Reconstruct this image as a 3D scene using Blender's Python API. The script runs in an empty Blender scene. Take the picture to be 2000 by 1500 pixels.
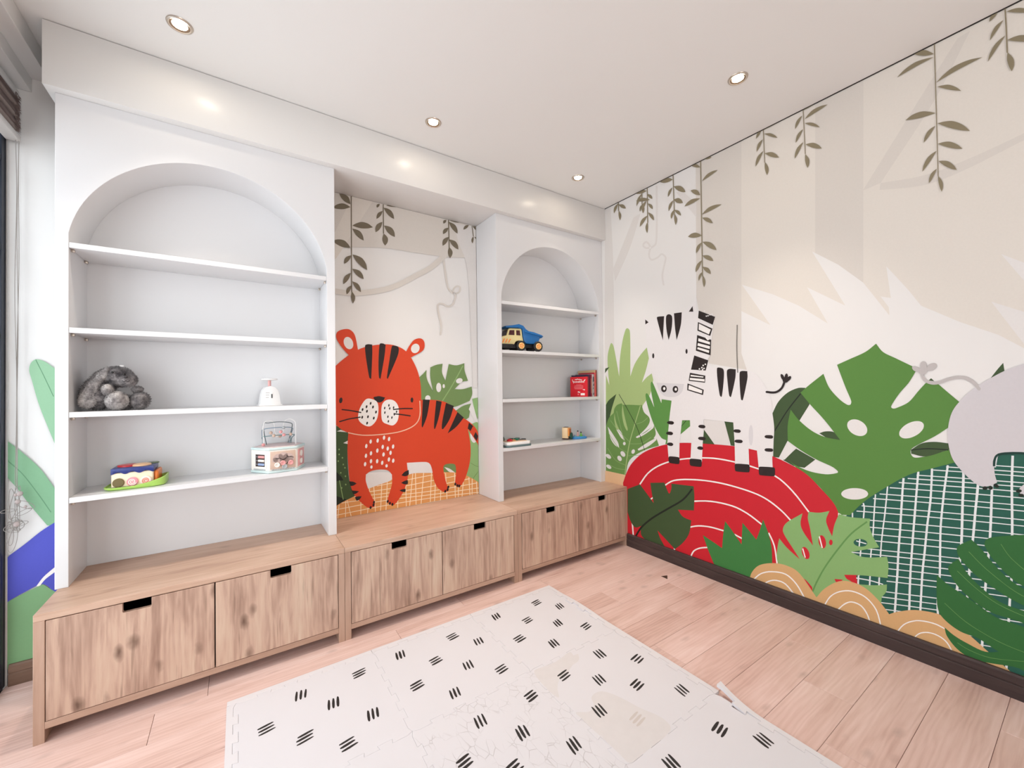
import bpy, bmesh, math, random
from mathutils import Vector, Matrix
from mathutils.geometry import tessellate_polygon
random.seed(7)
SC = bpy.context.scene
COL = SC.collection
PI = math.pi

# ------------------------------------------------------------------ camera
F_PX, YAW, PITCH, ROLL = 789.3, .5937, .0121, -.0128
cam_d = bpy.data.cameras.new('camera'); cam = bpy.data.objects.new('camera', cam_d); COL.objects.link(cam)
fw = Vector((math.sin(YAW)*math.cos(PITCH), math.cos(YAW)*math.cos(PITCH), math.sin(PITCH)))
r0 = Vector((math.cos(YAW), -math.sin(YAW), 0)); u0 = r0.cross(fw)
rr = r0*math.cos(ROLL) + u0*math.sin(ROLL); uu = -r0*math.sin(ROLL) + u0*math.cos(ROLL)
cam.matrix_world = Matrix(((rr.x, uu.x, -fw.x, -2.5518), (rr.y, uu.y, -fw.y, -2.6837), (rr.z, uu.z, -fw.z, 1.25), (0, 0, 0, 1)))
cam_d.sensor_fit = 'HORIZONTAL'; cam_d.sensor_width = 36; cam_d.lens = F_PX/2000*36
cam_d.clip_start = .02; cam_d.clip_end = 100
SC.camera = cam

# ------------------------------------------------------------------ light and exposure
w = bpy.data.worlds.new('daylight'); SC.world = w; w.use_nodes = True
w.node_tree.nodes['Background'].inputs[0].default_value = (.88, .94, 1.0, 1)
w.node_tree.nodes['Background'].inputs[1].default_value = 1.6
def area(name, loc, rot, sx, sy, power, col):
    d = bpy.data.lights.new(name, 'AREA'); d.shape = 'RECTANGLE'; d.size = sx; d.size_y = sy; d.energy = power; d.color = col
    o = bpy.data.objects.new(name, d); COL.objects.link(o); o.location = loc; o.rotation_euler = rot; return o
# daylight through the glazed door on the left, plus a fill light added behind the photographer
area('daylight_door', (-3.62, -1.35, 1.30), (0, -PI/2, 0), 2.3, 1.3, 14, (.93, .965, 1.0))
area('front_fill_light', (-1.9, -5.05, 1.5), (PI/2, 0, 0), 1.35, 1.15, 16, (1.0, .97, .93))
SC.view_settings.view_transform = 'Standard'; SC.view_settings.look = 'None'
SC.view_settings.exposure = 0.72; SC.view_settings.gamma = 1; SC.view_settings.use_curve_mapping = False

# ------------------------------------------------------------------ materials
def lin(c):
    return tuple((v/255/12.92 if v/255 <= .04045 else ((v/255+.055)/1.055)**2.4) for v in c)
MATS = {}
def mat(name, rgb, rough=.5, metal=0, var=.04, scale=30, bump=0, spec=.5, coat=0):
    """plain procedural surface: a base colour with faint noise variation"""
    if name in MATS: return MATS[name]
    m = bpy.data.materials.new(name); m.use_nodes = True; nt = m.node_tree; b = nt.nodes['Principled BSDF']
    c = lin(rgb)
    geo = nt.nodes.new('ShaderNodeNewGeometry'); n = nt.nodes.new('ShaderNodeTexNoise')
    n.inputs['Scale'].default_value = scale; n.inputs['Detail'].default_value = 3
    nt.links.new(geo.outputs['Position'], n.inputs['Vector'])
    mx = nt.nodes.new('ShaderNodeMix'); mx.data_type = 'RGBA'
    mx.inputs[6].default_value = (*[v*(1-var) for v in c], 1); mx.inputs[7].default_value = (*[min(1, v*(1+var)) for v in c], 1)
    nt.links.new(n.outputs[0], mx.inputs[0]); nt.links.new(mx.outputs[2], b.inputs['Base Color'])
    b.inputs['Roughness'].default_value = rough; b.inputs['Metallic'].default_value = metal
    b.inputs['Specular IOR Level'].default_value = spec; b.inputs['Coat Weight'].default_value = coat
    if bump:
        bp = nt.nodes.new('ShaderNodeBump'); bp.inputs['Strength'].default_value = bump; bp.inputs['Distance'].default_value = .002
        n2 = nt.nodes.new('ShaderNodeTexNoise'); n2.inputs['Scale'].default_value = scale*6
        nt.links.new(geo.outputs['Position'], n2.inputs['Vector']); nt.links.new(n2.outputs[0], bp.inputs['Height']); nt.links.new(bp.outputs[0], b.inputs['Normal'])
    MATS[name] = m; return m
def ramp(nt, stops):
    r = nt.nodes.new('ShaderNodeValToRGB'); e = r.color_ramp.elements
    while len(e) < len(stops): e.new(.5)
    for el, (p, c) in zip(e, stops): el.position = p; el.color = (*lin(c), 1)
    return r
def wood(name, axis, stops, rough=.5, fine=1.0, ring=.5, seedscale=7.0, knots=0.0, checks=.0, midw=.35):
    """laminate wood: stretched noise grain along an axis, shifted for every board"""
    m = bpy.data.materials.new(name); m.use_nodes = True; nt = m.node_tree; b = nt.nodes['Principled BSDF']; L = nt.links.new
    geo = nt.nodes.new('ShaderNodeNewGeometry'); oi = nt.nodes.new('ShaderNodeObjectInfo')
    add = nt.nodes.new('ShaderNodeVectorMath'); add.operation = 'MULTIPLY_ADD'
    cx = nt.nodes.new('ShaderNodeCombineXYZ')
    for i in range(3): L(oi.outputs['Random'], cx.inputs[i])
    add.inputs[1].default_value = (seedscale, seedscale*1.7, seedscale*.6)
    L(cx.outputs[0], add.inputs[0]); L(geo.outputs['Position'], add.inputs[2])
    def stretched(s_along, s_across, detail=5, dist=0):
        mp = nt.nodes.new('ShaderNodeMapping'); sc = [s_across]*3; sc[axis] = s_along; mp.inputs['Scale'].default_value = sc
        L(add.outputs[0], mp.inputs[0]); n = nt.nodes.new('ShaderNodeTexNoise'); n.inputs['Scale'].default_value = 1
        n.inputs['Detail'].default_value = detail; n.inputs['Roughness'].default_value = .6; n.inputs['Distortion'].default_value = dist
        L(mp.outputs[0], n.inputs['Vector']); return n
    big = stretched(1.2, 7, 3, .8); grain = stretched(5*fine, 110*fine, 4); mid = stretched(2.5, 26, 6, 1.2)
    wv = nt.nodes.new('ShaderNodeTexWave'); wv.wave_type = 'RINGS'; wv.rings_direction = 'SPHERICAL'; wv.inputs['Scale'].default_value = 2.2; wv.inputs['Distortion'].default_value = 9
    wv.inputs['Detail'].default_value = 2; wv.inputs['Detail Scale'].default_value = 1.3
    mp = nt.nodes.new('ShaderNodeMapping'); sc = [9]*3; sc[axis] = 1.1; mp.inputs['Scale'].default_value = sc; L(add.outputs[0], mp.inputs[0]); L(mp.outputs[0], wv.inputs['Vector'])
    def mathn(op, a, bb):
        q = nt.nodes.new('ShaderNodeMath'); q.operation = op
        for i, v in enumerate((a, bb)):
            if isinstance(v, (int, float)): q.inputs[i].default_value = v
            else: L(v, q.inputs[i])
        return q.outputs[0]
    v = mathn('ADD', mathn('MULTIPLY', big.outputs[0], .8-midw), mathn('MULTIPLY', mid.outputs[0], midw))
    v = mathn('ADD', v, mathn('MULTIPLY', grain.outputs[0], .2))
    v = mathn('ADD', v, mathn('MULTIPLY', mathn('SUBTRACT', wv.outputs[1], .5), .09*ring))
    v = mathn('ADD', v, mathn('MULTIPLY', mathn('SUBTRACT', oi.outputs['Random'], .5), .07))
    rp = ramp(nt, stops); L(v, rp.inputs[0]); col = rp.outputs[0]
    if knots:
        vo = nt.nodes.new('ShaderNodeTexVoronoi'); vo.inputs['Scale'].default_value = 1
        mp2 = nt.nodes.new('ShaderNodeMapping'); sc = [10.0]*3; sc[axis] = 5.0; mp2.inputs['Scale'].default_value = sc
        nz = stretched(9, 16, 3); ad = nt.nodes.new('ShaderNodeVectorMath'); ad.operation = 'MULTIPLY_ADD'; ad.inputs[1].default_value = (.28,)*3
        L(add.outputs[0], mp2.inputs[0]); L(nz.outputs['Color'], ad.inputs[0]); L(mp2.outputs[0], ad.inputs[2]); L(ad.outputs[0], vo.inputs['Vector'])
        kr = nt.nodes.new('ShaderNodeMapRange'); kr.inputs[1].default_value = .03; kr.inputs[2].default_value = .20; kr.inputs[3].default_value = knots; kr.inputs[4].default_value = 0
        L(vo.outputs['Distance'], kr.inputs[0])
        kx = nt.nodes.new('ShaderNodeMix'); kx.data_type = 'RGBA'; kx.inputs[7].default_value = (*lin((92, 66, 52)), 1); L(kr.outputs[0], kx.inputs[0]); L(col, kx.inputs[6]); col = kx.outputs[2]
        # dark hairline checks along the grain
        st = stretched(3.2, 60, 2, .4); sr = nt.nodes.new('ShaderNodeMapRange'); sr.inputs[1].default_value = .61; sr.inputs[2].default_value = .70; sr.inputs[3].default_value = 0; sr.inputs[4].default_value = checks
        L(st.outputs[0], sr.inputs[0]); k2 = nt.nodes.new('ShaderNodeMix'); k2.data_type = 'RGBA'; k2.inputs[7].default_value = (*lin((104, 76, 60)), 1)
        L(sr.outputs[0], k2.inputs[0]); L(col, k2.inputs[6]); col = k2.outputs[2]
    L(col, b.inputs['Base Color']); b.inputs['Roughness'].default_value = rough; b.inputs['Specular IOR Level'].default_value = .35
    bp = nt.nodes.new('ShaderNodeBump'); bp.inputs['Strength'].default_value = .12; bp.inputs['Distance'].default_value = .001
    L(grain.outputs[0], bp.inputs['Height']); L(bp.outputs[0], b.inputs['Normal'])
    MATS[name] = m; return m
def emit(name, rgb, strength):
    m = bpy.data.materials.new(name); m.use_nodes = True; nt = m.node_tree; b = nt.nodes['Principled BSDF']
    b.inputs['Base Color'].default_value = (*lin(rgb), 1); b.inputs['Emission Color'].default_value = (*lin(rgb), 1); b.inputs['Emission Strength'].default_value = strength
    return m

PAINT = mat('white_wall_paint', (228, 225, 222), .55, var=.01, scale=4, bump=.05)
CEIL = mat('ceiling_paint', (232, 230, 227), .6, var=.01, scale=3)
LACQ = mat('white_lacquer', (222, 221, 222), .30, var=.008, scale=5)
GLOSSW = mat('satin_white_paint', (222, 219, 216), .30, var=.008, scale=4)
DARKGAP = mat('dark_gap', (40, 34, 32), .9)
OAK_D = wood('oak_door', 2, [(.30, (140, 108, 92)), (.42, (174, 142, 124)), (.52, (198, 166, 146)), (.62, (208, 182, 160)), (.76, (220, 202, 184))], .5, .8, .6, 7, .85, .42, .32)
OAK_T = wood('oak_top', 0, [(.28, (160, 124, 104)), (.45, (190, 156, 134)), (.60, (205, 173, 152)), (.8, (218, 190, 172))], .42, 1, .4, 3, .25)
OAK_E = wood('oak_edge', 0, [(.3, (162, 129, 110)), (.5, (182, 149, 129)), (.75, (198, 167, 148))], .45, 1, .1, 3, 0)
OAK_V = wood('oak_upright', 2, [(.3, (162, 129, 110)), (.5, (182, 149, 129)), (.75, (198, 167, 148))], .45, 1, .1, 3, 0)
FLOORW = wood('laminate_plank', 0, [(.27, (188, 150, 138)), (.45, (213, 180, 169)), (.60, (225, 195, 186)), (.8, (237, 215, 208))], .38, 1, .75, 9, .25, .04, .16)
WENGE = wood('dark_stained_wood', 1, [(.3, (44, 33, 32)), (.55, (66, 52, 50)), (.8, (92, 76, 72))], .45, 1, .3, 5, 0)
BROWNW = wood('brown_skirting_wood', 0, [(.3, (92, 70, 58)), (.55, (122, 96, 80)), (.8, (146, 118, 100))], .5, 1, .3, 5, 0)
FOAM = mat('white_foam', (214, 210, 213), .62, var=.012, scale=6, bump=.08)
STRIPF = mat('foam_edge', (216, 211, 213), .62, var=.012, scale=6, bump=.08)
BLACKP = mat('black_print', (22, 18, 18), .55)
STEEL = mat('dark_window_metal', (42, 48, 60), .4, .3)
NICKEL = mat('brushed_nickel', (196, 184, 172), .3, .9)

# ------------------------------------------------------------------ mesh helpers
class MB:
    def __init__(s): s.v = []; s.f = []; s.mi = []; s.m = 0
    def add(s, vs, fs):
        n = len(s.v); s.v += [tuple(q) for q in vs]; s.f += [tuple(i+n for i in q) for q in fs]; s.mi += [s.m]*len(fs); return s
    def box(s, x0, x1, y0, y1, z0, z1, M=None):
        vs = [Vector((x, y, z)) for z in (z0, z1) for y in (y0, y1) for x in (x0, x1)]
        if M: vs = [M @ q for q in vs]
        return s.add(vs, [(0, 2, 3, 1), (4, 5, 7, 6), (0, 1, 5, 4), (2, 6, 7, 3), (0, 4, 6, 2), (1, 3, 7, 5)])
    def lathe(s, prof, n=24, M=None, cap=True):
        """prof: list of (radius, z) revolved about z"""
        vs = [Vector((r*math.cos(2*PI*i/n), r*math.sin(2*PI*i/n), z)) for r, z in prof for i in range(n)]
        if M: vs = [M @ q for q in vs]
        fs = [(j*n+i, j*n+(i+1) % n, (j+1)*n+(i+1) % n, (j+1)*n+i) for j in range(len(prof)-1) for i in range(n)]
        if cap: fs += [tuple(range(n-1, -1, -1)), tuple((len(prof)-1)*n+i for i in range(n))]
        return s.add(vs, fs)
    def ball(s, c, r, n=16, k=10, M=None):
        if isinstance(r, (int, float)): r = (r, r, r)
        vs = []; 
        for j in range(1, k):
            a = PI*j/k
            for i in range(n): vs.append(Vector((r[0]*math.sin(a)*math.cos(2*PI*i/n), r[1]*math.sin(a)*math.sin(2*PI*i/n), -r[2]*math.cos(a))))
        vs += [Vector((0, 0, -r[2])), Vector((0, 0, r[2]))]
        if M: vs = [M @ q for q in vs]
        vs = [q+Vector(c) for q in vs]; b = (k-1)*n
        fs = [(j*n+i, j*n+(i+1) % n, (j+1)*n+(i+1) % n, (j+1)*n+i) for j in range(k-2) for i in range(n)]
        fs += [(b, (i+1) % n, i) for i in range(n)] + [(b+1, (k-2)*n+i, (k-2)*n+(i+1) % n) for i in range(n)]
        return s.add(vs, fs)
    def tube(s, path, r, n=8):
        path = [Vector(p) for p in path]; vs = []; up = None
        for i, p in enumerate(path):
            t = (path[min(i+1, len(path)-1)]-path[max(i-1, 0)]).normalized()
            if up is None: up = t.orthogonal().normalized()
            up = (up - t*up.dot(t)).normalized(); sd = t.cross(up)
            for k in range(n): vs.append(p + (up*math.cos(2*PI*k/n)+sd*math.sin(2*PI*k/n))*r)
        m = len(path)
        fs = [(j*n+i, j*n+(i+1) % n, (j+1)*n+(i+1) % n, (j+1)*n+i) for j in range(m-1) for i in range(n)]
        fs += [tuple(range(n-1, -1, -1)), tuple((m-1)*n+i for i in range(n))]
        return s.add(vs, fs)
    def prism(s, poly, fn, d0, d1):
        """poly: 2-D outline; fn(a, b, d) -> point; closed solid between depths d0 and d1"""
        n = len(poly); vs = [fn(a, b, d0) for a, b in poly] + [fn(a, b, d1) for a, b in poly]
        tri = tessellate_polygon([[Vector((a, b, 0)) for a, b in poly]])
        fs = [tuple(t) for t in tri] + [tuple(i+n for i in reversed(t)) for t in tri] + [(i, (i+1) % n, (i+1) % n+n, i+n) for i in range(n)]
        return s.add(vs, fs)
    def build(s, name, mats, parent=None, bevel=0, seg=2, smooth=38, loc=None):
        if not isinstance(mats, (list, tuple)): mats = [mats]
        me = bpy.data.meshes.new(name); off = Vector(loc) if loc is not None else (parent.get('o_loc') and Vector(parent['o_loc']) if parent else None)
        off = off or Vector((0, 0, 0))
        me.from_pydata([tuple(Vector(q)-off) for q in s.v], [], s.f)
        for m in mats: me.materials.append(m)
        me.polygons.foreach_set('material_index', s.mi)
        bm = bmesh.new(); bm.from_mesh(me); bmesh.ops.recalc_face_normals(bm, faces=bm.faces)
        if bevel:
            es = [e for e in bm.edges if len(e.link_faces) == 2 and e.calc_face_angle(0) > .6]
            bmesh.ops.bevel(bm, geom=es, offset=bevel, segments=seg, affect='EDGES', profile=.5, clamp_overlap=True)
        bm.to_mesh(me); bm.free()
        if smooth:
            me.polygons.foreach_set('use_smooth', [True]*len(me.polygons)); me.set_sharp_from_angle(angle=math.radians(smooth))
        o = bpy.data.objects.new(name, me); COL.objects.link(o)
        if parent: o.parent = parent
        elif loc is not None: o.location = loc
        if parent is not None and parent.get('o_loc'): o['o_loc'] = parent['o_loc']
        elif loc is not None: o['o_loc'] = tuple(loc)
        return o
def tag(o, label=None, cat=None, group=None, kind=None):
    for k, v in (('label', label), ('category', cat), ('group', group), ('kind', kind)):
        if v: o[k] = v
    return o
def thing(name, loc, label, cat, group=None, rz=0):
    o = bpy.data.objects.new(name, None); COL.objects.link(o); o.location = loc; o.rotation_euler.z = rz; o.empty_display_size = .05
    if rz == 0: o['o_loc'] = tuple(loc)
    return tag(o, label, cat, group)
def struct(o): o['kind'] = 'structure'; return o
def box_obj(name, b, m, parent=None, bevel=0, loc=None): return MB().box(*b).build(name, m, parent, bevel=bevel, loc=loc)
def frange(n): return [i/(n-1) for i in range(n)]

# ------------------------------------------------------------------ room shell
H = 2.75; XL = -3.39; YB = -4.9
ZT = 2.4883                                             # underside of the bulkhead
floor = struct(box_obj('floor', (XL-.25, .1, YB-.1, .1, -.12, -.012), DARKGAP))
ceiling = struct(MB().box(XL-.3, -.007, YB-.1, .1, H, H+.1).box(XL-.3, .1, YB-.1, .1, H+.10, H+.14).build('ceiling', CEIL, smooth=0))
wall_back = struct(box_obj('wall_back', (XL-.3, .1, 0, .1, -.11, H-.001), PAINT))
wall_right = struct(box_obj('wall_right', (0, .1, YB, -.0005, -.11, H+.004), PAINT))
# wall behind the photographer, with an opening added to admit the fill light
wf = MB(); wf.box(XL, 0, YB-.1, YB, -.11, .9).box(XL, 0, YB-.1, YB, 2.1, H-.001).box(XL, -2.6, YB-.1, YB, .9, 2.1).box(-1.2, 0, YB-.1, YB, .9, 2.1)
struct(wf.build('wall_front', PAINT, smooth=0))
# left wall: pier beyond the glazed door, glazed door, stepped beam above
struct(MB().box(XL-.1, XL, YB, -2.69, -.11, H-.001).build('wall_left', PAINT))
beam = struct(MB().box(XL-.1, -3.257, -4.88, -.0006, 2.667, H-.001).box(XL-.1, -3.317, -4.88, -.0006, 2.606, 2.667).box(XL-.1, -3.372, -4.88, -.0006, 2.585, 2.606).build('trim_1', GLOSSW, bevel=.002, smooth=0))
bulk = struct(box_obj('trim_2', (-3.197, -.0005, -.3321, -.0005, ZT, H-.003), GLOSSW, bevel=.0012))
# glazed steel door in the left wall
door = struct(bpy.data.objects.new('door_1', None)); COL.objects.link(door); door.location = (XL, -1.8, 0); door['o_loc'] = (XL, -1.8, 0)
ys = [-.022, -.90, -1.78, -2.66]
fr = MB()
for y in ys: fr.box(XL-.05, XL-.002, y-.02, y+.02, 0, 2.58)
fr.build('door_frame', STEEL, door, bevel=.002)
for z in (.02, .345, .73, 1.115, 1.5, 1.885, 2.27, 2.565):
    MB().box(XL-.045, XL-.004, -2.65, -.03, z-.014, z+.014).build('glazing_bar', STEEL, door, bevel=.002)
gm = bpy.data.materials.new('window_glass'); gm.use_nodes = True; nt = gm.node_tree; nt.nodes.remove(nt.nodes['Principled BSDF'])
tr = nt.nodes.new('ShaderNodeBsdfTransparent'); gl = nt.nodes.new('ShaderNodeBsdfGlossy'); gl.inputs[1].default_value = .02; lw = nt.nodes.new('ShaderNodeLayerWeight'); lw.inputs[0].default_value = .5; pw = nt.nodes.new('ShaderNodeMath'); pw.operation = 'POWER'; pw.inputs[1].default_value = 5; fn = nt.nodes.new('ShaderNodeMath'); fn.operation = 'MULTIPLY_ADD'; fn.inputs[1].default_value = .9; fn.inputs[2].default_value = .05; nt.links.new(lw.outputs['Facing'], pw.inputs[0]); nt.links.new(pw.outputs[0], fn.inputs[0]); mxs = nt.nodes.new('ShaderNodeMixShader')
tr.inputs[0].default_value = (.96, .98, .98, 1)
nt.links.new(fn.outputs[0], mxs.inputs[0]); nt.links.new(tr.outputs[0], mxs.inputs[1]); nt.links.new(gl.outputs[0], mxs.inputs[2]); nt.links.new(mxs.outputs[0], nt.nodes['Material Output'].inputs[0])
for a, b in zip(ys, ys[1:]):
    MB().add([(XL-.025, a-.02, .03), (XL-.025, b+.02, .03), (XL-.025, b+.02, 2.55), (XL-.025, a-.02, 2.55)], [(0, 1, 2, 3)]).build('glass_pane', gm, door, smooth=0)

# skirtings (two stepped boards with a groove)
bb = MB()
prof = [(0, 0), (-.019, 0), (-.019, .052), (-.0155, .055), (-.0155, .058), (-.0185, .061), (-.0185, .088), (-.013, .096), (0, .096)]
bb.prism(prof, lambda a, b, d: (a-.0004, d, b), -4.88, -.524)
struct(bb.build('baseboard_right', WENGE, smooth=25))
bb = MB(); bb.prism(prof, lambda a, b, d: (d, a-.0004, b*.95), XL+.012, -3.171)
struct(bb.build('baseboard_back', BROWNW, smooth=25))
struct(box_obj('trim_3', (XL+.001, XL+.006, -.008, -.0006, 0, 2.58), mat('grey_sealant_bead', (206, 204, 200), .6)))

struct(box_obj('shadow_line_strip', (-.0058, -.0004, YB+.01, -.3325, H-.0026, H+.03), DARKGAP))  # dark-coloured strip standing in for the shadow line under the ceiling
# laminate floor: every plank is its own board
ROW = .1695
joints = {}
jl = [-.285, -.89+.305, -.89, -1.2]
k0 = -.0665
y = k0; j = 0; rows = []
while y > YB: rows.append((y, y-ROW)); y -= ROW
for i, (ya, yb) in enumerate([(0.0, k0)]+rows):
    mid = (ya+yb)/2
    t = round((mid+1.168)/ROW)                          # 0 = the row whose joint lies at x -0.285
    base = {0: -.285, -1: -.555, -2: -.89, -3: -1.16, -4: -.31, -5: -.572, -6: -.86, -7: -1.15, 3: -.93, 1: -.72, 2: -1.92}.get(t, -.285-.29*((-t) % 4))
    ln = .95 if t == 3 else 1.19
    xs = [0.0]; x = base
    while x > XL: xs.append(x); x -= ln
    xs.append(XL)
    for a, b in zip(xs, xs[1:]):
        if a-b < .02: continue
        g = .0006
        ymax = min(ya, -.0006)-g
        MB().box(b+g, a-g, max(yb, YB)+g, ymax, -.0119, 0).build('plank', FLOORW, floor, bevel=.0011, seg=1, smooth=0)

# ------------------------------------------------------------------ printed wallpaper mural
INK = dict(haze=(222, 215, 206), paper=(226, 222, 219), trunk=(214, 207, 199), fog=(220, 215, 211), lime=(176, 199, 132), forest=(66, 88, 52), moss=(54, 72, 30),
 ink=(30, 38, 28), mid=(98, 152, 74), fern=(112, 152, 80), sage=(150, 182, 118), peach=(244, 200, 156), teal=(38, 96, 80), net=(226, 230, 230), green=(92, 140, 62),
 red=(212, 32, 46), white=(240, 236, 232), grass=(64, 132, 66), pale=(142, 186, 116), stem=(104, 154, 84), sand=(224, 178, 124), jade=(50, 110, 54), cream=(229, 225, 224),
 mist=(214, 210, 211), black=(44, 34, 32), grey=(124, 119, 112), ash=(206, 201, 204), ashdark=(188, 182, 180), teal2=(24, 60, 52), vine=(146, 134, 108), vine2=(124, 113, 94),
 olive=(120, 148, 90), leaf2=(150, 188, 122), apricot=(238, 166, 98), grid=(250, 228, 196), orange=(226, 74, 40), chin=(248, 200, 170), mint=(158, 202, 164), mintd=(104, 152, 116),
 mint2=(138, 186, 146), mint3=(132, 178, 128), blue=(84, 88, 196))
def ink(k): return mat('print_'+k, INK[k] if min(INK[k]) > 170 else tuple(v*.94 for v in INK[k]), .6, var=.03, scale=120, spec=.3)
def smooth_pts(pts, n=5):
    m = len(pts); out = []
    for i in range(m):
        p1, c1 = pts[i]; p2, c2 = pts[(i+1) % m]; p0, _ = pts[i-1]; p3, _ = pts[(i+2) % m]
        out.append(p1)
        if c1 and c2: continue
        L = (p2-p1).length
        t1 = (p2-p1) if c1 else (p2-p0)*.5; t2 = (p2-p1) if c2 else (p3-p1)*.5
        if t1.length > 1.3*L: t1 = t1*(1.3*L/t1.length)
        if t2.length > 1.3*L: t2 = t2*(1.3*L/t2.length)
        for k in range(1, n):
            t = k/n; out.append(p1*(2*t**3-3*t*t+1)+t1*(t**3-2*t*t+t)+p2*(3*t*t-2*t**3)+t2*(t**3-t*t))
    return out
def mural(text):
    layer = 0; name = None; mb = None; cols = []; wall = 'R'; label = ''
    def flush():
        if mb and mb.f:
            o = mb.build(name, [ink(c) for c in cols], wall_right if wall == 'R' else wall_back, smooth=0)
            if label: o['label'] = label
    for ln in text.strip().split('\n'):
        if ln[0] == '#':
            flush(); wall, name, label = ln[1:].split('|'); mb = MB(); cols = []; continue
        c, s = ln.split(':'); pts = []
        if c not in cols: cols.append(c)
        mb.m = cols.index(c); layer += 1
        for t in s.split():
            a, b = t.rstrip('*').split(','); pts.append((Vector((float(a)/2000, float(b)/2000, 0)), t[-1] == '*'))
        pts = smooth_pts(pts); d = .00015 + .000012*layer
        top = H-.0015 if wall == 'R' else (ZT-.001 if min(p.x for p in pts) > -3.17 else 2.58)
        q = []
        for p in pts:
            if wall == 'R': p = Vector((min(max(p.x, .003), 4.8), min(max(p.y, .004), top), 0))
            elif p.x < -3.1: p = Vector((max(p.x, XL+.006), min(max(p.y, .004), top), 0))
            else: p = Vector((min(max(p.x, -2.108), -1.058), min(max(p.y, .464), top), 0))
            if not q or (p-q[-1]).length > 1e-5: q.append(p)
        q = [p for i, p in enumerate(q) if abs((p.x-q[i-1].x)*(q[(i+1) % len(q)].y-p.y)-(q[(i+1) % len(q)].x-p.x)*(p.y-q[i-1].y)) > 1e-11]   # drop points left in line by the trimming
        if len(q) < 3: continue
        tri = tessellate_polygon([q])
        if wall == 'R': vs = [(-d, -p.x, p.y) for p in q]
        else: vs = [(p.x, -d, p.y) for p in q]
        def area2(t): 
            a, b, cc = [q[i] for i in t]; return (b.x-a.x)*(cc.y-a.y)-(cc.x-a.x)*(b.y-a.y)
        fs = []
        for t in tri:
            ar = area2(t)
            if abs(ar) < 1e-10: continue
            fs.append(tuple(t) if ar > 0 else tuple(reversed(t)))
        mb.add(vs, fs)
    flush()
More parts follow.
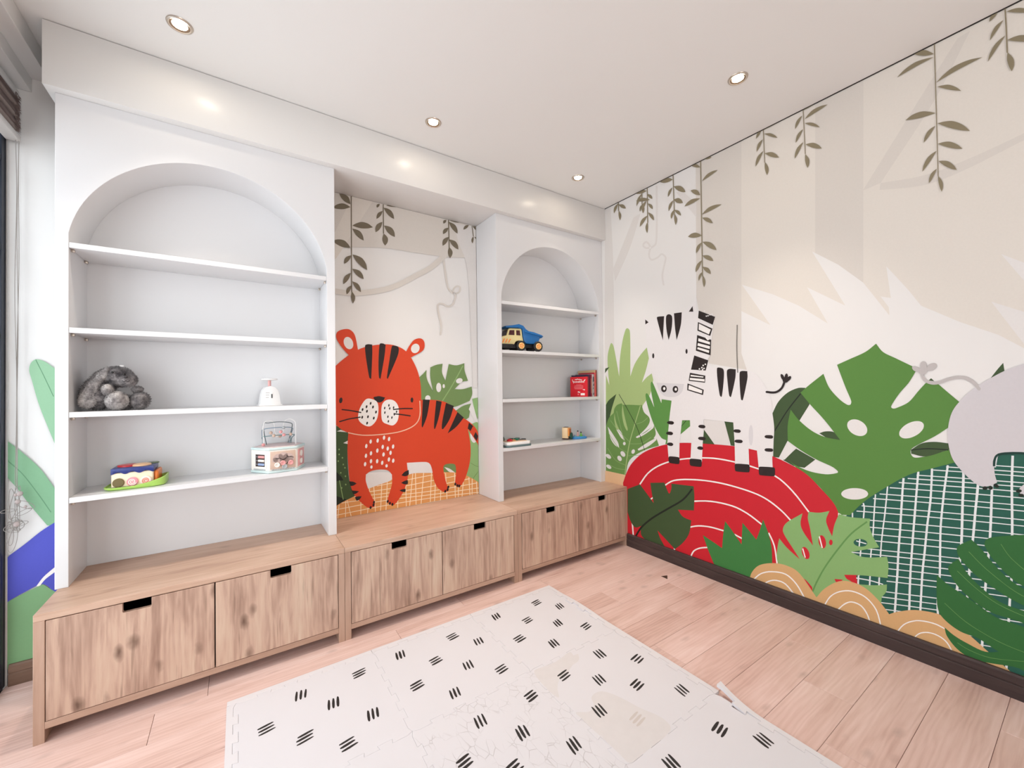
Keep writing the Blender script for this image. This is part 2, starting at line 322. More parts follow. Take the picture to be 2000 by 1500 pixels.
MURAL = """#R|backdrop_print|pale printed tree trunks and haze
haze:2887,5659* 5066,5632* 5664,5526* 5612,2443* 4991,2768* 4864,2888* 4656,3022* 4421,3204* 4343,3359* 4192,3620* 4219,3313* 4146,3341* 4203,3228* 4206,3150* 4019,3503* 3822,3733* 3597,3935* 3873,3302* 3543,3561* 3724,3140* 3462,3375* 3208,3550* 2862,3739* 3174,3200* 2844,3422*
paper:4831,3164* 4996,3053* 5431,2657* 5424,2302* 4992,2800*
paper:4889,3539* 5003,3438* 5439,3154* 5434,2870* 5000,3298*
trunk:2293,5532* 2891,5530* 2840,2900* 2901,2694* 2428,2799* 2267,3697*
trunk:3655,5569* 4057,5578* 4019,3503* 3822,3733* 3624,3911*
fog:661,5505* 787,5472* 827,4452 814,2769* 604,2778*
fog:1252,5145* 1386,5165* 1168,4689 858,4234* 822,4453*
fog:1989,5241* 2107,5193* 2291,4961* 2288,4772*
fog:1663,5471* 1661,5325* 1658,5112* 1654,4895* 1648,4737* 1641,4658* 1633,4625* 1623,4616* 1606,4607* 1580,4598* 1546,4599* 1510,4605* 1482,4613* 1465,4622* 1451,4636* 1442,4649* 1439,4657* 1444,4664* 1456,4675* 1471,4681* 1478,4681* 1490,4670* 1508,4648* 1524,4621* 1533,4598* 1532,4575* 1522,4549* 1512,4520* 1508,4491* 1513,4462* 1522,4433* 1538,4407* 1563,4386* 1595,4379* 1628,4380* 1660,4386* 1687,4392* 1709,4401* 1725,4412* 1738,4420* 1745,4421* 1755,4414* 1771,4400* 1785,4383* 1793,4368* 1795,4358* 1793,4347* 1788,4330* 1781,4305* 1770,4269* 1756,4223* 1742,4175* 1734,4128* 1735,4083* 1740,4038* 1748,3999* 1753,3972* 1782,3970* 1777,3997* 1770,4035* 1764,4078* 1764,4120* 1771,4163* 1785,4210* 1799,4255* 1809,4292* 1816,4317* 1822,4335* 1825,4351* 1821,4371* 1809,4393* 1790,4415* 1769,4434* 1744,4447* 1721,4446* 1704,4436* 1688,4425* 1671,4418* 1646,4413* 1616,4408* 1588,4406* 1571,4410* 1562,4419* 1551,4437* 1544,4460* 1540,4483* 1543,4506* 1553,4533* 1563,4562* 1564,4593* 1553,4625* 1533,4657* 1511,4684* 1485,4705* 1456,4709* 1433,4701* 1415,4686* 1407,4668* 1412,4646* 1427,4623* 1450,4602* 1478,4587* 1512,4578* 1553,4570* 1594,4570* 1626,4581* 1647,4592* 1662,4608* 1671,4646* 1679,4726* 1685,4884* 1689,5101* 1691,5313* 1693,5458*
trunk:4684,5449* 4757,5460* 4530,4989 4166,4428* 4031,4410* 4398,4997*
trunk:4166,4428* 4446,4371 4680,4382 5020,4452 5256,4535* 5255,4478* 5019,4397 4678,4300 4444,4284 4156,4364*
#R|leaf_print|light green finger leaf
lime:616,2189* 627,2711* 702,2539* 676,2789 673,3029 729,3203 764,3236 806,3176 853,2976 914,2678* 935,2971 995,3254 1059,3419 1100,3437 1142,3390 1149,3181 1144,2956 1139,2674* 1224,2857 1340,2997 1458,3100* 1491,2932* 1434,2755 1358,2572* 1442,2646 1537,2705* 1563,2607* 1501,2393 1368,2229* 1298,2062 1038,1821 842,1825 636,1870 610,1888*
#R|leaf_print|dark sickle leaf
forest:848,2395* 746,2154 663,1892 640,1810* 609,1848* 616,2209* 684,2291
forest:606,2742* 616,2822* 709,2843*
#R|leaf_print|dark green leaf with a black midrib
forest:3176,2181* 3238,2312 3331,2415 3433,2468 3506,2471* 3544,2291* 3451,2120 3321,1868* 3233,1677* 3173,1676* 3184,1928
ink:3458,2412* 3434,2378* 3399,2330* 3360,2274* 3323,2217* 3286,2154* 3247,2085* 3211,2021* 3187,1976* 3197,1970* 3222,2014* 3257,2078* 3295,2148* 3332,2210* 3369,2266* 3408,2322* 3443,2370* 3466,2404*
forest:3278,1654* 3408,1799* 3586,1703* 3484,1599* 3379,1604*
forest:3626,1987* 3683,2012 3760,2007 3807,1933* 3715,1934
moss:4332,1894* 4402,1960 4484,1983 4577,1978* 4576,1928* 4433,1848 4334,1859*
ink:4334,1889* 4354,1894* 4381,1901* 4412,1908* 4443,1913* 4476,1916* 4513,1917* 4546,1917* 4568,1917* 4569,1926* 4546,1926* 4513,1926* 4476,1925* 4443,1923* 4412,1918* 4381,1910* 4353,1903* 4334,1899*
forest:4814,2532* 4852,2604 4885,2659* 4891,2586* 4858,2562
forest:4458,2528* 4474,2547* 4493,2520*
forest:2341,1930* 2485,1742* 2319,1733*
forest:2616,2056* 2736,2048* 2746,1754* 2691,1756*
#R|leaf_print|green hand shaped leaf behind the zebra
mid:1764,1731* 1675,1766 1556,1950 1455,2213 1419,2375 1444,2408 1490,2357 1571,2199* 1523,2429 1517,2554 1541,2581 1578,2518 1695,2263* 1701,2321* 1882,2301* 1858,2054* 1832,1695* 1749,1669*
mid:2025,2034* 2141,2041* 2143,1959* 1992,1832*
ink:2007,1938* 2090,2032* 2084,2036* 2001,1942*
#R|leaf_print|green split leaf beside the shelves
fern:1011,1095* 593,1105* 609,1848* 678,1992 784,2082* 803,2155 862,2216 955,2247* 979,2223 1118,2226 1313,2224 1346,2232* 1388,2120 1473,2052 1487,1981 1427,1887 1251,1730* 1382,1811 1566,1933* 1590,1811 1551,1736* 1603,1741* 1642,1640* 1376,1538 1100,1355
lime:974,2234* 1000,2085 1052,1898 1070,1842 1053,1813 992,1913 959,2084
lime:801,2077* 832,1942 904,1811 987,1693 927,1716 841,1806 799,1959
paper:841,1812* 904,1811 964,1739 1006,1651* 926,1697
paper:649,1851* 738,1758 863,1613 891,1523* 798,1558 710,1657
paper:1251,1745* 1404,1813 1566,1940* 1544,1887 1381,1775 1257,1716* 1228,1724
paper:1256,1543* 1422,1652 1604,1755* 1593,1714 1443,1600 1276,1523*
paper:1024,1605 1019,1589 1005,1578 989,1576 976,1584 971,1599 976,1616 990,1627 1006,1628 1020,1620
paper:999,1455 1014,1429 1009,1405 988,1391 958,1392 931,1409 916,1435 920,1460 942,1474 972,1472
paper:1201,1490 1186,1470 1165,1460 1146,1463 1137,1479 1140,1501 1155,1520 1176,1530 1195,1527 1204,1512
paper:929,1372 940,1347 933,1324 911,1311 883,1314 860,1331 849,1357 856,1380 878,1392 906,1389
paper:1170,1353 1164,1339 1147,1329 1127,1326 1111,1332 1105,1344 1111,1359 1128,1369 1148,1372 1164,1366
paper:708,1327 683,1317 648,1320 616,1337 599,1359 605,1380 630,1390 665,1387 697,1370 714,1347
paper:712,1162 690,1150 656,1150 625,1162 607,1181 610,1201 632,1212 666,1212 697,1200 715,1181
lime:1316,2220* 1295,2164* 1263,2083* 1228,1992* 1197,1910* 1170,1840* 1144,1773* 1120,1707* 1098,1639* 1078,1566* 1061,1491* 1046,1417* 1032,1347* 1019,1276* 1008,1206* 998,1145* 991,1102* 1008,1104* 1015,1146* 1024,1207* 1036,1277* 1049,1347* 1063,1417* 1078,1491* 1095,1565* 1114,1637* 1136,1705* 1160,1771* 1185,1837* 1212,1907* 1243,1989* 1278,2079* 1310,2161* 1331,2217*
sage:1240,1926* 1264,1934* 1297,1944* 1333,1957* 1365,1971* 1392,1988* 1418,2008* 1439,2027* 1454,2040* 1449,2044* 1434,2031* 1413,2013* 1387,1993* 1361,1976* 1331,1963* 1295,1950* 1261,1940* 1238,1932*
sage:1117,1608* 1158,1612* 1216,1617* 1279,1626* 1335,1640* 1387,1665* 1438,1697* 1482,1727* 1512,1748* 1508,1753* 1477,1732* 1434,1701* 1384,1670* 1333,1646* 1278,1632* 1216,1623* 1158,1618* 1117,1614*
sage:1054,1412* 1309,1454* 1308,1460* 1054,1418*
sage:1109,1641* 1065,1671* 1000,1715* 930,1765* 870,1810* 823,1852* 780,1894* 745,1931* 720,1957* 713,1952* 738,1926* 773,1889* 815,1847* 863,1805* 923,1760* 994,1710* 1059,1666* 1103,1635*
sage:1002,1628* 990,1667* 973,1723* 953,1788* 934,1852* 912,1922* 889,1999* 867,2070* 852,2119* 843,2117* 859,2068* 880,1997* 904,1920* 925,1850* 945,1786* 965,1721* 982,1665* 994,1626*
sage:1069,1467* 1032,1476* 979,1489* 920,1509* 864,1538* 810,1586* 752,1649* 700,1711* 664,1754* 656,1750* 692,1707* 744,1645* 802,1581* 858,1533* 915,1503* 975,1483* 1028,1470* 1065,1461*
sage:1024,1262* 984,1269* 927,1279* 864,1294* 809,1317* 761,1356* 714,1408* 674,1458* 645,1493* 637,1489* 666,1454* 706,1403* 754,1351* 803,1311* 860,1287* 923,1272* 981,1262* 1020,1255*
sage:1007,1193* 976,1190* 931,1186* 880,1183* 830,1185* 778,1194* 720,1208* 667,1223* 630,1233* 626,1226* 663,1216* 716,1201* 774,1187* 827,1178* 878,1176* 930,1179* 975,1184* 1006,1186*
ink:899,2389* 934,2342* 983,2274* 1037,2199* 1088,2125* 1135,2055* 1182,1983* 1227,1910* 1267,1837* 1303,1756* 1336,1669* 1364,1592* 1383,1538* 1392,1541* 1372,1595* 1345,1672* 1312,1759* 1275,1841* 1236,1914* 1191,1987* 1143,2059* 1096,2129* 1046,2203* 992,2278* 942,2346* 908,2393*
#R|mound_print|
peach:580,1106* 1004,1104* 970,821* 573,780*
#R|hill_print|dark green hill under a white net
teal:3786,1115* 3829,1152* 3935,1293 4132,1509 4313,1662 4480,1758 4620,1829* 4834,1929 4977,1951 5319,1996* 5283,-85* 4944,93* 4197,60* 4014,252* 3900,525* 3884,755* 3887,1166*
net:3887,1211* 3887,935* 3898,939* 3898,1214*
net:3975,1326* 3976,1318* 3978,1309* 3980,1296* 3981,1278* 3980,1261* 3979,1242* 3976,1213* 3972,1163* 3965,1087* 3957,990* 3948,882* 3940,775* 3932,658* 3924,530* 3917,414* 3912,333* 3923,337* 3928,417* 3935,533* 3943,661* 3951,777* 3959,884* 3968,992* 3976,1089* 3983,1165* 3987,1214* 3989,1244* 3991,1263* 3992,1281* 3991,1300* 3989,1314* 3987,1324* 3985,1332*
net:4069,1433* 4067,1403* 4063,1361* 4060,1311* 4056,1259* 4053,1205* 4050,1146* 4046,1087* 4042,1033* 4038,988* 4034,948* 4029,906* 4025,853* 4020,779* 4016,690* 4012,606* 4010,549* 4020,552* 4023,610* 4027,693* 4031,782* 4035,856* 4040,908* 4044,950* 4049,989* 4053,1035* 4057,1089* 4060,1148* 4063,1207* 4067,1261* 4070,1312* 4074,1362* 4077,1405* 4079,1434*
net:4159,1528* 4155,1483* 4150,1419* 4143,1347* 4136,1279* 4130,1216* 4122,1151* 4115,1087* 4109,1028* 4104,975* 4101,929* 4097,881* 4094,827* 4089,756* 4084,676* 4080,602* 4077,550* 4087,554* 4090,605* 4095,679* 4100,759* 4104,829* 4108,883* 4111,931* 4114,977* 4119,1029* 4125,1089* 4132,1152* 4140,1217* 4147,1280* 4153,1348* 4160,1420* 4165,1484* 4169,1528*
net:4270,1626* 4268,1605* 4266,1576* 4263,1537* 4259,1487* 4255,1422* 4250,1343* 4245,1261* 4240,1186* 4236,1121* 4231,1060* 4227,1002* 4223,942* 4219,880* 4216,816* 4213,755* 4209,699* 4206,648* 4203,603* 4200,559* 4197,515* 4194,464* 4190,411* 4187,363* 4185,330* 4200,335* 4202,368* 4206,416* 4209,469* 4212,519* 4215,564* 4218,608* 4221,653* 4225,703* 4228,760* 4231,821* 4234,884* 4238,946* 4242,1005* 4246,1063* 4251,1124* 4255,1188* 4260,1263* 4265,1345* 4270,1424* 4274,1489* 4277,1538* 4281,1577* 4283,1606* 4285,1627*
net:4370,1702* 4368,1682* 4366,1656* 4363,1619* 4359,1566* 4353,1490* 4346,1395* 4338,1297* 4332,1210* 4327,1143* 4322,1084* 4319,1029* 4315,972* 4311,914* 4307,858* 4303,799* 4299,732* 4295,647* 4291,550* 4288,460* 4285,398* 4300,404* 4303,466* 4306,556* 4310,652* 4314,737* 4317,803* 4321,862* 4325,918* 4329,975* 4333,1032* 4337,1087* 4341,1145* 4346,1213* 4353,1298* 4360,1397* 4367,1491* 4373,1567* 4377,1619* 4380,1657* 4383,1683* 4384,1702*
net:4458,1744* 4456,1693* 4453,1621* 4449,1541* 4444,1468* 4438,1407* 4432,1349* 4426,1292* 4419,1235* 4414,1176* 4409,1117* 4404,1058* 4399,999* 4394,942* 4388,887* 4383,828* 4378,762* 4373,678* 4368,582* 4363,493* 4360,432* 4374,437* 4377,498* 4382,587* 4387,683* 4392,766* 4397,831* 4402,889* 4408,945* 4413,1002* 4418,1061* 4423,1119* 4428,1178* 4433,1236* 4439,1293* 4446,1350* 4452,1408* 4458,1470* 4462,1542* 4466,1622* 4470,1695* 4472,1745*
net:4556,1788* 4551,1745* 4544,1684* 4536,1613* 4528,1543* 4522,1473* 4515,1399* 4509,1325* 4504,1257* 4501,1195* 4499,1139* 4497,1084* 4496,1030* 4494,976* 4493,923* 4492,870* 4490,815* 4486,753* 4480,687* 4475,624* 4472,572* 4471,531* 4471,499* 4472,475* 4472,458* 4486,466* 4485,483* 4484,506* 4484,537* 4485,576* 4489,628* 4494,691* 4499,757* 4503,819* 4505,874* 4507,927* 4508,980* 4509,1034* 4511,1088* 4512,1142* 4514,1198* 4517,1259* 4522,1327* 4528,1400* 4535,1474* 4541,1544* 4549,1613* 4557,1683* 4564,1744* 4569,1787*
net:4649,1828* 4648,1790* 4646,1734* 4644,1674* 4642,1620* 4640,1579* 4639,1544* 4637,1506* 4635,1455* 4633,1385* 4630,1301* 4627,1217* 4624,1148* 4621,1101* 4619,1069* 4616,1039* 4613,997* 4608,943* 4603,883* 4597,816* 4592,743* 4586,655* 4580,553* 4575,460* 4572,395* 4587,401* 4590,466* 4595,559* 4601,660* 4607,748* 4612,820* 4617,886* 4623,946* 4627,1000* 4631,1041* 4634,1072* 4636,1105* 4639,1151* 4642,1220* 4645,1304* 4648,1388* 4650,1458* 4652,1508* 4654,1546* 4655,1581* 4657,1622* 4659,1676* 4661,1736* 4663,1791* 4664,1829*
net:4736,1862* 4735,1824* 4732,1769* 4729,1707* 4726,1647* 4721,1592* 4717,1535* 4712,1478* 4707,1419* 4703,1360* 4698,1300* 4694,1240* 4689,1179* 4683,1115* 4677,1051* 4672,986* 4666,924* 4662,869* 4658,818* 4654,763* 4650,696* 4645,603* 4639,491* 4634,387* 4630,314* 4645,321* 4648,393* 4654,497* 4659,608* 4664,701* 4669,768* 4672,822* 4676,872* 4681,927* 4686,989* 4692,1053* 4698,1118* 4703,1181* 4708,1242* 4713,1302* 4717,1362* 4721,1421* 4726,1479* 4731,1536* 4736,1593* 4740,1648* 4743,1708* 4746,1770* 4749,1825* 4750,1863*
net:4813,1898* 4811,1853* 4808,1789* 4805,1713* 4802,1630* 4797,1533* 4793,1422* 4788,1315* 4784,1228* 4781,1173* 4778,1137* 4776,1107* 4772,1067* 4768,1012* 4763,950* 4758,887* 4753,829* 4750,782* 4747,743* 4745,699* 4741,639* 4737,548* 4731,436* 4726,329* 4722,255* 4736,261* 4740,335* 4745,441* 4751,553* 4755,644* 4759,704* 4761,747* 4764,786* 4767,832* 4771,890* 4777,953* 4782,1015* 4786,1070* 4789,1110* 4792,1140* 4795,1175* 4798,1231* 4802,1317* 4807,1425* 4811,1535* 4815,1632* 4819,1714* 4822,1791* 4825,1854* 4827,1899*
net:4830,1897* 4818,1812* 4832,1810* 4843,1895*
net:4914,1917* 4912,1876* 4910,1818* 4907,1748* 4905,1670* 4904,1582* 4903,1482* 4902,1379* 4900,1282* 4898,1189* 4896,1097* 4894,1012* 4891,938* 4888,881* 4885,837* 4882,797* 4879,756* 4877,717* 4875,682* 4873,641* 4870,583* 4865,491* 4860,376* 4855,266* 4851,190* 4864,197* 4868,273* 4873,382* 4878,497* 4883,588* 4886,646* 4888,687* 4890,721* 4892,760* 4895,801* 4898,840* 4901,885* 4904,943* 4906,1016* 4909,1101* 4911,1193* 4913,1286* 4915,1383* 4916,1485* 4917,1585* 4918,1673* 4920,1750* 4923,1819* 4925,1877* 4927,1918*
net:5020,1930* 5019,1835* 5018,1699* 5016,1545* 5013,1394* 5009,1249* 5004,1099* 4999,946* 4994,794* 4988,629* 4981,454* 4975,297* 4971,188* 4983,195* 4987,304* 4993,460* 5000,634* 5006,799* 5011,950* 5017,1102* 5022,1252* 5025,1397* 5028,1548* 5030,1702* 5031,1837* 5032,1932*
net:5092,1939* 5091,1846* 5090,1713* 5088,1562* 5085,1414* 5081,1271* 5076,1124* 5071,974* 5066,825* 5062,663* 5057,493* 5053,340* 5050,234* 5062,241* 5065,347* 5069,499* 5073,669* 5078,829* 5083,978* 5088,1127* 5093,1274* 5097,1417* 5100,1564* 5101,1715* 5102,1848* 5103,1941*
net:4636,1812* 4671,1814* 4720,1816* 4774,1819* 4824,1822* 4868,1823* 4911,1825* 4954,1827* 4995,1829* 5040,1830* 5086,1832* 5126,1833* 5153,1834* 5153,1841* 5126,1840* 5086,1839* 5040,1838* 4996,1836* 4954,1835* 4912,1833* 4869,1831* 4824,1829* 4774,1827* 4721,1825* 4671,1822* 4636,1820*
net:4552,1768* 4593,1770* 4651,1774* 4714,1777* 4772,1781* 4824,1783* 4875,1786* 4924,1788* 4972,1790* 5023,1792* 5076,1795* 5121,1796* 5152,1797* 5153,1805* 5122,1804* 5076,1802* 5023,1800* 4972,1798* 4924,1796* 4875,1794* 4825,1791* 4773,1789* 4715,1785* 4652,1782* 4594,1779* 4552,1776*
net:4473,1728* 4521,1731* 4587,1736* 4659,1741* 4726,1745* 4784,1748* 4841,1752* 4897,1755* 4951,1757* 5008,1760* 5066,1763* 5117,1765* 5152,1766* 5152,1774* 5118,1772* 5067,1770* 5008,1768* 4951,1765* 4897,1762* 4842,1759* 4785,1756* 4726,1753* 4660,1749* 4588,1744* 4521,1740* 4473,1737*
net:4365,1664* 4422,1669* 4500,1675* 4585,1681* 4662,1687* 4730,1692* 4796,1696* 4860,1700* 4922,1704* 4987,1708* 5054,1711* 5112,1714* 5151,1716* 5151,1724* 5112,1722* 5055,1719* 4988,1715* 4922,1712* 4860,1708* 4797,1704* 4731,1700* 4663,1695* 4585,1690* 4501,1683* 4422,1677* 4366,1673*
net:4305,1624* 4367,1629* 4452,1636* 4543,1644* 4627,1651* 4700,1656* 4771,1662* 4840,1666* 4906,1671* 4976,1675* 5047,1679* 5109,1683* 5150,1685* 5151,1692* 5109,1690* 5048,1687* 4977,1683* 4907,1679* 4840,1674* 4772,1670* 4701,1665* 4627,1659* 4544,1653* 4452,1645* 4367,1638* 4306,1633*
net:4243,1575* 4310,1581* 4402,1589* 4502,1598* 4592,1606* 4671,1613* 4747,1619* 4820,1625* 4891,1630* 4965,1635* 5041,1640* 5106,1644* 5150,1647* 5150,1654* 5106,1651* 5041,1647* 4966,1643* 4891,1638* 4820,1633* 4747,1627* 4671,1621* 4592,1615* 4502,1607* 4403,1598* 4311,1590* 4244,1584*
net:4179,1514* 4252,1522* 4352,1532* 4458,1543* 4555,1552* 4639,1560* 4721,1567* 4799,1574* 4874,1580* 4953,1586* 5034,1592* 5102,1597* 5149,1600* 5149,1607* 5103,1604* 5034,1599* 4954,1594* 4875,1588* 4799,1582* 4721,1575* 4640,1568* 4555,1560* 4459,1551* 4352,1541* 4252,1531* 4180,1524*
net:4104,1440* 4183,1449* 4292,1461* 4408,1474* 4513,1485* 4604,1495* 4691,1503* 4775,1511* 4856,1519* 4940,1526* 5026,1533* 5099,1539* 5148,1543* 5148,1550* 5099,1546* 5026,1541* 4941,1534* 4856,1526* 4776,1519* 4692,1511* 4605,1503* 4513,1494* 4409,1483* 4293,1470* 4184,1458* 4105,1449*
net:4056,1385* 4139,1395* 4254,1409* 4376,1424* 4485,1436* 4581,1447* 4672,1457* 4760,1466* 4844,1474* 4932,1482* 5020,1490* 5096,1497* 5147,1501* 5148,1509* 5097,1504* 5021,1498* 4932,1490* 4844,1482* 4760,1474* 4673,1465* 4581,1455* 4486,1445* 4376,1432* 4254,1418* 4140,1405* 4056,1395*
net:3966,1294* 4058,1306* 4183,1323* 4316,1340* 4436,1356* 4539,1368* 4638,1380* 4732,1391* 4822,1401* 4916,1411* 5011,1420* 5092,1428* 5146,1434* 5147,1441* 5092,1436* 5012,1428* 4917,1419* 4823,1409* 4733,1399* 4638,1388* 4540,1377* 4436,1364* 4317,1349* 4184,1332* 4059,1315* 3967,1303*
net:3925,1232* 4021,1246* 4152,1265* 4290,1284* 4413,1301* 4521,1315* 4623,1328* 4720,1340* 4813,1351* 4909,1362* 5007,1372* 5090,1381* 5145,1387* 5146,1394* 5090,1388* 5007,1380* 4910,1369* 4813,1359* 4720,1348* 4623,1336* 4521,1323* 4414,1310* 4291,1293* 4152,1274* 4022,1255* 3926,1242*
net:3852,1140* 3954,1156* 4094,1178* 4242,1200* 4373,1220* 4487,1236* 4595,1251* 4697,1265* 4795,1277* 4897,1290* 4999,1302* 5086,1312* 5144,1319* 5145,1327* 5086,1320* 5000,1310* 4898,1298* 4796,1285* 4698,1273* 4595,1259* 4487,1245* 4374,1229* 4243,1209* 4095,1187* 3955,1166* 3853,1150*
net:3840,1069* 3944,1086* 4085,1109* 4234,1134* 4366,1155* 4481,1172* 4590,1188* 4693,1203* 4792,1217* 4894,1231* 4997,1244* 5085,1255* 5143,1262* 5144,1269* 5085,1262* 4998,1251* 4895,1238* 4793,1225* 4694,1211* 4590,1197* 4482,1181* 4367,1163* 4234,1143* 4086,1119* 3944,1096* 3841,1079*
net:3839,1000* 3942,1018* 4084,1043* 4232,1068* 4365,1090* 4480,1109* 4589,1126* 4692,1142* 4791,1156* 4893,1171* 4996,1185* 5084,1197* 5142,1205* 5143,1212* 5084,1204* 4997,1193* 4894,1179* 4792,1164* 4693,1150* 4589,1134* 4480,1117* 4366,1099* 4233,1077* 4084,1052* 3943,1028* 3840,1010*
net:3838,937* 3941,956* 4082,982* 4231,1008* 4364,1032* 4479,1051* 4588,1069* 4691,1086* 4790,1102* 4892,1117* 4995,1132* 5083,1145* 5141,1153* 5142,1160* 5083,1152* 4996,1140* 4893,1125* 4791,1110* 4692,1094* 4588,1078* 4479,1060* 4365,1041* 4232,1018* 4083,991* 3942,966* 3839,947*
net:3836,849* 3940,869* 4081,897* 4230,925* 4362,950* 4477,971* 4586,990* 4690,1008* 4789,1025* 4891,1041* 4994,1058* 5081,1071* 5140,1080* 5141,1088* 5082,1079* 4995,1065* 4892,1049* 4789,1033* 4691,1016* 4587,998* 4478,979* 4363,959* 4231,934* 4082,906* 3940,879* 3837,859*
net:3835,799* 3939,820* 4080,848* 4229,877* 4362,903* 4476,925* 4585,945* 4689,963* 4788,981* 4890,998* 4993,1015* 5081,1029* 5139,1039* 5140,1046* 5081,1037* 4994,1023* 4891,1006* 4789,989* 4690,972* 4586,953* 4477,933* 4362,912* 4230,887* 4081,857* 3940,830* 3836,809*
net:3914,753* 4010,773* 4141,800* 4280,828* 4404,853* 4511,874* 4614,894* 4711,912* 4804,929* 4902,946* 4999,963* 5082,977* 5138,987* 5139,994* 5083,985* 5000,971* 4902,954* 4805,937* 4712,920* 4614,902* 4512,883* 4405,862* 4281,837* 4142,809* 4011,783* 3915,763*
net:3913,691* 4009,712* 4140,740* 4279,769* 4403,795* 4510,817* 4613,837* 4710,856* 4804,874* 4901,892* 4998,910* 5082,925* 5137,935* 5138,942* 5082,932* 4999,917* 4901,900* 4804,882* 4711,865* 4613,846* 4511,825* 4403,804* 4280,778* 4141,749* 4010,721* 3914,701*
net:3912,623* 4008,644* 4139,673* 4278,704* 4401,731* 4509,754* 4611,775* 4709,795* 4802,814* 4900,833* 4997,851* 5081,867* 5136,877* 5137,885* 5081,874* 4998,859* 4900,841* 4803,822* 4710,803* 4612,784* 4510,763* 4402,740* 4278,713* 4140,683* 4009,654* 3913,633*
net:3911,567* 4007,589* 4138,619* 4277,651* 4401,679* 4508,702* 4611,724* 4708,745* 4802,765* 4899,784* 4997,803* 5080,820* 5136,831* 5136,838* 5080,827* 4997,811* 4900,792* 4802,773* 4709,753* 4611,733* 4509,711* 4401,688* 4278,660* 4139,629* 4008,599* 3912,577*
net:3909,461* 4005,484* 4136,517* 4275,550* 4399,580* 4506,605* 4609,629* 4707,651* 4800,671* 4897,692* 4995,713* 5078,730* 5134,742* 5135,749* 5079,738* 4996,721* 4898,700* 4801,680* 4707,659* 4610,637* 4507,614* 4400,589* 4276,559* 4137,526* 4006,494* 3910,471*
net:3908,405* 4004,429* 4135,462* 4274,497* 4398,528* 4505,553* 4608,578* 4706,601* 4799,622* 4896,644* 4994,665* 5077,683* 5133,695* 5134,703* 5078,691* 4995,673* 4897,652* 4800,630* 4707,609* 4609,586* 4506,562* 4399,536* 4275,506* 4136,472* 4005,439* 3909,415*
net:3907,349* 4003,374* 4134,408* 4273,444* 4397,475* 4504,502* 4607,527* 4705,551* 4798,573* 4895,595* 4993,617* 5076,636* 5132,648* 5133,656* 5077,644* 4994,625* 4896,603* 4799,581* 4706,559* 4608,536* 4505,511* 4398,484* 4274,453* 4135,417* 4004,384* 3908,359*
net:3906,287* 4002,312* 4133,348* 4272,385* 4396,417* 4503,445* 4606,471* 4704,495* 4797,518* 4894,541* 4992,564* 5076,583* 5131,596* 5132,604* 5076,591* 4993,572* 4895,549* 4798,526* 4705,503* 4607,479* 4504,453* 4397,426* 4273,394* 4134,357* 4003,322* 3907,297*
net:3904,218* 4000,245* 4132,281* 4271,319* 4395,353* 4502,382* 4605,409* 4703,434* 4796,458* 4893,482* 4991,506* 5075,526* 5130,539* 5131,547* 5075,533* 4992,513* 4894,490* 4797,466* 4704,442* 4606,417* 4503,390* 4396,362* 4272,329* 4133,291* 4002,255* 3906,228*
net:3903,156* 3999,183* 4131,221* 4269,260* 4394,295* 4501,324* 4604,352* 4702,378* 4795,403* 4892,428* 4990,452* 5074,473* 5130,487* 5130,495* 5074,481* 4991,460* 4893,436* 4796,411* 4703,387* 4605,361* 4502,333* 4395,304* 4271,269* 4132,230* 4000,193* 3905,166*
net:3902,81* 3998,110* 4129,148* 4268,189* 4392,225* 4500,256* 4603,284* 4701,312* 4794,337* 4891,363* 4989,389* 5073,410* 5128,425* 5129,432* 5073,418* 4990,396* 4892,371* 4795,345* 4702,320* 4604,293* 4501,264* 4393,234* 4269,198* 4130,158* 3999,119* 3903,91*
net:3900,-6* 3996,24* 4128,64* 4267,106* 4391,144* 4499,176* 4601,206* 4699,234* 4793,260* 4890,287* 4988,314* 5071,337* 5127,352* 5128,359* 5072,344* 4989,322* 4891,295* 4794,268* 4700,242* 4602,214* 4500,184* 4392,153* 4268,116* 4129,73* 3998,33* 3902,4*
#R|leaf_print|large green split leaf in the middle of the wall
green:4105,2892* 4155,2807 4245,2740 4356,2659* 4377,2614* 4328,2510 4266,2416 4215,2319 4203,2283 4219,2269 4245,2278 4325,2333 4394,2439 4441,2508* 4517,2495* 4570,2427 4640,2340* 4597,2228 4572,2116* 4485,2030 4386,1952 4334,1900 4332,1853 4358,1827 4425,1847 4506,1886 4576,1928* 4612,1822* 4480,1753 4313,1662 4132,1497 3985,1342 3871,1182* 3766,1162* 3703,1306 3593,1445 3440,1557 3342,1656* 3392,1620 3525,1571 3674,1561 3774,1591 3779,1612 3731,1650 3597,1705 3457,1784 3328,1876* 3331,2055 3363,2229* 3451,2106 3568,2003 3682,1951 3807,1933* 3674,2132 3550,2291 3462,2418* 3542,2498 3675,2617* 3724,2469 3809,2350 3871,2296 3897,2299 3903,2338 3854,2493 3794,2705* 3900,2757 4022,2818
paper:4018,2022 3987,1992 3940,1992 3895,2021 3869,2070 3873,2119 3906,2148 3953,2148 3998,2117 4022,2070
paper:4418,2138 4415,2094 4383,2044 4333,2006 4285,1996 4257,2019 4261,2065 4295,2116 4345,2152 4392,2160
paper:4019,1427 3999,1390 3946,1358 3880,1344 3826,1353 3805,1383 3827,1422 3882,1454 3948,1467 4000,1457
paper:3253,1689* 3327,1869* 3405,1799* 3291,1660*
forest:4332,1894* 4402,1960 4484,1983 4577,1978* 4576,1928* 4433,1848 4334,1859*
ink:4334,1889* 4354,1894* 4381,1901* 4412,1908* 4443,1913* 4476,1916* 4513,1917* 4546,1917* 4568,1917* 4569,1926* 4546,1926* 4513,1926* 4476,1925* 4443,1923* 4412,1918* 4381,1910* 4353,1903* 4334,1899*
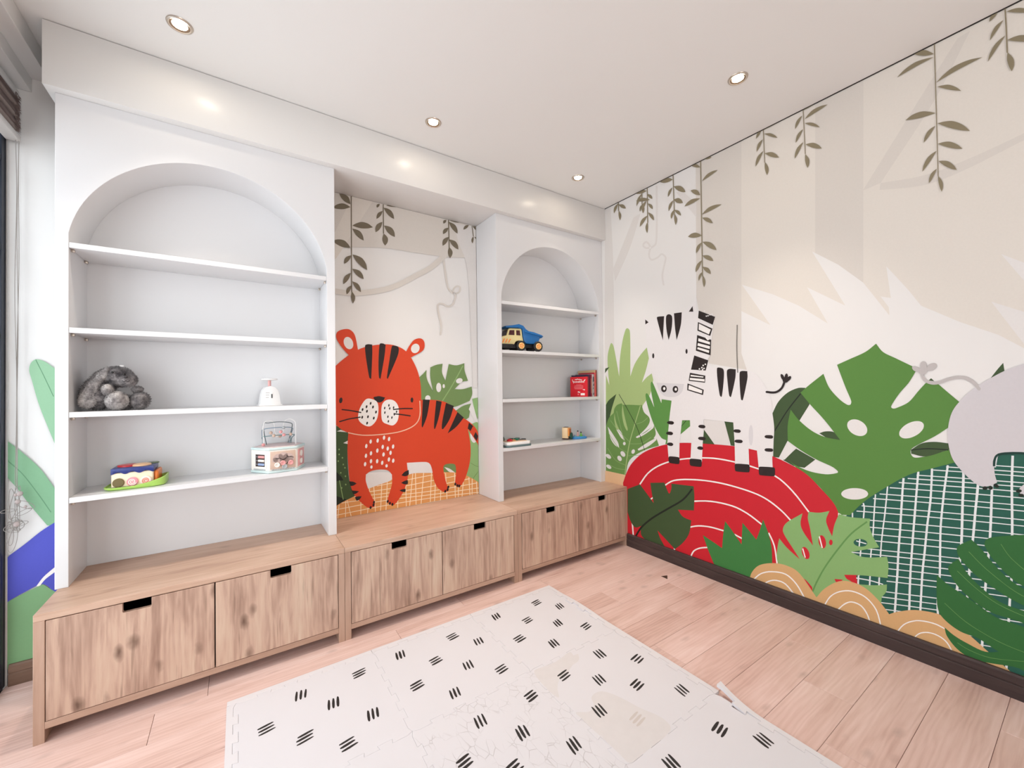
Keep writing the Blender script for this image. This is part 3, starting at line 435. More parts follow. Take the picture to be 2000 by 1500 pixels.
#R|rock_print|red rounded rock with white contour lines
red:959,969* 1040,1154 1149,1316 1357,1498 1658,1637 1983,1715 2344,1742 2744,1752 2996,1729 3162,1686 3319,1629 3496,1538 3633,1399 3738,1276 3787,1162* 3926,617* 3918,158* 3181,97* 2478,83* 1048,39*
white:1300,1003* 1326,1038* 1361,1088* 1402,1143* 1443,1190* 1486,1229* 1530,1265* 1578,1299* 1631,1332* 1690,1363* 1752,1393* 1817,1421* 1884,1445* 1952,1467* 2022,1485* 2093,1502* 2165,1516* 2240,1530* 2316,1542* 2392,1551* 2465,1557* 2537,1558* 2608,1556* 2676,1552* 2739,1547* 2792,1542* 2838,1537* 2885,1530* 2937,1520* 2999,1508* 3065,1493* 3130,1476* 3186,1453* 3234,1427* 3275,1396* 3314,1361* 3354,1321* 3398,1271* 3444,1212* 3484,1158* 3511,1121* 3522,1133* 3494,1170* 3454,1224* 3409,1283* 3364,1334* 3324,1374* 3285,1409* 3242,1441* 3194,1468* 3136,1491* 3071,1509* 3004,1524* 2942,1537* 2890,1547* 2843,1554* 2796,1559* 2743,1564* 2680,1569* 2612,1574* 2540,1576* 2467,1575* 2393,1569* 2316,1560* 2240,1548* 2164,1535* 2091,1520* 2019,1504* 1949,1485* 1880,1464* 1812,1439* 1745,1411* 1681,1381* 1621,1348* 1566,1315* 1516,1280* 1470,1242* 1426,1201* 1382,1152* 1340,1096* 1304,1046* 1279,1010*
white:1744,1073* 1766,1090* 1798,1115* 1836,1141* 1879,1162* 1929,1179* 1985,1194* 2047,1208* 2113,1219* 2186,1230* 2263,1239* 2342,1246* 2417,1250* 2489,1251* 2559,1251* 2628,1248* 2695,1243* 2762,1237* 2830,1229* 2893,1220* 2948,1210* 2993,1200* 3030,1189* 3064,1177* 3099,1161* 3136,1142* 3174,1119* 3210,1095* 3242,1072* 3272,1047* 3300,1020* 3323,996* 3340,980* 3350,993* 3334,1009* 3310,1033* 3282,1060* 3251,1086* 3219,1109* 3183,1134* 3145,1157* 3107,1177* 3072,1192* 3037,1205* 2999,1216* 2954,1226* 2899,1237* 2835,1246* 2767,1254* 2699,1261* 2632,1266* 2563,1269* 2493,1270* 2421,1268* 2345,1264* 2265,1257* 2187,1249* 2114,1238* 2047,1227* 1984,1213* 1926,1198* 1874,1180* 1827,1157* 1786,1129* 1754,1104* 1731,1087*
white:2153,930* 2201,942* 2267,960* 2341,977* 2413,988* 2483,995* 2557,998* 2627,997* 2689,993* 2741,986* 2787,974* 2829,960* 2871,944* 2917,922* 2964,896* 3005,871* 3034,855* 3044,870* 3015,887* 2974,911* 2927,938* 2880,960* 2837,977* 2794,991* 2748,1003* 2695,1011* 2632,1015* 2561,1016* 2487,1013* 2415,1007* 2342,995* 2267,978* 2200,961* 2153,949*
white:3102,781* 3114,759* 3130,728* 3146,691* 3160,650* 3170,596* 3177,532* 3183,473* 3188,431* 3202,438* 3198,480* 3192,539* 3184,604* 3174,658* 3160,701* 3143,739* 3127,770* 3116,792*
white:2103,563* 2126,574* 2160,590* 2198,606* 2236,620* 2276,630* 2318,639* 2362,646* 2405,650* 2452,653* 2502,653* 2546,652* 2576,651* 2582,670* 2552,670* 2507,671* 2457,671* 2409,669* 2365,664* 2321,657* 2277,649* 2236,638* 2195,624* 2156,607* 2122,591* 2099,580*
white:2710,646* 2802,622* 2810,639* 2718,663*
white:2125,167* 2132,186* 2143,212* 2155,240* 2170,263* 2187,281* 2207,298* 2230,314* 2254,328* 2284,342* 2318,356* 2349,367* 2371,375* 2370,393* 2349,385* 2317,374* 2282,360* 2250,345* 2224,329* 2199,312* 2176,293* 2155,271* 2138,244* 2124,214* 2114,187* 2106,168*
white:1117,395* 1136,161* 1163,170* 1144,404*
white:1461,789* 1544,860* 1530,873* 1447,802*
white:1859,222* 1858,168* 1880,175* 1881,229*
white:3775,1182* 3803,1174* 3774,1146*
#R|leaf_print|dark green leaf on the red rock
forest:1050,889* 1290,1007* 1415,891 1535,775* 1506,910 1481,1066* 1725,1115* 1762,1029 1803,971 1837,1055 1838,1121* 2180,1149* 2188,1010 2178,821* 1936,773* 2011,695 2137,675* 2099,487 2003,332 1877,202* 1759,279 1594,387* 1632,296 1712,187* 1550,165 1414,174 1308,224 1290,301 1311,377* 1189,320 1101,392 1043,522*
ink:2146,1113* 2123,1081* 2091,1036* 2051,986* 2006,938* 1954,894* 1893,848* 1827,802* 1761,754* 1695,705* 1626,654* 1558,603* 1494,553* 1437,503* 1384,453* 1335,405* 1292,358* 1256,310* 1225,263* 1202,223* 1185,195* 1216,190* 1232,218* 1255,257* 1284,302* 1318,346* 1358,391* 1405,438* 1457,486* 1513,535* 1574,584* 1641,635* 1710,685* 1776,734* 1841,782* 1907,829* 1969,876* 2024,922* 2071,973* 2112,1025* 2144,1070* 2167,1102*
#R|grass_print|green spiky grass at the skirting
grass:2299,524* 2425,481 2555,433* 2572,604 2601,787* 2686,694 2799,557* 2807,691 2815,825* 2890,752 2972,666* 3012,786 3052,927* 3112,761 3141,575 3134,219* 2876,45* 2479,122* 2380,327
#R|leaf_print|pale green split leaf at the skirting
pale:3531,328* 3455,388 3331,383 3222,415* 3191,521 3200,641 3220,756* 3299,672 3422,585* 3362,678 3275,809 3261,877 3304,960 3456,1098* 3436,981 3464,892 3548,776* 3525,950 3506,1055 3514,1129* 3610,1143 3701,1183* 3671,1085 3686,1008 3720,925* 3742,1050 3782,1172* 3881,1165 4031,1188* 4025,1114 4048,1021 4093,930* 4006,884 3875,814* 3946,795 4024,809 4148,857* 4157,775 4149,657* 4021,628 3912,597 3819,565* 3839,533 3910,510 4049,551 4143,594* 4137,525 4103,457* 4092,336* 3556,99*
red:3732,490* 3802,509* 3774,457* 3742,464*
red:3814,563* 3891,589* 3902,519* 3839,527
teal:3912,594* 4021,625 4144,654* 4138,593* 4048,549 3920,514*
net:3924,598* 3919,514* 3932,518* 3936,602*
net:4013,622* 4009,533* 4020,537* 4025,626*
net:4082,636* 4079,561* 4090,565* 4094,640*
net:3911,562* 3931,565* 3959,570* 3991,575* 4019,578* 4046,580* 4073,579* 4097,579* 4114,578* 4116,589* 4100,589* 4076,590* 4048,590* 4021,589* 3993,586* 3961,581* 3932,576* 3912,573*
red:3509,697 3515,659 3508,627 3489,612 3466,620 3448,649 3441,688 3448,721 3467,736 3490,727
red:3664,860 3665,819 3653,786 3634,775 3614,790 3601,825 3601,867 3613,900 3632,910 3652,895
red:3723,864 3720,846 3712,833 3703,830 3695,838 3692,854 3696,872 3704,886 3713,888 3721,880
teal:4004,939 3992,914 3964,896 3931,890 3905,899 3897,920 3910,945 3938,964 3971,969 3996,960
white:3446,710* 3469,620* 3479,627* 3457,717*
white:3602,889* 3626,774* 3637,781* 3613,895*
net:3942,963* 3936,890* 3946,892* 3952,965*
net:3917,933* 3996,929* 3999,939* 3919,944*
stem:4003,1159* 3980,1132* 3947,1094* 3909,1049* 3874,1002* 3843,954* 3813,903* 3783,849* 3753,795* 3723,739* 3693,681* 3664,623* 3639,570* 3617,520* 3598,474* 3581,431* 3566,393* 3554,358* 3543,326* 3535,300* 3529,282* 3543,281* 3549,299* 3557,325* 3567,356* 3580,391* 3594,428* 3611,470* 3629,516* 3651,565* 3676,618* 3705,675* 3735,733* 3764,788* 3794,842* 3823,895* 3853,946* 3883,992* 3917,1038* 3954,1083* 3987,1121* 4010,1147*
#R|mound_print|three sand mounds with white arcs
sand:2878,138* 2916,262 3004,376 3155,452 3297,471 3417,429 3570,233* 3641,351 3749,465 3851,512 3972,499 4075,421 4151,323* 4191,140* 4121,-113* 3564,-88* 2874,-48*
sand:4147,312* 4211,365 4333,437 4481,468 4534,432 4653,379 4757,294* 4882,187* 4746,57* 4104,-12*
white:2945,186* 2958,203* 2977,228* 2999,254* 3022,277* 3047,295* 3075,313* 3105,328* 3137,340* 3171,351* 3208,360* 3245,365* 3277,363* 3306,353* 3332,337* 3357,317* 3380,293* 3403,262* 3425,225* 3444,190* 3458,166* 3468,177* 3455,201* 3436,236* 3413,274* 3390,305* 3366,329* 3341,350* 3313,367* 3283,377* 3248,379* 3211,374* 3173,365* 3137,354* 3104,342* 3073,326* 3044,308* 3017,288* 2991,264* 2968,236* 2949,210* 2936,193*
white:3029,145* 3043,159* 3062,180* 3083,201* 3104,218* 3123,231* 3142,242* 3162,251* 3183,257* 3205,260* 3228,262* 3251,259* 3274,250* 3298,231* 3324,204* 3347,177* 3363,159* 3372,171* 3357,190* 3334,217* 3308,244* 3282,264* 3258,273* 3233,277* 3208,275* 3185,272* 3163,265* 3141,256* 3120,244* 3100,230* 3078,211* 3055,189* 3036,169* 3022,154*
white:3642,171* 3652,194* 3665,226* 3680,260* 3697,289* 3714,313* 3732,334* 3752,353* 3774,370* 3797,385* 3822,399* 3847,409* 3873,415* 3900,417* 3928,415* 3955,410* 3979,399* 4002,383* 4023,362* 4042,337* 4057,308* 4069,271* 4078,226* 4085,184* 4090,155* 4099,162* 4094,191* 4087,233* 4078,278* 4066,317* 4049,347* 4030,372* 4008,394* 3985,411* 3959,422* 3932,428* 3903,430* 3875,428* 3848,422* 3822,411* 3796,397* 3772,381* 3749,363* 3728,343* 3708,320* 3689,295* 3672,264* 3656,229* 3642,196* 3633,174*
white:3747,160* 3759,179* 3776,207* 3794,236* 3812,258* 3827,275* 3841,289* 3856,300* 3871,307* 3889,310* 3908,310* 3926,307* 3942,300* 3955,289* 3967,274* 3977,257* 3987,239* 3994,219* 4000,196* 4005,175* 4008,160* 4017,168* 4014,182* 4009,204* 4003,227* 3995,248* 3986,267* 3975,285* 3962,300* 3948,312* 3931,319* 3911,323* 3892,323* 3873,319* 3855,311* 3839,300* 3822,285* 3806,267* 3788,242* 3769,213* 3751,185* 3740,166*
white:4201,154* 4211,175* 4225,205* 4240,236* 4256,262* 4271,282* 4289,300* 4306,315* 4324,328* 4340,339* 4356,346* 4373,352* 4390,357* 4408,361* 4427,364* 4445,365* 4462,365* 4478,363* 4493,359* 4507,355* 4516,352* 4519,362* 4510,365* 4497,369* 4481,374* 4464,376* 4447,376* 4429,374* 4409,372* 4391,368* 4374,363* 4357,357* 4340,349* 4323,338* 4305,325* 4286,309* 4268,290* 4251,269* 4234,241* 4218,208* 4205,178* 4195,158*
white:4314,157* 4322,171* 4332,191* 4344,212* 4357,229* 4369,242* 4383,252* 4398,261* 4413,267* 4428,272* 4444,274* 4460,273* 4475,271* 4490,266* 4504,259* 4517,250* 4528,237* 4539,219* 4550,196* 4558,173* 4565,158* 4571,166* 4565,181* 4556,203* 4545,227* 4534,246* 4522,259* 4508,269* 4494,276* 4479,281* 4463,284* 4447,284* 4430,282* 4414,278* 4398,271* 4382,262* 4367,251* 4353,237* 4340,218* 4327,196* 4316,175* 4309,161*
#R|leaf_print|dark green split leaf at the lower right
jade:4759,1162* 4767,1201 4794,1230 4875,1270 5003,1317* 4995,893* 4933,909 4864,974 4792,1078
jade:4603,1075 4622,1119 4689,1183* 4737,1129 4804,1025 4882,930 4995,853* 4993,734* 4893,771 4801,826 4705,894 4620,1004
jade:4550,881 4566,936 4612,996* 4662,889 4745,793 4846,720 4992,704* 4990,594* 4922,612 4791,618 4687,674 4601,763
jade:4479,810* 4540,755 4629,703 4722,646 4810,591 4915,583 4990,574* 4987,395* 4852,313 4717,368 4609,379 4519,436 4481,508 4474,651
jade:4518,368* 4571,328 4644,299 4750,280 4852,339 4987,435* 4983,195* 4922,240 4776,200 4678,178 4591,218 4532,298
jade:4849,138* 4921,189 4983,205 5067,205* 5065,49*
jade:4984,1306* 5201,1351 5300,924 5238,343 5065,98* 4970,128* 4981,788*
stem:4846,1193* 4855,1176* 4866,1151* 4880,1123* 4897,1097* 4920,1070* 4947,1041* 4973,1016* 4990,999* 4992,1002* 4975,1020* 4949,1045* 4922,1073* 4899,1100* 4882,1126* 4868,1154* 4857,1179* 4849,1196*
stem:4671,1074* 4687,1055* 4708,1027* 4734,996* 4761,966* 4793,936* 4828,904* 4863,875* 4893,851* 4920,834* 4945,821* 4966,813* 4981,806* 4982,810* 4968,817* 4947,825* 4922,838* 4895,855* 4864,878* 4830,908* 4795,940* 4763,970* 4736,1000* 4710,1031* 4689,1058* 4674,1078*
stem:4602,887* 4620,868* 4645,841* 4673,812* 4702,785* 4731,761* 4760,738* 4791,717* 4825,699* 4865,684* 4910,672* 4951,663* 4978,656* 4979,660* 4952,667* 4911,676* 4867,689* 4826,703* 4793,721* 4762,742* 4732,765* 4704,789* 4675,816* 4647,845* 4622,872* 4604,891*
stem:4521,579* 4542,559* 4573,530* 4609,498* 4646,471* 4687,449* 4732,429* 4777,411* 4820,397* 4863,388* 4908,382* 4947,379* 4974,376* 4975,380* 4948,383* 4909,386* 4865,392* 4821,402* 4778,415* 4733,433* 4689,453* 4648,476* 4611,502* 4575,534* 4544,563* 4523,583*
stem:4591,271* 4603,265* 4620,257* 4641,249* 4664,243* 4689,240* 4716,237* 4747,237* 4784,243* 4832,259* 4887,281* 4938,302* 4973,316* 4973,320* 4939,306* 4888,285* 4832,263* 4784,248* 4748,242* 4717,241* 4690,244* 4666,248* 4642,253* 4622,261* 4605,270* 4593,275*
#R|zebra_print|white zebra with black stripes
cream:2267,3697* 2272,3523* 2517,3407* 2479,3180 2448,2915 2411,2826 2529,2727 2909,2693 3052,2581 3159,2370 3176,2193* 3192,1987 3166,1690 3170,1513* 3017,1504* 3000,1729* 2905,1741* 2909,1518* 2741,1492* 2739,1793* 2728,2047* 2616,2053* 2343,2066* 2331,1887 2305,1493* 2139,1470* 2158,1733* 2145,2041* 2025,2034* 1980,1715* 1971,1481* 1802,1458* 1785,1695* 1823,2028 1866,2304* 1702,2329* 1620,2545 1546,2775 1473,3107 1433,3441 1408,3581* 1504,3504 1661,3513 2055,3533 2162,3603
fog:2347,2063* 2616,2053* 2691,1760* 2485,1751* 2341,1930*
mist:1620,2564* 2064,2537* 2033,2431 1953,2368 1851,2354 1746,2372 1662,2450
mist:2960,1908 2954,1835 2941,1789 2925,1788 2913,1831 2910,1904 2916,1977 2930,2023 2945,2024 2957,1980
black:1646,3515 1661,3532 1769,3524* 1755,3359 1741,3175* 1690,3349
black:1801,3510 1843,3540 1898,3495 1886,3324 1836,3168* 1803,3334
black:1929,3539* 2051,3534* 2032,3358 1964,3155* 1941,3334
black:2533,2727 2563,2739 2620,2707 2617,2560 2589,2368 2565,2381 2540,2562
black:2661,2689 2693,2716 2772,2707* 2762,2589 2706,2366 2684,2382 2666,2559
black:2818,2666 2848,2683 2908,2678* 2907,2585 2849,2328 2827,2336 2815,2524
black:1440,3527* 1499,3474* 1441,3450*
black:2155,3525* 2213,3591* 2222,3514*
black:1590,2963 1586,2941 1577,2928 1566,2928 1557,2943 1554,2966 1558,2988 1568,3001 1579,3000 1587,2985
black:2127,2984 2124,2965 2116,2953 2106,2954 2099,2967 2096,2987 2100,3006 2108,3018 2117,3017 2125,3004
black:1790,2474 1781,2444 1757,2426 1728,2426 1705,2445 1697,2474 1706,2504 1730,2522 1759,2521 1782,2503
white:1769,2476 1765,2463 1756,2455 1744,2455 1735,2463 1731,2476 1735,2489 1745,2497 1757,2497 1766,2489
black:1974,2463 1965,2435 1943,2417 1916,2417 1894,2435 1886,2464 1895,2493 1917,2510 1945,2510 1967,2492
white:1954,2465 1951,2453 1942,2445 1930,2445 1921,2453 1918,2465 1922,2478 1931,2486 1942,2486 1951,2478
black:2300,3515* 2522,3398* 2489,3298* 2289,3417*
cream:2438,3425 2433,3418 2423,3420 2418,3428 2423,3434 2433,3433
cream:2465,3432 2459,3426 2449,3427 2444,3435 2449,3442 2460,3440
cream:2416,3423 2410,3417 2400,3418 2395,3426 2400,3433 2411,3431
cream:2391,3495 2385,3488 2375,3490 2369,3498 2375,3505 2386,3503
cream:2494,3434 2489,3428 2478,3429 2473,3437 2479,3444 2489,3442
black:2286,3364* 2485,3249* 2452,3158* 2276,3250*
white:2300,3342* 2463,3240* 2435,3181* 2295,3260*
black:2271,3192* 2465,3106* 2451,2905* 2249,2983*
white:2289,3147* 2447,3079* 2447,3046* 2284,3108*
white:2280,3083* 2446,3024* 2442,2988* 2272,3049*
white:2400,3155* 2443,3113* 2416,3103* 2386,3140*
white:2276,3028* 2435,2970* 2431,2937* 2268,3003*
black:2224,2921* 2420,2842* 2382,2709* 2173,2731*
white:2359,2778 2353,2769 2343,2770 2338,2779 2343,2788 2354,2787
white:2371,2738 2365,2730 2354,2730 2349,2739 2355,2748 2365,2747
white:2341,2750 2335,2741 2324,2742 2319,2751 2325,2760 2335,2759
white:2389,2791 2384,2783 2373,2784 2368,2793 2374,2801 2384,2801
white:2306,2735 2301,2726 2290,2727 2284,2736 2290,2744 2301,2744
white:2349,2722 2343,2714 2333,2714 2328,2723 2333,2732 2344,2732
black:2157,2689* 2376,2642* 2370,2549* 2136,2580*
white:2168,2661* 2351,2631* 2347,2617* 2164,2640*
white:2156,2620* 2364,2596* 2364,2563* 2152,2592*
black:2118,2545* 2351,2456* 2339,2386* 2111,2452*
white:2137,2522* 2329,2448* 2323,2407* 2130,2462*
black:3117,2414* 3135,2412* 3161,2408* 3190,2407* 3216,2410* 3238,2419* 3258,2432* 3275,2448* 3289,2465* 3301,2487* 3310,2511* 3317,2533* 3321,2548* 3300,2556* 3296,2541* 3289,2520* 3281,2498* 3272,2480* 3260,2466* 3245,2452* 3228,2441* 3211,2434* 3190,2432* 3163,2433* 3138,2437* 3120,2439*
black:3135,2426 3132,2419 3125,2415 3117,2415 3110,2419 3108,2426 3110,2433 3117,2438 3126,2438 3133,2433
black:3305,2598 3311,2575 3309,2558 3300,2554 3288,2564 3276,2585 3270,2608 3272,2625 3281,2629 3294,2619
black:3343,2591 3338,2568 3328,2555 3318,2556 3311,2571 3310,2595 3316,2619 3325,2632 3336,2631 3343,2615
black:3364,2563 3350,2550 3337,2547 3329,2554 3330,2570 3340,2588 3354,2600 3367,2604 3375,2596 3374,2580
black:3347,2555 3341,2540 3327,2531 3309,2531 3295,2541 3290,2557 3296,2572 3310,2581 3328,2580 3342,2571
black:1787,1986 1813,2009 1875,2011 1899,1989 1874,1965 1816,1967
black:1769,1831 1795,1856 1857,1859 1881,1837 1856,1813 1798,1814
black:1779,1676 1804,1700 1858,1704 1882,1683 1857,1659 1808,1659
black:2264,1964 2286,1986 2344,1988 2364,1967 2343,1945 2289,1947
black:2257,1804 2279,1826 2344,1830 2365,1810 2343,1788 2282,1787
black:2242,1673 2264,1696 2308,1699 2329,1680 2307,1657 2267,1657
black:2728,1940 2747,1961 2800,1963 2818,1944 2799,1924 2749,1925
black:2739,1814 2758,1835 2820,1839 2838,1821 2819,1800 2761,1799
black:3087,1901 3104,1921 3164,1925 3180,1907 3163,1887 3106,1887
black:3084,1747 3101,1767 3161,1772 3177,1755 3160,1735 3103,1732
black:1802,1486 1823,1507 1956,1513 1975,1498 1974,1437 1954,1416 1826,1412 1805,1427
black:2130,1498 2150,1518 2284,1526 2302,1512 2301,1447 2282,1427 2151,1421 2133,1436
black:2737,1520 2753,1538 2897,1550 2912,1537 2911,1472 2895,1454 2754,1443 2739,1457
black:3017,1527 3032,1544 3177,1557 3190,1545 3189,1472 3175,1455 3033,1443 3019,1456
grey:2794,3256* 2792,3201* 2789,3123* 2785,3035* 2784,2953* 2784,2872* 2786,2789* 2788,2715* 2789,2664* 2800,2664* 2798,2715* 2797,2789* 2795,2872* 2795,2952* 2796,3033* 2799,3121* 2803,3200* 2805,3254*
#R|elephant_print|pale grey elephant body and tail
ash:5004,2650 4907,2604 4825,2544 4725,2455 4646,2350 4594,2243 4570,2107 4570,1972 4595,1840 4661,1728 4718,1662 4753,1642 4795,1653 4837,1689* 4825,1766 4826,1851 4848,1906 4895,1935 4992,1951 5041,1911 5033,1810 4994,1733 4949,1659 4961,1615 5017,1607 5108,1656 5197,1789 5257,2082 5236,2460 5154,2607 5084,2645
teal2:4829,1819* 4829,1829* 4830,1843* 4831,1858* 4833,1870* 4835,1882* 4838,1892* 4842,1901* 4850,1908* 4864,1915* 4882,1921* 4902,1926* 4921,1929* 4940,1932* 4961,1933* 4979,1934* 4991,1934* 4992,1952* 4980,1952* 4962,1952* 4941,1950* 4921,1948* 4902,1944* 4881,1940* 4862,1934* 4846,1926* 4835,1914* 4828,1901* 4824,1887* 4821,1874* 4818,1858* 4817,1842* 4817,1828* 4817,1818*
ashdark:4761,2457* 4756,2467* 4750,2482* 4741,2499* 4732,2514* 4722,2527* 4711,2538* 4698,2549* 4685,2557* 4672,2562* 4658,2564* 4644,2565* 4630,2565* 4615,2562* 4601,2559* 4587,2554* 4574,2549* 4561,2543* 4549,2536* 4538,2530* 4527,2525* 4515,2522* 4504,2520* 4492,2519* 4482,2520* 4472,2523* 4463,2527* 4454,2533* 4447,2539* 4442,2546* 4437,2555* 4433,2565* 4430,2574* 4429,2581* 4428,2587* 4428,2594* 4427,2599* 4406,2597* 4406,2592* 4406,2584* 4407,2573* 4410,2562* 4414,2551* 4419,2539* 4425,2526* 4434,2515* 4444,2506* 4455,2499* 4467,2494* 4479,2490* 4492,2489* 4505,2490* 4518,2493* 4531,2497* 4544,2502* 4556,2509* 4567,2515* 4579,2521* 4592,2526* 4605,2530* 4618,2534* 4631,2536* 4644,2536* 4656,2536* 4668,2533* 4679,2529* 4690,2523* 4700,2514* 4710,2504* 4719,2493* 4727,2481* 4734,2466* 4741,2451* 4746,2441*
ashdark:4763,2451 4761,2442 4756,2437 4750,2437 4745,2442 4743,2451 4745,2460 4750,2466 4757,2466 4761,2460
ashdark:4406,2616 4397,2608 4381,2609 4365,2620 4355,2637 4354,2653 4364,2662 4379,2660 4395,2649 4405,2632
ashdark:4449,2660 4445,2637 4434,2623 4420,2624 4410,2639 4406,2663 4411,2686 4422,2700 4435,2699 4446,2684
ashdark:4511,2669 4510,2649 4498,2628 4478,2615 4459,2613 4447,2625 4448,2645 4460,2666 4480,2680 4499,2681
ashdark:4452,2614 4446,2595 4432,2583 4414,2584 4400,2597 4395,2616 4401,2635 4415,2646 4433,2646 4447,2633
ink:4786,1634 4783,1625 4776,1618 4767,1616 4760,1620 4758,1629 4761,1638 4768,1645 4777,1646 4783,1642
ink:4814,1642 4812,1633 4806,1626 4798,1624 4792,1629 4790,1637 4792,1646 4798,1653 4806,1654 4812,1650
ink:4845,1655 4840,1648 4832,1647 4824,1652 4819,1660 4818,1669 4823,1676 4831,1677 4840,1672 4845,1664
ink:4961,1646 4958,1638 4951,1631 4942,1629 4934,1633 4932,1640 4935,1648 4942,1655 4951,1657 4959,1653
ink:4971,1614 4969,1607 4962,1601 4953,1599 4946,1602 4943,1609 4946,1616 4953,1622 4962,1624 4969,1621
#R|vine_print|
vine:950,5514* 952,5357* 971,5350* 969,5507*
vine:951,5483* 911,5472 874,5451 857,5405 862,5353* 894,5379 923,5416 941,5452
vine:964,5457* 986,5425 1018,5389 1065,5357 1110,5339* 1090,5386 1053,5427 1007,5447
vine:962,5364* 958,5332 958,5292 968,5240 985,5195* 1007,5230 1010,5278 989,5324
#R|vine_print|
vine:1408,5511* 1411,5284* 1427,5278* 1425,5504*
vine:1415,5449* 1376,5434 1338,5406 1317,5353 1316,5297* 1346,5331 1377,5376 1399,5416
vine:1419,5290* 1414,5263 1412,5228 1419,5182 1433,5142* 1454,5172 1459,5214 1442,5255
vine:1414,5283* 1393,5272 1375,5254 1370,5222 1379,5188* 1394,5208 1407,5235 1412,5261
#R|vine_print|
vine:1509,5508* 1507,4975* 1523,4970* 1525,5501*
vine:1509,5455* 1462,5488 1407,5514 1348,5516 1303,5495* 1360,5470 1423,5454 1472,5452
vine:1563,5298* 1511,5339 1446,5376 1369,5390 1306,5380* 1373,5347 1451,5319 1514,5305
vine:1515,5403* 1525,5377 1543,5348 1572,5317 1603,5295* 1598,5330 1577,5365 1546,5388
vine:1499,5308* 1463,5301 1428,5283 1410,5242 1410,5196* 1441,5218 1470,5249 1488,5281
vine:1528,5258* 1535,5232 1549,5202 1575,5168 1605,5142* 1605,5176 1589,5212 1559,5239
vine:1525,5124* 1537,5090 1556,5050 1589,5004 1624,4969* 1622,5013 1600,5061 1563,5097
vine:1513,5080* 1464,5076 1414,5059 1380,5015 1370,4960* 1415,4983 1460,5016 1491,5050
vine:1513,4983* 1490,4958 1474,4922 1480,4869 1503,4818* 1514,4856 1520,4905 1518,4947
#R|vine_print|
vine:1947,5508* 1956,4927* 1970,4923* 1961,5503*
vine:1949,5435* 1902,5474 1847,5506 1788,5508 1744,5484* 1800,5451 1863,5431 1912,5429
vine:1940,5325* 1910,5317 1881,5299 1866,5261 1866,5218* 1891,5240 1915,5271 1930,5300
vine:1961,5330* 1990,5287 2031,5241 2088,5199 2141,5175* 2114,5237 2066,5292 2011,5318
vine:1957,5145* 1980,5112 2012,5078 2058,5053 2100,5044* 2077,5094 2038,5133 1996,5145
vine:1951,5139* 1918,5127 1887,5105 1871,5061 1872,5013* 1899,5040 1924,5076 1940,5110
vine:1964,4997* 1978,4969 1999,4936 2032,4902 2066,4878* 2057,4918 2032,4958 1998,4982
vine:1960,4999* 1935,4986 1912,4965 1904,4926 1911,4885* 1930,4909 1947,4942 1956,4973
vine:1963,4943* 1960,4912 1959,4871 1967,4821 1980,4777* 2000,4813 2003,4860 1986,4905
#R|vine_print|
vine:2359,5508* 2356,3961* 2369,3958* 2372,5503*
vine:2360,5417* 2338,5451 2307,5484 2264,5505 2224,5508* 2256,5475 2296,5445 2331,5427
vine:2378,5221* 2424,5229 2480,5240 2545,5257 2595,5275* 2527,5290 2457,5284 2410,5255
vine:2353,5048* 2337,5088 2311,5130 2265,5159 2215,5169* 2242,5126 2281,5086 2320,5062
vine:2352,5005* 2295,5027 2230,5040 2164,5022 2118,4984* 2183,4979 2254,4983 2310,4994
vine:2369,4780* 2427,4782 2496,4788 2575,4800 2636,4815* 2558,4839 2473,4841 2413,4814
vine:2374,4737* 2397,4704 2429,4669 2474,4635 2515,4615* 2493,4664 2456,4707 2414,4728
vine:2364,4505* 2323,4542 2272,4572 2212,4575 2164,4552* 2216,4521 2277,4502 2326,4500
vine:2359,4412* 2326,4402 2294,4380 2278,4337 2278,4290* 2306,4315 2333,4350 2349,4383
vine:2371,4417* 2403,4374 2446,4327 2504,4281 2559,4251* 2531,4316 2482,4374 2425,4403
vine:2368,4234* 2392,4202 2425,4169 2471,4139 2514,4123* 2491,4172 2452,4212 2408,4229
vine:2358,4174* 2322,4161 2287,4136 2268,4089 2268,4037* 2299,4065 2328,4105 2346,4142
vine:2368,4086* 2382,4054 2404,4019 2440,3985 2477,3962* 2468,4007 2443,4049 2406,4072
vine:2360,4019* 2336,4006 2314,3985 2304,3949 2307,3912* 2326,3936 2344,3967 2354,3995
vine:2363,3976* 2361,3944 2361,3902 2369,3852 2381,3810* 2398,3850 2400,3898 2384,3941
vine:2410,5501* 2434,5488 2462,5476 2493,5471 2518,5475* 2487,5501 2454,5516 2429,5512
#R|vine_print|
vine:3138,5509* 3146,5107* 3154,5103* 3147,5505*
vine:3124,5502* 3101,5500 3079,5491 3064,5463 3061,5430* 3081,5443 3101,5463 3115,5484
vine:3151,5492* 3190,5490 3239,5490 3294,5494 3338,5502* 3282,5527 3222,5534 3180,5516
vine:3150,5445* 3177,5416 3212,5382 3254,5347 3291,5322* 3262,5368 3222,5411 3183,5433
vine:3135,5387* 3108,5379 3082,5359 3066,5319 3064,5274* 3086,5298 3109,5331 3124,5361
vine:3138,5248* 3106,5235 3073,5210 3053,5160 3050,5104* 3076,5137 3103,5179 3123,5217
vine:3152,5212* 3180,5179 3216,5143 3262,5110 3302,5090* 3272,5143 3230,5187 3189,5206
vine:3153,5107* 3150,5077 3150,5038 3159,4989 3172,4947* 3188,4981 3189,5026 3174,5070
#R|vine_print|
vine:3542,5509* 3553,5008* 3560,5004* 3549,5505*
vine:3548,5488* 3580,5488 3618,5490 3661,5497 3694,5508* 3649,5528 3602,5531 3570,5512
vine:3558,5385* 3601,5391 3654,5400 3716,5411 3766,5423* 3704,5443 3637,5443 3591,5418
vine:3535,5438* 3510,5430 3485,5411 3469,5372 3466,5327* 3487,5352 3508,5384 3524,5413
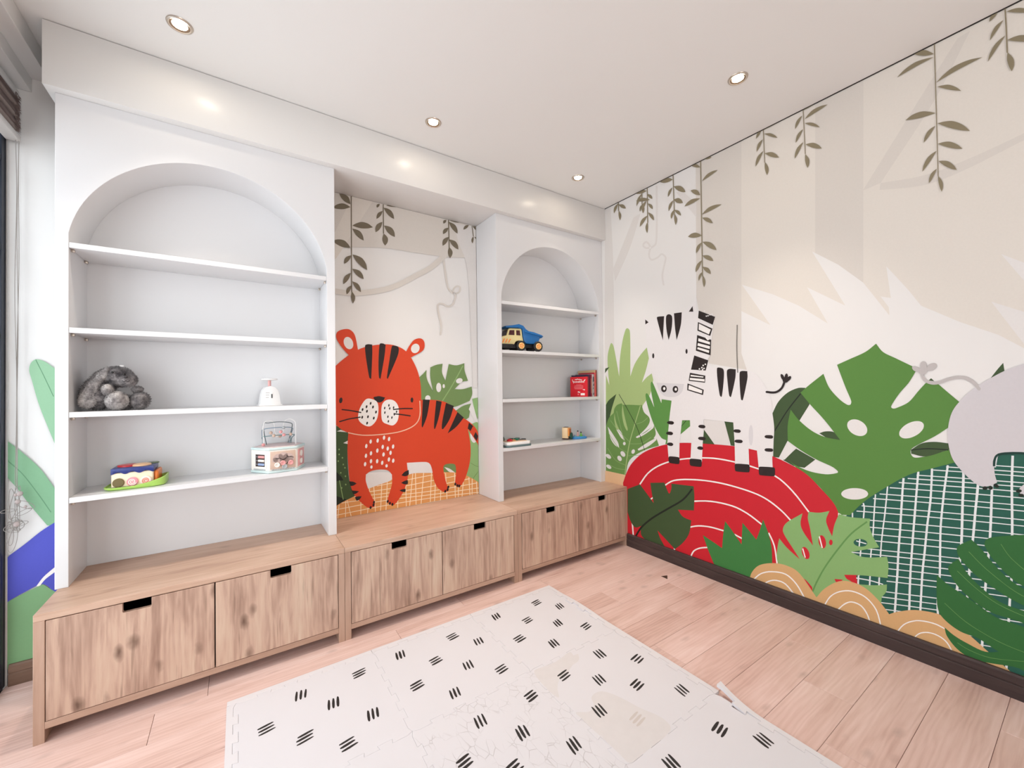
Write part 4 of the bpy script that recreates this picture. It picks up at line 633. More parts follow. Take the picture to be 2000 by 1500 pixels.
vine:3557,5342* 3584,5313 3618,5281 3660,5246 3695,5221* 3666,5267 3626,5309 3589,5331
vine:3541,5286* 3516,5277 3490,5258 3473,5218 3469,5173* 3490,5198 3513,5231 3529,5261
vine:3561,5108* 3589,5076 3624,5041 3668,5009 3707,4991* 3677,5043 3636,5086 3596,5103
vine:3542,5145* 3511,5132 3480,5107 3460,5057 3455,5002* 3480,5035 3507,5077 3527,5114
vine:3557,5005* 3554,4976 3554,4937 3562,4888 3575,4846* 3590,4880 3592,4926 3577,4969
#R|vine_print|
vine:4544,5511* 4547,4320* 4552,4318* 4550,5508*
vine:4543,5410* 4518,5448 4487,5485 4449,5503 4416,5498* 4448,5464 4486,5434 4518,5418
vine:4541,5383* 4487,5405 4422,5417 4353,5398 4301,5358* 4363,5367 4435,5376 4494,5380
vine:4552,5149* 4607,5161 4675,5174 4755,5183 4820,5189* 4746,5217 4662,5219 4599,5189
vine:4559,5108* 4588,5078 4623,5044 4665,5009 4699,4984* 4668,5036 4628,5081 4591,5100
vine:4545,4883* 4504,4919 4453,4949 4396,4951 4350,4928* 4402,4908 4461,4892 4508,4886
vine:4554,4787* 4591,4744 4638,4696 4695,4648 4742,4617* 4703,4690 4649,4752 4598,4778
vine:4540,4772* 4516,4765 4491,4746 4472,4706 4465,4660* 4487,4684 4510,4717 4527,4747
vine:4553,4606* 4581,4575 4617,4541 4660,4508 4697,4489* 4666,4543 4625,4587 4586,4603
vine:4544,4548* 4515,4536 4485,4511 4462,4461 4452,4405* 4478,4438 4506,4480 4528,4518
vine:4554,4453* 4573,4420 4599,4383 4632,4347 4662,4324* 4643,4375 4614,4420 4583,4442
vine:4543,4390* 4524,4379 4505,4359 4494,4322 4491,4282* 4507,4305 4523,4337 4535,4366
vine:4549,4324* 4549,4295 4552,4258 4559,4213 4569,4175* 4577,4211 4576,4255 4564,4293
#R|vine_print|
vine:4941,5501* 4941,5488* 4942,5469* 4942,5443* 4943,5404* 4944,5343* 4945,5264* 4945,5188* 4946,5136* 4953,5132* 4953,5184* 4952,5259* 4951,5338* 4950,5399* 4949,5438* 4949,5464* 4948,5483* 4948,5496*
vine:4910,5501* 4894,5505 4878,5501 4866,5481 4861,5453* 4876,5459 4892,5471 4902,5487
vine:4935,5411* 4912,5403 4889,5385 4870,5344 4862,5297* 4882,5324 4904,5357 4921,5387
vine:4943,5280* 4915,5268 4885,5242 4860,5190 4848,5131* 4873,5168 4901,5213 4925,5250
vine:4952,5466* 4979,5439 5013,5409 5053,5377 5085,5354* 5054,5405 5014,5446 4980,5462
vine:4951,5236* 4983,5205 5022,5172 5068,5139 5105,5120* 5069,5178 5023,5223 4984,5237
vine:4951,5137* 4948,5106 4949,5066 4957,5015 4970,4972* 4981,5008 4981,5056 4968,5100
#K|backdrop_print|pale printed trunks and creeper
trunk:-4137,4983* -2075,5002* -2080,4565 -2420,4450 -2941,4408 -3524,4388 -4142,4284*
haze:-3900,4975* -3649,4980* -4094,4157* -4143,4117* -4141,4409*
fog:-2469,4942* -2075,4976* -2108,2525* -2194,2525* -2245,4032 -2296,4427 -2417,4704
trunk:-4151,3709* -4114,3707* -4061,3703* -3997,3701* -3930,3704* -3861,3713* -3785,3726* -3707,3743* -3633,3761* -3564,3782* -3498,3804* -3430,3831* -3359,3864* -3282,3907* -3201,3958* -3121,4010* -3049,4057* -2986,4097* -2929,4134* -2874,4171* -2820,4212* -2762,4263* -2704,4319* -2655,4369* -2620,4404* -2676,4452* -2711,4417* -2759,4367* -2813,4314* -2866,4267* -2915,4229* -2966,4194* -3021,4159* -3084,4118* -3156,4070* -3234,4018* -3312,3969* -3385,3928* -3451,3897* -3514,3871* -3577,3850* -3643,3830* -3714,3811* -3789,3794* -3862,3781* -3928,3772* -3990,3769* -4051,3771* -4103,3774* -4140,3776*
trunk:-2682,4871* -2590,4891* -2588,4427* -2688,4361*
trunk:-2662,4364* -2658,4330* -2652,4280* -2645,4225* -2638,4173* -2630,4123* -2623,4071* -2613,4022* -2600,3981* -2582,3950* -2562,3927* -2538,3910* -2514,3900* -2485,3897* -2455,3902* -2427,3913* -2404,3928* -2388,3949* -2380,3975* -2377,3999* -2380,4019* -2395,4032* -2415,4037* -2437,4035* -2458,4028* -2478,4013* -2497,3994* -2513,3972* -2521,3947* -2515,3926* -2500,3909* -2487,3894* -2482,3877* -2485,3850* -2495,3816* -2507,3783* -2521,3758* -2536,3742* -2554,3730* -2573,3723* -2590,3719* -2605,3721* -2623,3730* -2643,3741* -2666,3747* -2689,3748* -2715,3747* -2740,3738* -2759,3718* -2764,3689* -2761,3655* -2755,3618* -2748,3580* -2740,3540* -2728,3498* -2718,3455* -2712,3417* -2712,3380* -2717,3342* -2722,3309* -2726,3286* -2701,3285* -2697,3308* -2691,3341* -2686,3380* -2686,3421* -2692,3462* -2703,3505* -2714,3548* -2723,3587* -2730,3625* -2736,3661* -2738,3692* -2735,3711* -2728,3719* -2713,3723* -2692,3724* -2673,3723* -2656,3718* -2637,3708* -2616,3698* -2592,3694* -2567,3699* -2543,3709* -2519,3725* -2499,3746* -2483,3776* -2469,3812* -2459,3849* -2455,3882* -2462,3908* -2478,3927* -2491,3940* -2494,3950* -2489,3963* -2476,3981* -2461,3997* -2447,4007* -2436,4011* -2421,4012* -2410,4009* -2406,4006* -2404,3995* -2407,3976* -2413,3957* -2422,3944* -2437,3934* -2459,3926* -2483,3922* -2503,3924* -2522,3932* -2541,3946* -2560,3966* -2575,3993* -2587,4031* -2596,4079* -2604,4130* -2612,4181* -2619,4233* -2626,4288* -2632,4337* -2636,4371*
#K|leaf_print|dark green spotted leaf beside the tiger
forest:-4157,2093* -3972,1998* -3985,1664 -3957,1326 -3868,1123* -4110,1070* -4164,1079*
paper:-4107,2003* -4061,2019* -3978,1982*
paper:-4033,1852* -3979,1879* -3979,1835*
ink:-4132,1526* -4065,1445 -4034,1389* -4133,1392*
ink:-4134,1218* -4057,1175 -3996,1140* -4110,1070* -4135,1074*
sage:-4085,1395* -4042,1151* -4034,1151* -4077,1396*
sage:-4074,1777 -4078,1769 -4086,1769 -4090,1779 -4086,1787 -4078,1787
sage:-4036,1670 -4040,1661 -4048,1662 -4052,1671 -4048,1680 -4040,1679
sage:-4085,1633 -4089,1625 -4097,1626 -4100,1635 -4096,1644 -4089,1643
sage:-4007,1542 -4011,1533 -4019,1534 -4023,1543 -4019,1552 -4011,1551
sage:-4057,1485 -4061,1477 -4069,1478 -4072,1487 -4068,1496 -4061,1495
sage:-4002,1437 -4006,1428 -4014,1429 -4018,1439 -4014,1447 -4006,1446
sage:-4075,1715 -4079,1707 -4086,1707 -4090,1717 -4086,1725 -4078,1725
sage:-4027,1585 -4031,1577 -4039,1578 -4042,1587 -4038,1596 -4031,1595
sage:-3999,1332 -4003,1324 -4011,1325 -4015,1334 -4011,1343 -4003,1342
sage:-4048,1298 -4052,1289 -4060,1290 -4064,1300 -4060,1308 -4052,1307
#K|leaf_print|muted green split leaf behind the tiger
olive:-3069,2652* -2984,2722 -2929,2782* -2923,2653 -2832,2475* -2873,2676 -2871,2818* -2782,2855 -2684,2874* -2694,2749 -2643,2629* -2615,2750 -2587,2872* -2467,2855 -2335,2890* -2331,2779 -2277,2630* -2389,2605 -2498,2507* -2362,2506 -2216,2542* -2209,2429 -2253,2330* -2447,2261 -2555,2241* -2865,2252* -3060,2351*
paper:-2709,2533 -2717,2494 -2736,2470 -2760,2470 -2779,2495 -2786,2534 -2778,2573 -2759,2597 -2735,2597 -2716,2573
paper:-2652,2552 -2655,2535 -2665,2525 -2676,2525 -2685,2535 -2688,2552 -2684,2569 -2675,2580 -2664,2580 -2655,2569
paper:-2369,2646 -2371,2623 -2392,2602 -2424,2591 -2455,2595 -2472,2613 -2471,2636 -2450,2657 -2418,2668 -2387,2664
paper:-2873,2382 -2881,2357 -2901,2342 -2926,2343 -2946,2359 -2953,2384 -2945,2408 -2925,2423 -2901,2423 -2881,2407
sage:-2365,2856* -2395,2806* -2438,2735* -2486,2657* -2531,2584* -2578,2514* -2629,2442* -2674,2378* -2705,2334* -2692,2326* -2661,2370* -2616,2434* -2565,2506* -2518,2577* -2471,2650* -2423,2728* -2381,2799* -2351,2849*
#K|leaf_print|light green leaves at the edge of the recess
leaf2:-2210,2358* -2037,2375* -2042,1993* -2100,2021 -2170,2176
olive:-2489,2189* -2365,2258 -2225,2291* -2270,2081* -2340,2059
leaf2:-2328,1935* -2172,2000 -2042,2018* -2056,1017* -2226,1129 -2378,1249 -2514,1266*
paper:-2147,1793 -2147,1739 -2166,1704 -2198,1702 -2229,1733 -2248,1785 -2248,1838 -2229,1873 -2198,1876 -2167,1845
paper:-2269,2205* -2211,2328* -2086,1995* -2172,2025*
olive:-2710,1327* -2670,1454 -2485,1433 -2473,1273*
paper:-2676,1394* -2592,1360 -2500,1289* -2593,1312
olive:-2253,1404* -2236,1392* -2210,1374* -2182,1356* -2154,1342* -2126,1332* -2096,1325* -2070,1320* -2052,1317* -2051,1324* -2069,1328* -2095,1333* -2124,1339* -2151,1348* -2178,1362* -2206,1380* -2231,1397* -2249,1409*
olive:-2055,1323* -2081,1300* -2118,1266* -2157,1231* -2186,1201* -2205,1178* -2217,1158* -2225,1142* -2230,1131* -2223,1127* -2217,1139* -2209,1154* -2197,1174* -2179,1196* -2150,1225* -2112,1261* -2074,1294* -2048,1318*
#K|sand_print|orange sand with a cream grid
apricot:-4164,1059* -4067,1114 -3908,1172 -3765,1234 -3441,1319 -3118,1367 -2875,1348 -2460,1283 -2240,1181 -2055,1050* -2060,702* -4166,784*
grid:-4091,1100* -4108,858* -4100,856* -4083,1098*
grid:-4012,1132* -4018,857* -4010,855* -4004,1131*
grid:-3996,1137* -3951,855* -3943,855* -3989,1137*
grid:-3831,1204* -3834,854* -3826,852* -3823,1203*
grid:-3723,1243* -3751,853* -3743,850* -3714,1241*
grid:-3670,1256* -3650,851* -3642,849* -3661,1256*
grid:-3567,1284* -3586,850* -3577,848* -3558,1282*
grid:-3494,1303* -3516,849* -3507,847* -3486,1301*
grid:-3349,1329* -3360,846* -3351,844* -3340,1328*
grid:-3248,1344* -3241,844* -3232,843* -3239,1343*
grid:-3147,1359* -3195,844* -3185,841* -3138,1358*
grid:-3109,1361* -3105,842* -3095,840* -3099,1360*
grid:-2991,1353* -3033,841* -3023,839* -2981,1351*
grid:-2875,1343* -2898,839* -2888,837* -2865,1341*
grid:-2810,1333* -2835,838* -2825,836* -2799,1331*
grid:-2728,1320* -2744,836* -2734,834* -2718,1319*
grid:-2661,1309* -2643,834* -2633,833* -2651,1308*
grid:-2519,1287* -2511,832* -2500,831* -2508,1286*
grid:-2452,1273* -2462,832* -2452,830* -2441,1271*
grid:-2370,1235* -2403,831* -2392,829* -2359,1233*
grid:-2287,1196* -2273,829* -2261,827* -2276,1195*
grid:-2232,1167* -2236,828* -2225,826* -2220,1165*
grid:-2161,1117* -2151,827* -2139,825* -2150,1115*
grid:-4146,874* -4041,867* -3888,857* -3709,847* -3533,841* -3365,840* -3191,842* -3012,846* -2829,848* -2626,847* -2406,844* -2203,841* -2057,838* -2059,849* -2205,851* -2408,854* -2628,856* -2831,858* -3014,856* -3193,852* -3367,849* -3534,849* -3710,856* -3889,866* -4042,876* -4146,882*
grid:-4145,915* -4041,914* -3887,912* -3708,910* -3532,910* -3365,913* -3191,918* -3011,922* -2829,922* -2626,917* -2406,907* -2203,897* -2057,889* -2058,900* -2204,907* -2407,917* -2627,927* -2830,932* -3013,931* -3192,927* -3366,922* -3534,919* -3710,919* -3888,920* -4042,922* -4146,923*
grid:-4145,968* -4040,972* -3886,977* -3707,983* -3532,986* -3364,987* -3190,986* -3011,984* -2828,980* -2625,972* -2405,960* -2202,949* -2056,941* -2057,951* -2203,959* -2406,970* -2626,981* -2829,989* -3012,993* -3192,995* -3366,996* -3533,995* -3709,991* -3888,986* -4042,980* -4146,977*
grid:-4144,1036* -4040,1040* -3886,1045* -3707,1051* -3531,1052* -3364,1049* -3190,1041* -3011,1033* -2828,1025* -2625,1020* -2404,1015* -2201,1010* -2055,1007* -2056,1017* -2203,1020* -2406,1025* -2626,1029* -2829,1035* -3012,1042* -3191,1051* -3365,1058* -3532,1061* -3708,1059* -3887,1054* -4041,1048* -4146,1044*
grid:-4057,1109* -3961,1108* -3821,1107* -3658,1105* -3498,1101* -3347,1096* -3192,1088* -3031,1081* -2865,1077* -2676,1077* -2470,1080* -2278,1084* -2140,1087* -2142,1098* -2280,1094* -2471,1090* -2678,1086* -2866,1086* -3032,1090* -3193,1097* -3348,1105* -3499,1110* -3659,1113* -3822,1115* -3963,1116* -4058,1117*
grid:-3908,1160* -3827,1157* -3707,1151* -3569,1146* -3431,1142* -3297,1140* -3156,1139* -3010,1140* -2864,1142* -2704,1147* -2534,1155* -2378,1163* -2267,1168* -2269,1179* -2380,1173* -2536,1165* -2706,1157* -2865,1151* -3012,1149* -3157,1148* -3298,1149* -3432,1151* -3570,1154* -3708,1160* -3827,1165* -3909,1169*
grid:-3816,1198* -3743,1197* -3637,1196* -3515,1196* -3397,1197* -3286,1200* -3172,1205* -3056,1211* -2937,1217* -2804,1223* -2659,1231* -2526,1238* -2432,1243* -2434,1252* -2528,1247* -2661,1240* -2806,1233* -2939,1226* -3058,1220* -3174,1214* -3287,1209* -3398,1206* -3516,1205* -3638,1205* -3745,1206* -3817,1207*
grid:-3627,1256* -3574,1259* -3498,1263* -3412,1268* -3328,1273* -3250,1278* -3172,1283* -3091,1288* -3010,1293* -2919,1297* -2822,1301* -2733,1304* -2671,1306* -2672,1316* -2735,1314* -2824,1310* -2921,1306* -3012,1302* -3093,1297* -3173,1292* -3252,1287* -3330,1282* -3413,1277* -3500,1272* -3576,1267* -3628,1264*
#K|tiger_print|orange tiger with black stripes
paper:-3784,1461* -3429,1417* -3430,1317 -3595,1274 -3765,1234*
paper:-3234,1540* -2848,1497* -2837,1331* -3118,1362 -3232,1347*
orange:-3972,1998* -3984,1769 -3976,1559 -3957,1347 -3908,1193 -3807,1060 -3725,992 -3662,1003 -3651,1044* -3723,1207 -3764,1341 -3763,1427* -3700,1462 -3593,1470 -3484,1446 -3429,1384* -3431,1251 -3488,1061 -3466,1002 -3400,980 -3285,1118 -3213,1311 -3223,1516* -2972,1499 -2898,1468 -2862,1381 -2838,1237 -2777,1110 -2675,1036 -2609,1050* -2660,1213 -2691,1384 -2657,1428 -2565,1430 -2499,1398 -2492,1263 -2515,1133* -2449,1074 -2352,1171 -2265,1408 -2248,1655 -2287,1907* -2176,1749 -2062,1588* -2060,1765* -2173,1937 -2285,2032 -2368,2086 -2502,2214 -2634,2316 -2813,2357 -3060,2363*
orange:-4152,2762* -4109,2819 -3955,2955 -3771,3059 -3513,3111 -3334,3091 -3196,3006 -3080,2814 -3021,2606 -3012,2350 -3033,2165 -3112,2031 -3300,1952 -3546,1925 -3800,1933 -4002,1990 -4115,2080 -4157,2114*
orange:-3935,2924* -4034,3036 -4101,3148 -4095,3231 -4022,3272 -3943,3273 -3883,3203 -3843,2992*
paper:-3912,3127 -3905,3079 -3920,3041 -3951,3026 -3986,3041 -4012,3079 -4019,3126 -4004,3165 -3973,3180 -3938,3165
orange:-3231,3005* -3172,3110 -3100,3195 -3003,3217 -2954,3156 -2980,3050 -3150,2950*
paper:-3035,3053 -3063,3021 -3101,3009 -3134,3023 -3150,3056 -3143,3097 -3115,3129 -3077,3141 -3043,3128 -3027,3094
chin:-3039,2351* -3037,2311* -3035,2254* -3035,2194* -3041,2144* -3052,2107* -3067,2076* -3088,2049* -3116,2025* -3153,2003* -3198,1984* -3248,1967* -3301,1954* -3358,1944* -3420,1938* -3483,1934* -3546,1932* -3611,1931* -3678,1931* -3742,1934* -3800,1939* -3853,1949* -3903,1962* -3945,1975* -3975,1984* -3978,1972* -3948,1963* -3906,1950* -3855,1937* -3801,1927* -3743,1921* -3678,1918* -3611,1918* -3545,1918* -3482,1921* -3418,1925* -3356,1931* -3298,1941* -3244,1954* -3192,1971* -3146,1991* -3107,2014* -3077,2040* -3055,2068* -3038,2102* -3026,2141* -3020,2193* -3020,2254* -3023,2311* -3024,2351*
black:-3760,3077 -3728,3100 -3671,3099* -3670,2977 -3686,2650* -3711,2672 -3751,2931
black:-3575,3108 -3535,3121 -3496,3105* -3515,2938 -3568,2651* -3587,2673 -3592,2870
black:-3414,3087 -3380,3100 -3323,3076 -3336,2967 -3473,2651* -3484,2673 -3449,2896
black:-2987,2368* -2884,2363* -2928,2137 -2996,1982 -3008,2013
black:-2788,2349* -2704,2330* -2753,2105 -2813,1947 -2825,2014
black:-2639,2311* -2515,2263* -2584,2072 -2695,1934 -2702,2031
black:-2457,2171* -2354,2085* -2478,1957 -2618,1869*
black:-2271,2006* -2201,1952* -2245,1880* -2292,1920*
black:-2160,1861* -2094,1793* -2142,1721* -2195,1796*
black:-2107,1718* -2047,1663* -2048,1587* -2114,1623*
black:-3967,1369* -3917,1356 -3877,1329* -3917,1308 -3952,1308*
black:-3938,1250* -3888,1238 -3847,1226* -3888,1202 -3918,1199*
black:-3902,1160* -3858,1164 -3817,1157* -3844,1123 -3879,1110*
black:-3200,1418* -3201,1354 -3248,1338 -3301,1356* -3259,1396
black:-3214,1283* -3214,1231 -3260,1231 -3306,1256* -3260,1276
black:-3243,1168* -3250,1128 -3291,1135 -3330,1158* -3291,1168
black:-3660,2411 -3624,2423 -3585,2427 -3509,2408* -3542,2360 -3590,2344 -3633,2367
black:-4039,2381 -4046,2361 -4058,2350 -4070,2353 -4077,2368 -4077,2389 -4070,2408 -4058,2419 -4046,2417 -4039,2402
black:-3125,2365 -3129,2345 -3138,2332 -3150,2333 -3159,2345 -3163,2366 -3159,2386 -3149,2398 -3138,2398 -3128,2385
white:-3766,2381 -3703,2397 -3618,2356 -3597,2257 -3620,2127 -3695,2044 -3779,2060 -3850,2139 -3835,2266
white:-3542,2331 -3476,2378 -3387,2360 -3331,2269 -3339,2112 -3401,2037 -3479,2053 -3549,2101 -3561,2233
black:-3687,2333 -3695,2320 -3704,2319 -3708,2331 -3704,2347 -3694,2355 -3687,2349
black:-3738,2292 -3745,2278 -3755,2277 -3759,2290 -3755,2306 -3745,2314 -3737,2307
black:-3657,2284 -3665,2271 -3675,2270 -3679,2282 -3675,2299 -3665,2307 -3657,2300
black:-3788,2257 -3796,2244 -3805,2243 -3809,2255 -3805,2271 -3795,2279 -3788,2273
black:-3734,2233 -3742,2220 -3751,2219 -3755,2231 -3751,2247 -3741,2255 -3734,2249
black:-3619,2218 -3627,2204 -3637,2203 -3641,2216 -3637,2232 -3627,2240 -3619,2233
black:-3793,2159 -3800,2146 -3810,2145 -3814,2157 -3810,2173 -3800,2181 -3793,2174
black:-3722,2162 -3730,2148 -3739,2148 -3743,2160 -3739,2176 -3729,2184 -3722,2177
black:-3648,2141 -3656,2127 -3665,2126 -3670,2139 -3665,2155 -3655,2163 -3648,2156
black:-3733,2080 -3741,2067 -3750,2066 -3754,2079 -3750,2095 -3740,2102 -3733,2096
black:-3452,2301 -3458,2288 -3466,2286 -3470,2297 -3468,2312 -3460,2320 -3453,2315
black:-3508,2267 -3514,2254 -3522,2253 -3526,2263 -3523,2278 -3515,2286 -3509,2281
black:-3442,2260 -3447,2247 -3455,2246 -3460,2256 -3457,2271 -3449,2279 -3442,2274
black:-3390,2269 -3396,2256 -3404,2255 -3408,2265 -3405,2281 -3398,2289 -3391,2284
black:-3506,2207 -3512,2195 -3520,2193 -3524,2204 -3521,2219 -3514,2227 -3507,2222
black:-3467,2150 -3473,2138 -3481,2136 -3485,2147 -3482,2162 -3475,2170 -3468,2165
black:-3414,2137 -3420,2124 -3428,2122 -3432,2133 -3429,2148 -3421,2156 -3414,2151
black:-3350,2212 -3356,2199 -3364,2197 -3368,2208 -3365,2223 -3357,2231 -3351,2226
black:-3379,2180 -3385,2167 -3394,2165 -3398,2176 -3395,2191 -3387,2199 -3380,2194
black:-3461,2090 -3467,2077 -3475,2076 -3479,2086 -3476,2101 -3468,2109 -3462,2104
black:-4050,2263* -4031,2260* -4004,2256* -3972,2251* -3942,2246* -3909,2238* -3872,2229* -3839,2221* -3816,2215* -3813,2230* -3836,2235* -3870,2244* -3906,2253* -3939,2260* -3970,2266* -4002,2271* -4029,2274* -4048,2277*
black:-4078,2113* -4057,2118* -4027,2126* -3993,2135* -3960,2142* -3924,2147* -3884,2151* -3848,2155* -3822,2158* -3824,2173* -3850,2170* -3886,2166* -3926,2161* -3963,2156* -3997,2149* -4031,2140* -4061,2132* -4081,2127*
black:-3405,2237* -3382,2239* -3348,2241* -3310,2244* -3273,2245* -3236,2245* -3196,2243* -3159,2241* -3133,2240* -3133,2256* -3159,2257* -3195,2259* -3236,2261* -3274,2261* -3311,2260* -3349,2257* -3383,2254* -3407,2253*
black:-3400,2181* -3378,2178* -3345,2173* -3309,2167* -3276,2162* -3245,2156* -3213,2150* -3186,2144* -3166,2141* -3164,2156* -3183,2160* -3211,2166* -3242,2172* -3273,2177* -3307,2183* -3343,2188* -3376,2193* -3399,2196*
black:-3653,1052 -3662,1040 -3673,1041 -3679,1055 -3674,1070 -3663,1076 -3654,1068
black:-3660,1017 -3668,1005 -3680,1006 -3685,1019 -3681,1035 -3670,1041 -3660,1033
black:-3696,991 -3704,979 -3716,980 -3721,993 -3717,1009 -3706,1015 -3697,1006
black:-3475,1034 -3484,1021 -3496,1023 -3502,1036 -3497,1052 -3486,1058 -3476,1050
black:-3447,1002 -3456,990 -3468,991 -3473,1005 -3469,1021 -3457,1027 -3447,1019
black:-3413,983 -3423,971 -3434,972 -3440,986 -3436,1002 -3424,1008 -3414,1000
black:-2601,1093 -2612,1080 -2626,1081 -2633,1096 -2627,1113 -2614,1120 -2602,1111
black:-2612,1059 -2623,1045 -2637,1046 -2644,1061 -2638,1079 -2624,1085 -2613,1076
black:-2649,1040 -2660,1027 -2674,1028 -2680,1043 -2675,1060 -2661,1067 -2650,1058
black:-2489,1120 -2500,1107 -2514,1108 -2521,1123 -2516,1140 -2502,1147 -2490,1138
black:-2457,1094 -2468,1080 -2482,1082 -2489,1097 -2484,1114 -2470,1121 -2458,1112
black:-2425,1084 -2436,1071 -2450,1072 -2457,1087 -2451,1105 -2437,1111 -2425,1102
white:-3686,1840 -3695,1820 -3708,1818 -3716,1835 -3712,1858 -3700,1871 -3689,1863
white:-3597,1846 -3605,1825 -3619,1823 -3627,1840 -3623,1864 -3611,1877 -3599,1869
white:-3514,1877 -3523,1856 -3536,1853 -3544,1871 -3541,1895 -3528,1908 -3516,1900
white:-3448,1854 -3457,1833 -3470,1830 -3479,1848 -3475,1872 -3462,1885 -3450,1877
white:-3742,1787 -3750,1767 -3763,1764 -3771,1781 -3767,1805 -3755,1818 -3744,1809
white:-3532,1757 -3541,1737 -3555,1734 -3563,1752 -3559,1776 -3547,1789 -3535,1780
white:-3395,1749 -3404,1728 -3418,1726 -3426,1744 -3422,1768 -3410,1781 -3397,1773
white:-3602,1715 -3611,1695 -3624,1693 -3632,1710 -3629,1734 -3616,1747 -3604,1738
white:-3466,1729 -3476,1708 -3489,1706 -3497,1724 -3494,1748 -3481,1761 -3469,1752
white:-3683,1689 -3692,1669 -3705,1666 -3713,1684 -3709,1707 -3697,1720 -3686,1711
white:-3747,1663 -3755,1643 -3768,1641 -3776,1658 -3772,1681 -3760,1694 -3749,1685
white:-3522,1657 -3531,1637 -3545,1635 -3553,1652 -3549,1676 -3537,1689 -3525,1680
white:-3429,1670 -3438,1649 -3452,1647 -3460,1665 -3457,1689 -3444,1702 -3432,1693
white:-3684,1587 -3693,1567 -3706,1565 -3714,1582 -3710,1606 -3698,1618 -3687,1610
white:-3605,1579 -3614,1558 -3628,1556 -3635,1574 -3632,1598 -3620,1610 -3608,1601
white:-3541,1549 -3550,1529 -3563,1527 -3571,1545 -3567,1569 -3555,1581 -3543,1573
white:-3452,1584 -3461,1563 -3475,1561 -3483,1579 -3480,1603 -3467,1616 -3455,1607
white:-3394,1562 -3404,1541 -3417,1539 -3426,1557 -3422,1581 -3409,1594 -3397,1585
white:-3758,1557 -3767,1537 -3779,1535 -3787,1552 -3784,1576 -3772,1588 -3760,1579
white:-3679,1511 -3687,1496 -3699,1495 -3708,1509 -3705,1527 -3693,1536 -3682,1529
white:-3484,1503 -3492,1488 -3506,1487 -3514,1502 -3512,1520 -3499,1529 -3487,1522
#K|vine_print|
vine2:-3922,4976* -3925,3749* -3913,3751* -3910,4979*
vine2:-3925,4868* -3933,4915 -3954,4958 -4003,4976 -4059,4968* -4038,4926 -4002,4891 -3962,4875
vine2:-3925,4832* -3969,4851 -4023,4856 -4087,4825 -4138,4774* -4086,4771 -4022,4782 -3968,4806
vine2:-3906,4601* -3857,4592 -3794,4590 -3716,4605 -3648,4633* -3710,4668 -3787,4673 -3853,4642
vine2:-3907,4563* -3888,4527 -3859,4488 -3813,4454 -3766,4436* -3777,4497 -3811,4546 -3859,4561
vine2:-3929,4313* -3960,4357 -4005,4392 -4074,4392 -4141,4363* -4096,4330 -4035,4308 -3978,4306
vine2:-3905,4232* -3880,4186 -3842,4136 -3784,4089 -3725,4061* -3740,4138 -3785,4202 -3846,4226
vine2:-3921,4218* -3954,4205 -3986,4182 -4004,4141 -4006,4098* -3975,4120 -3946,4154 -3930,4188
vine2:-3911,4049* -3891,4017 -3861,3982 -3816,3952 -3770,3937* -3784,3993 -3819,4036 -3866,4049
vine2:-3927,3994* -3964,3973 -3999,3941 -4018,3890 -4018,3839* -3984,3870 -3953,3915 -3936,3957
vine2:-3912,3889* -3899,3857 -3878,3821 -3843,3786 -3806,3764* -3812,3816 -3836,3861 -3874,3881
vine2:-3924,3834* -3951,3817 -3975,3791 -3985,3753 -3979,3715* -3956,3740 -3936,3775 -3927,3807
vine2:-3919,3761* -3925,3728 -3928,3689 -3920,3644 -3904,3609* -3883,3653 -3879,3700 -3896,3735
#K|vine_print|
vine2:-3519,4968* -3518,4578* -3505,4581* -3506,4971*
vine2:-3508,4926* -3490,4891 -3462,4854 -3416,4822 -3368,4806* -3378,4865 -3412,4912 -3460,4926
vine2:-3520,4879* -3551,4862 -3582,4836 -3600,4795 -3602,4753* -3572,4779 -3544,4815 -3529,4849
vine2:-3525,4732* -3564,4710 -3601,4677 -3618,4627 -3614,4576* -3577,4608 -3546,4653 -3532,4696
vine2:-3504,4688* -3487,4650 -3460,4610 -3411,4578 -3359,4565* -3367,4630 -3401,4678 -3452,4691
vine2:-3509,4580* -3522,4543 -3529,4500 -3517,4455 -3491,4423* -3460,4473 -3454,4524 -3477,4558
vine2:-3558,4965* -3576,4958 -3593,4947 -3601,4926 -3598,4904* -3580,4915 -3566,4932 -3560,4949
vine2:-3475,4963* -3449,4962 -3415,4962 -3374,4967 -3339,4974* -3371,4988 -3411,4990 -3446,4979
#K|vine_print|
vine2:-2576,4972* -2570,4564* -2554,4567* -2560,4976*
vine2:-2563,4945* -2547,4907 -2520,4864 -2474,4825 -2424,4802* -2428,4866 -2459,4919 -2510,4939
vine2:-2572,4858* -2606,4845 -2638,4824 -2657,4787 -2657,4747* -2624,4767 -2594,4798 -2579,4830
vine2:-2571,4723* -2612,4703 -2650,4672 -2668,4624 -2665,4576* -2626,4606 -2593,4648 -2577,4688
vine2:-2561,4688* -2544,4652 -2515,4614 -2466,4583 -2413,4568* -2421,4629 -2455,4676 -2508,4689
vine2:-2562,4578* -2576,4541 -2583,4498 -2574,4451 -2550,4416* -2518,4465 -2509,4517 -2531,4553
vine2:-2602,4966* -2624,4959 -2644,4948 -2653,4926 -2650,4902* -2629,4912 -2611,4930 -2604,4949
vine2:-2549,4968* -2521,4964 -2484,4962 -2439,4963 -2400,4969* -2433,4986 -2477,4992 -2516,4983
#K|vine_print|
vine2:-2188,4965* -2165,4813* -2152,4817* -2175,4969*
vine2:-2158,4815* -2177,4792 -2192,4763 -2191,4730 -2176,4703* -2163,4732 -2156,4766 -2155,4793
vine2:-2146,4811* -2129,4792 -2105,4771 -2072,4752 -2039,4740* -2052,4774 -2079,4800 -2113,4809
vine2:-2234,4970* -2264,4963 -2296,4947 -2319,4917 -2327,4882* -2296,4896 -2265,4921 -2246,4947
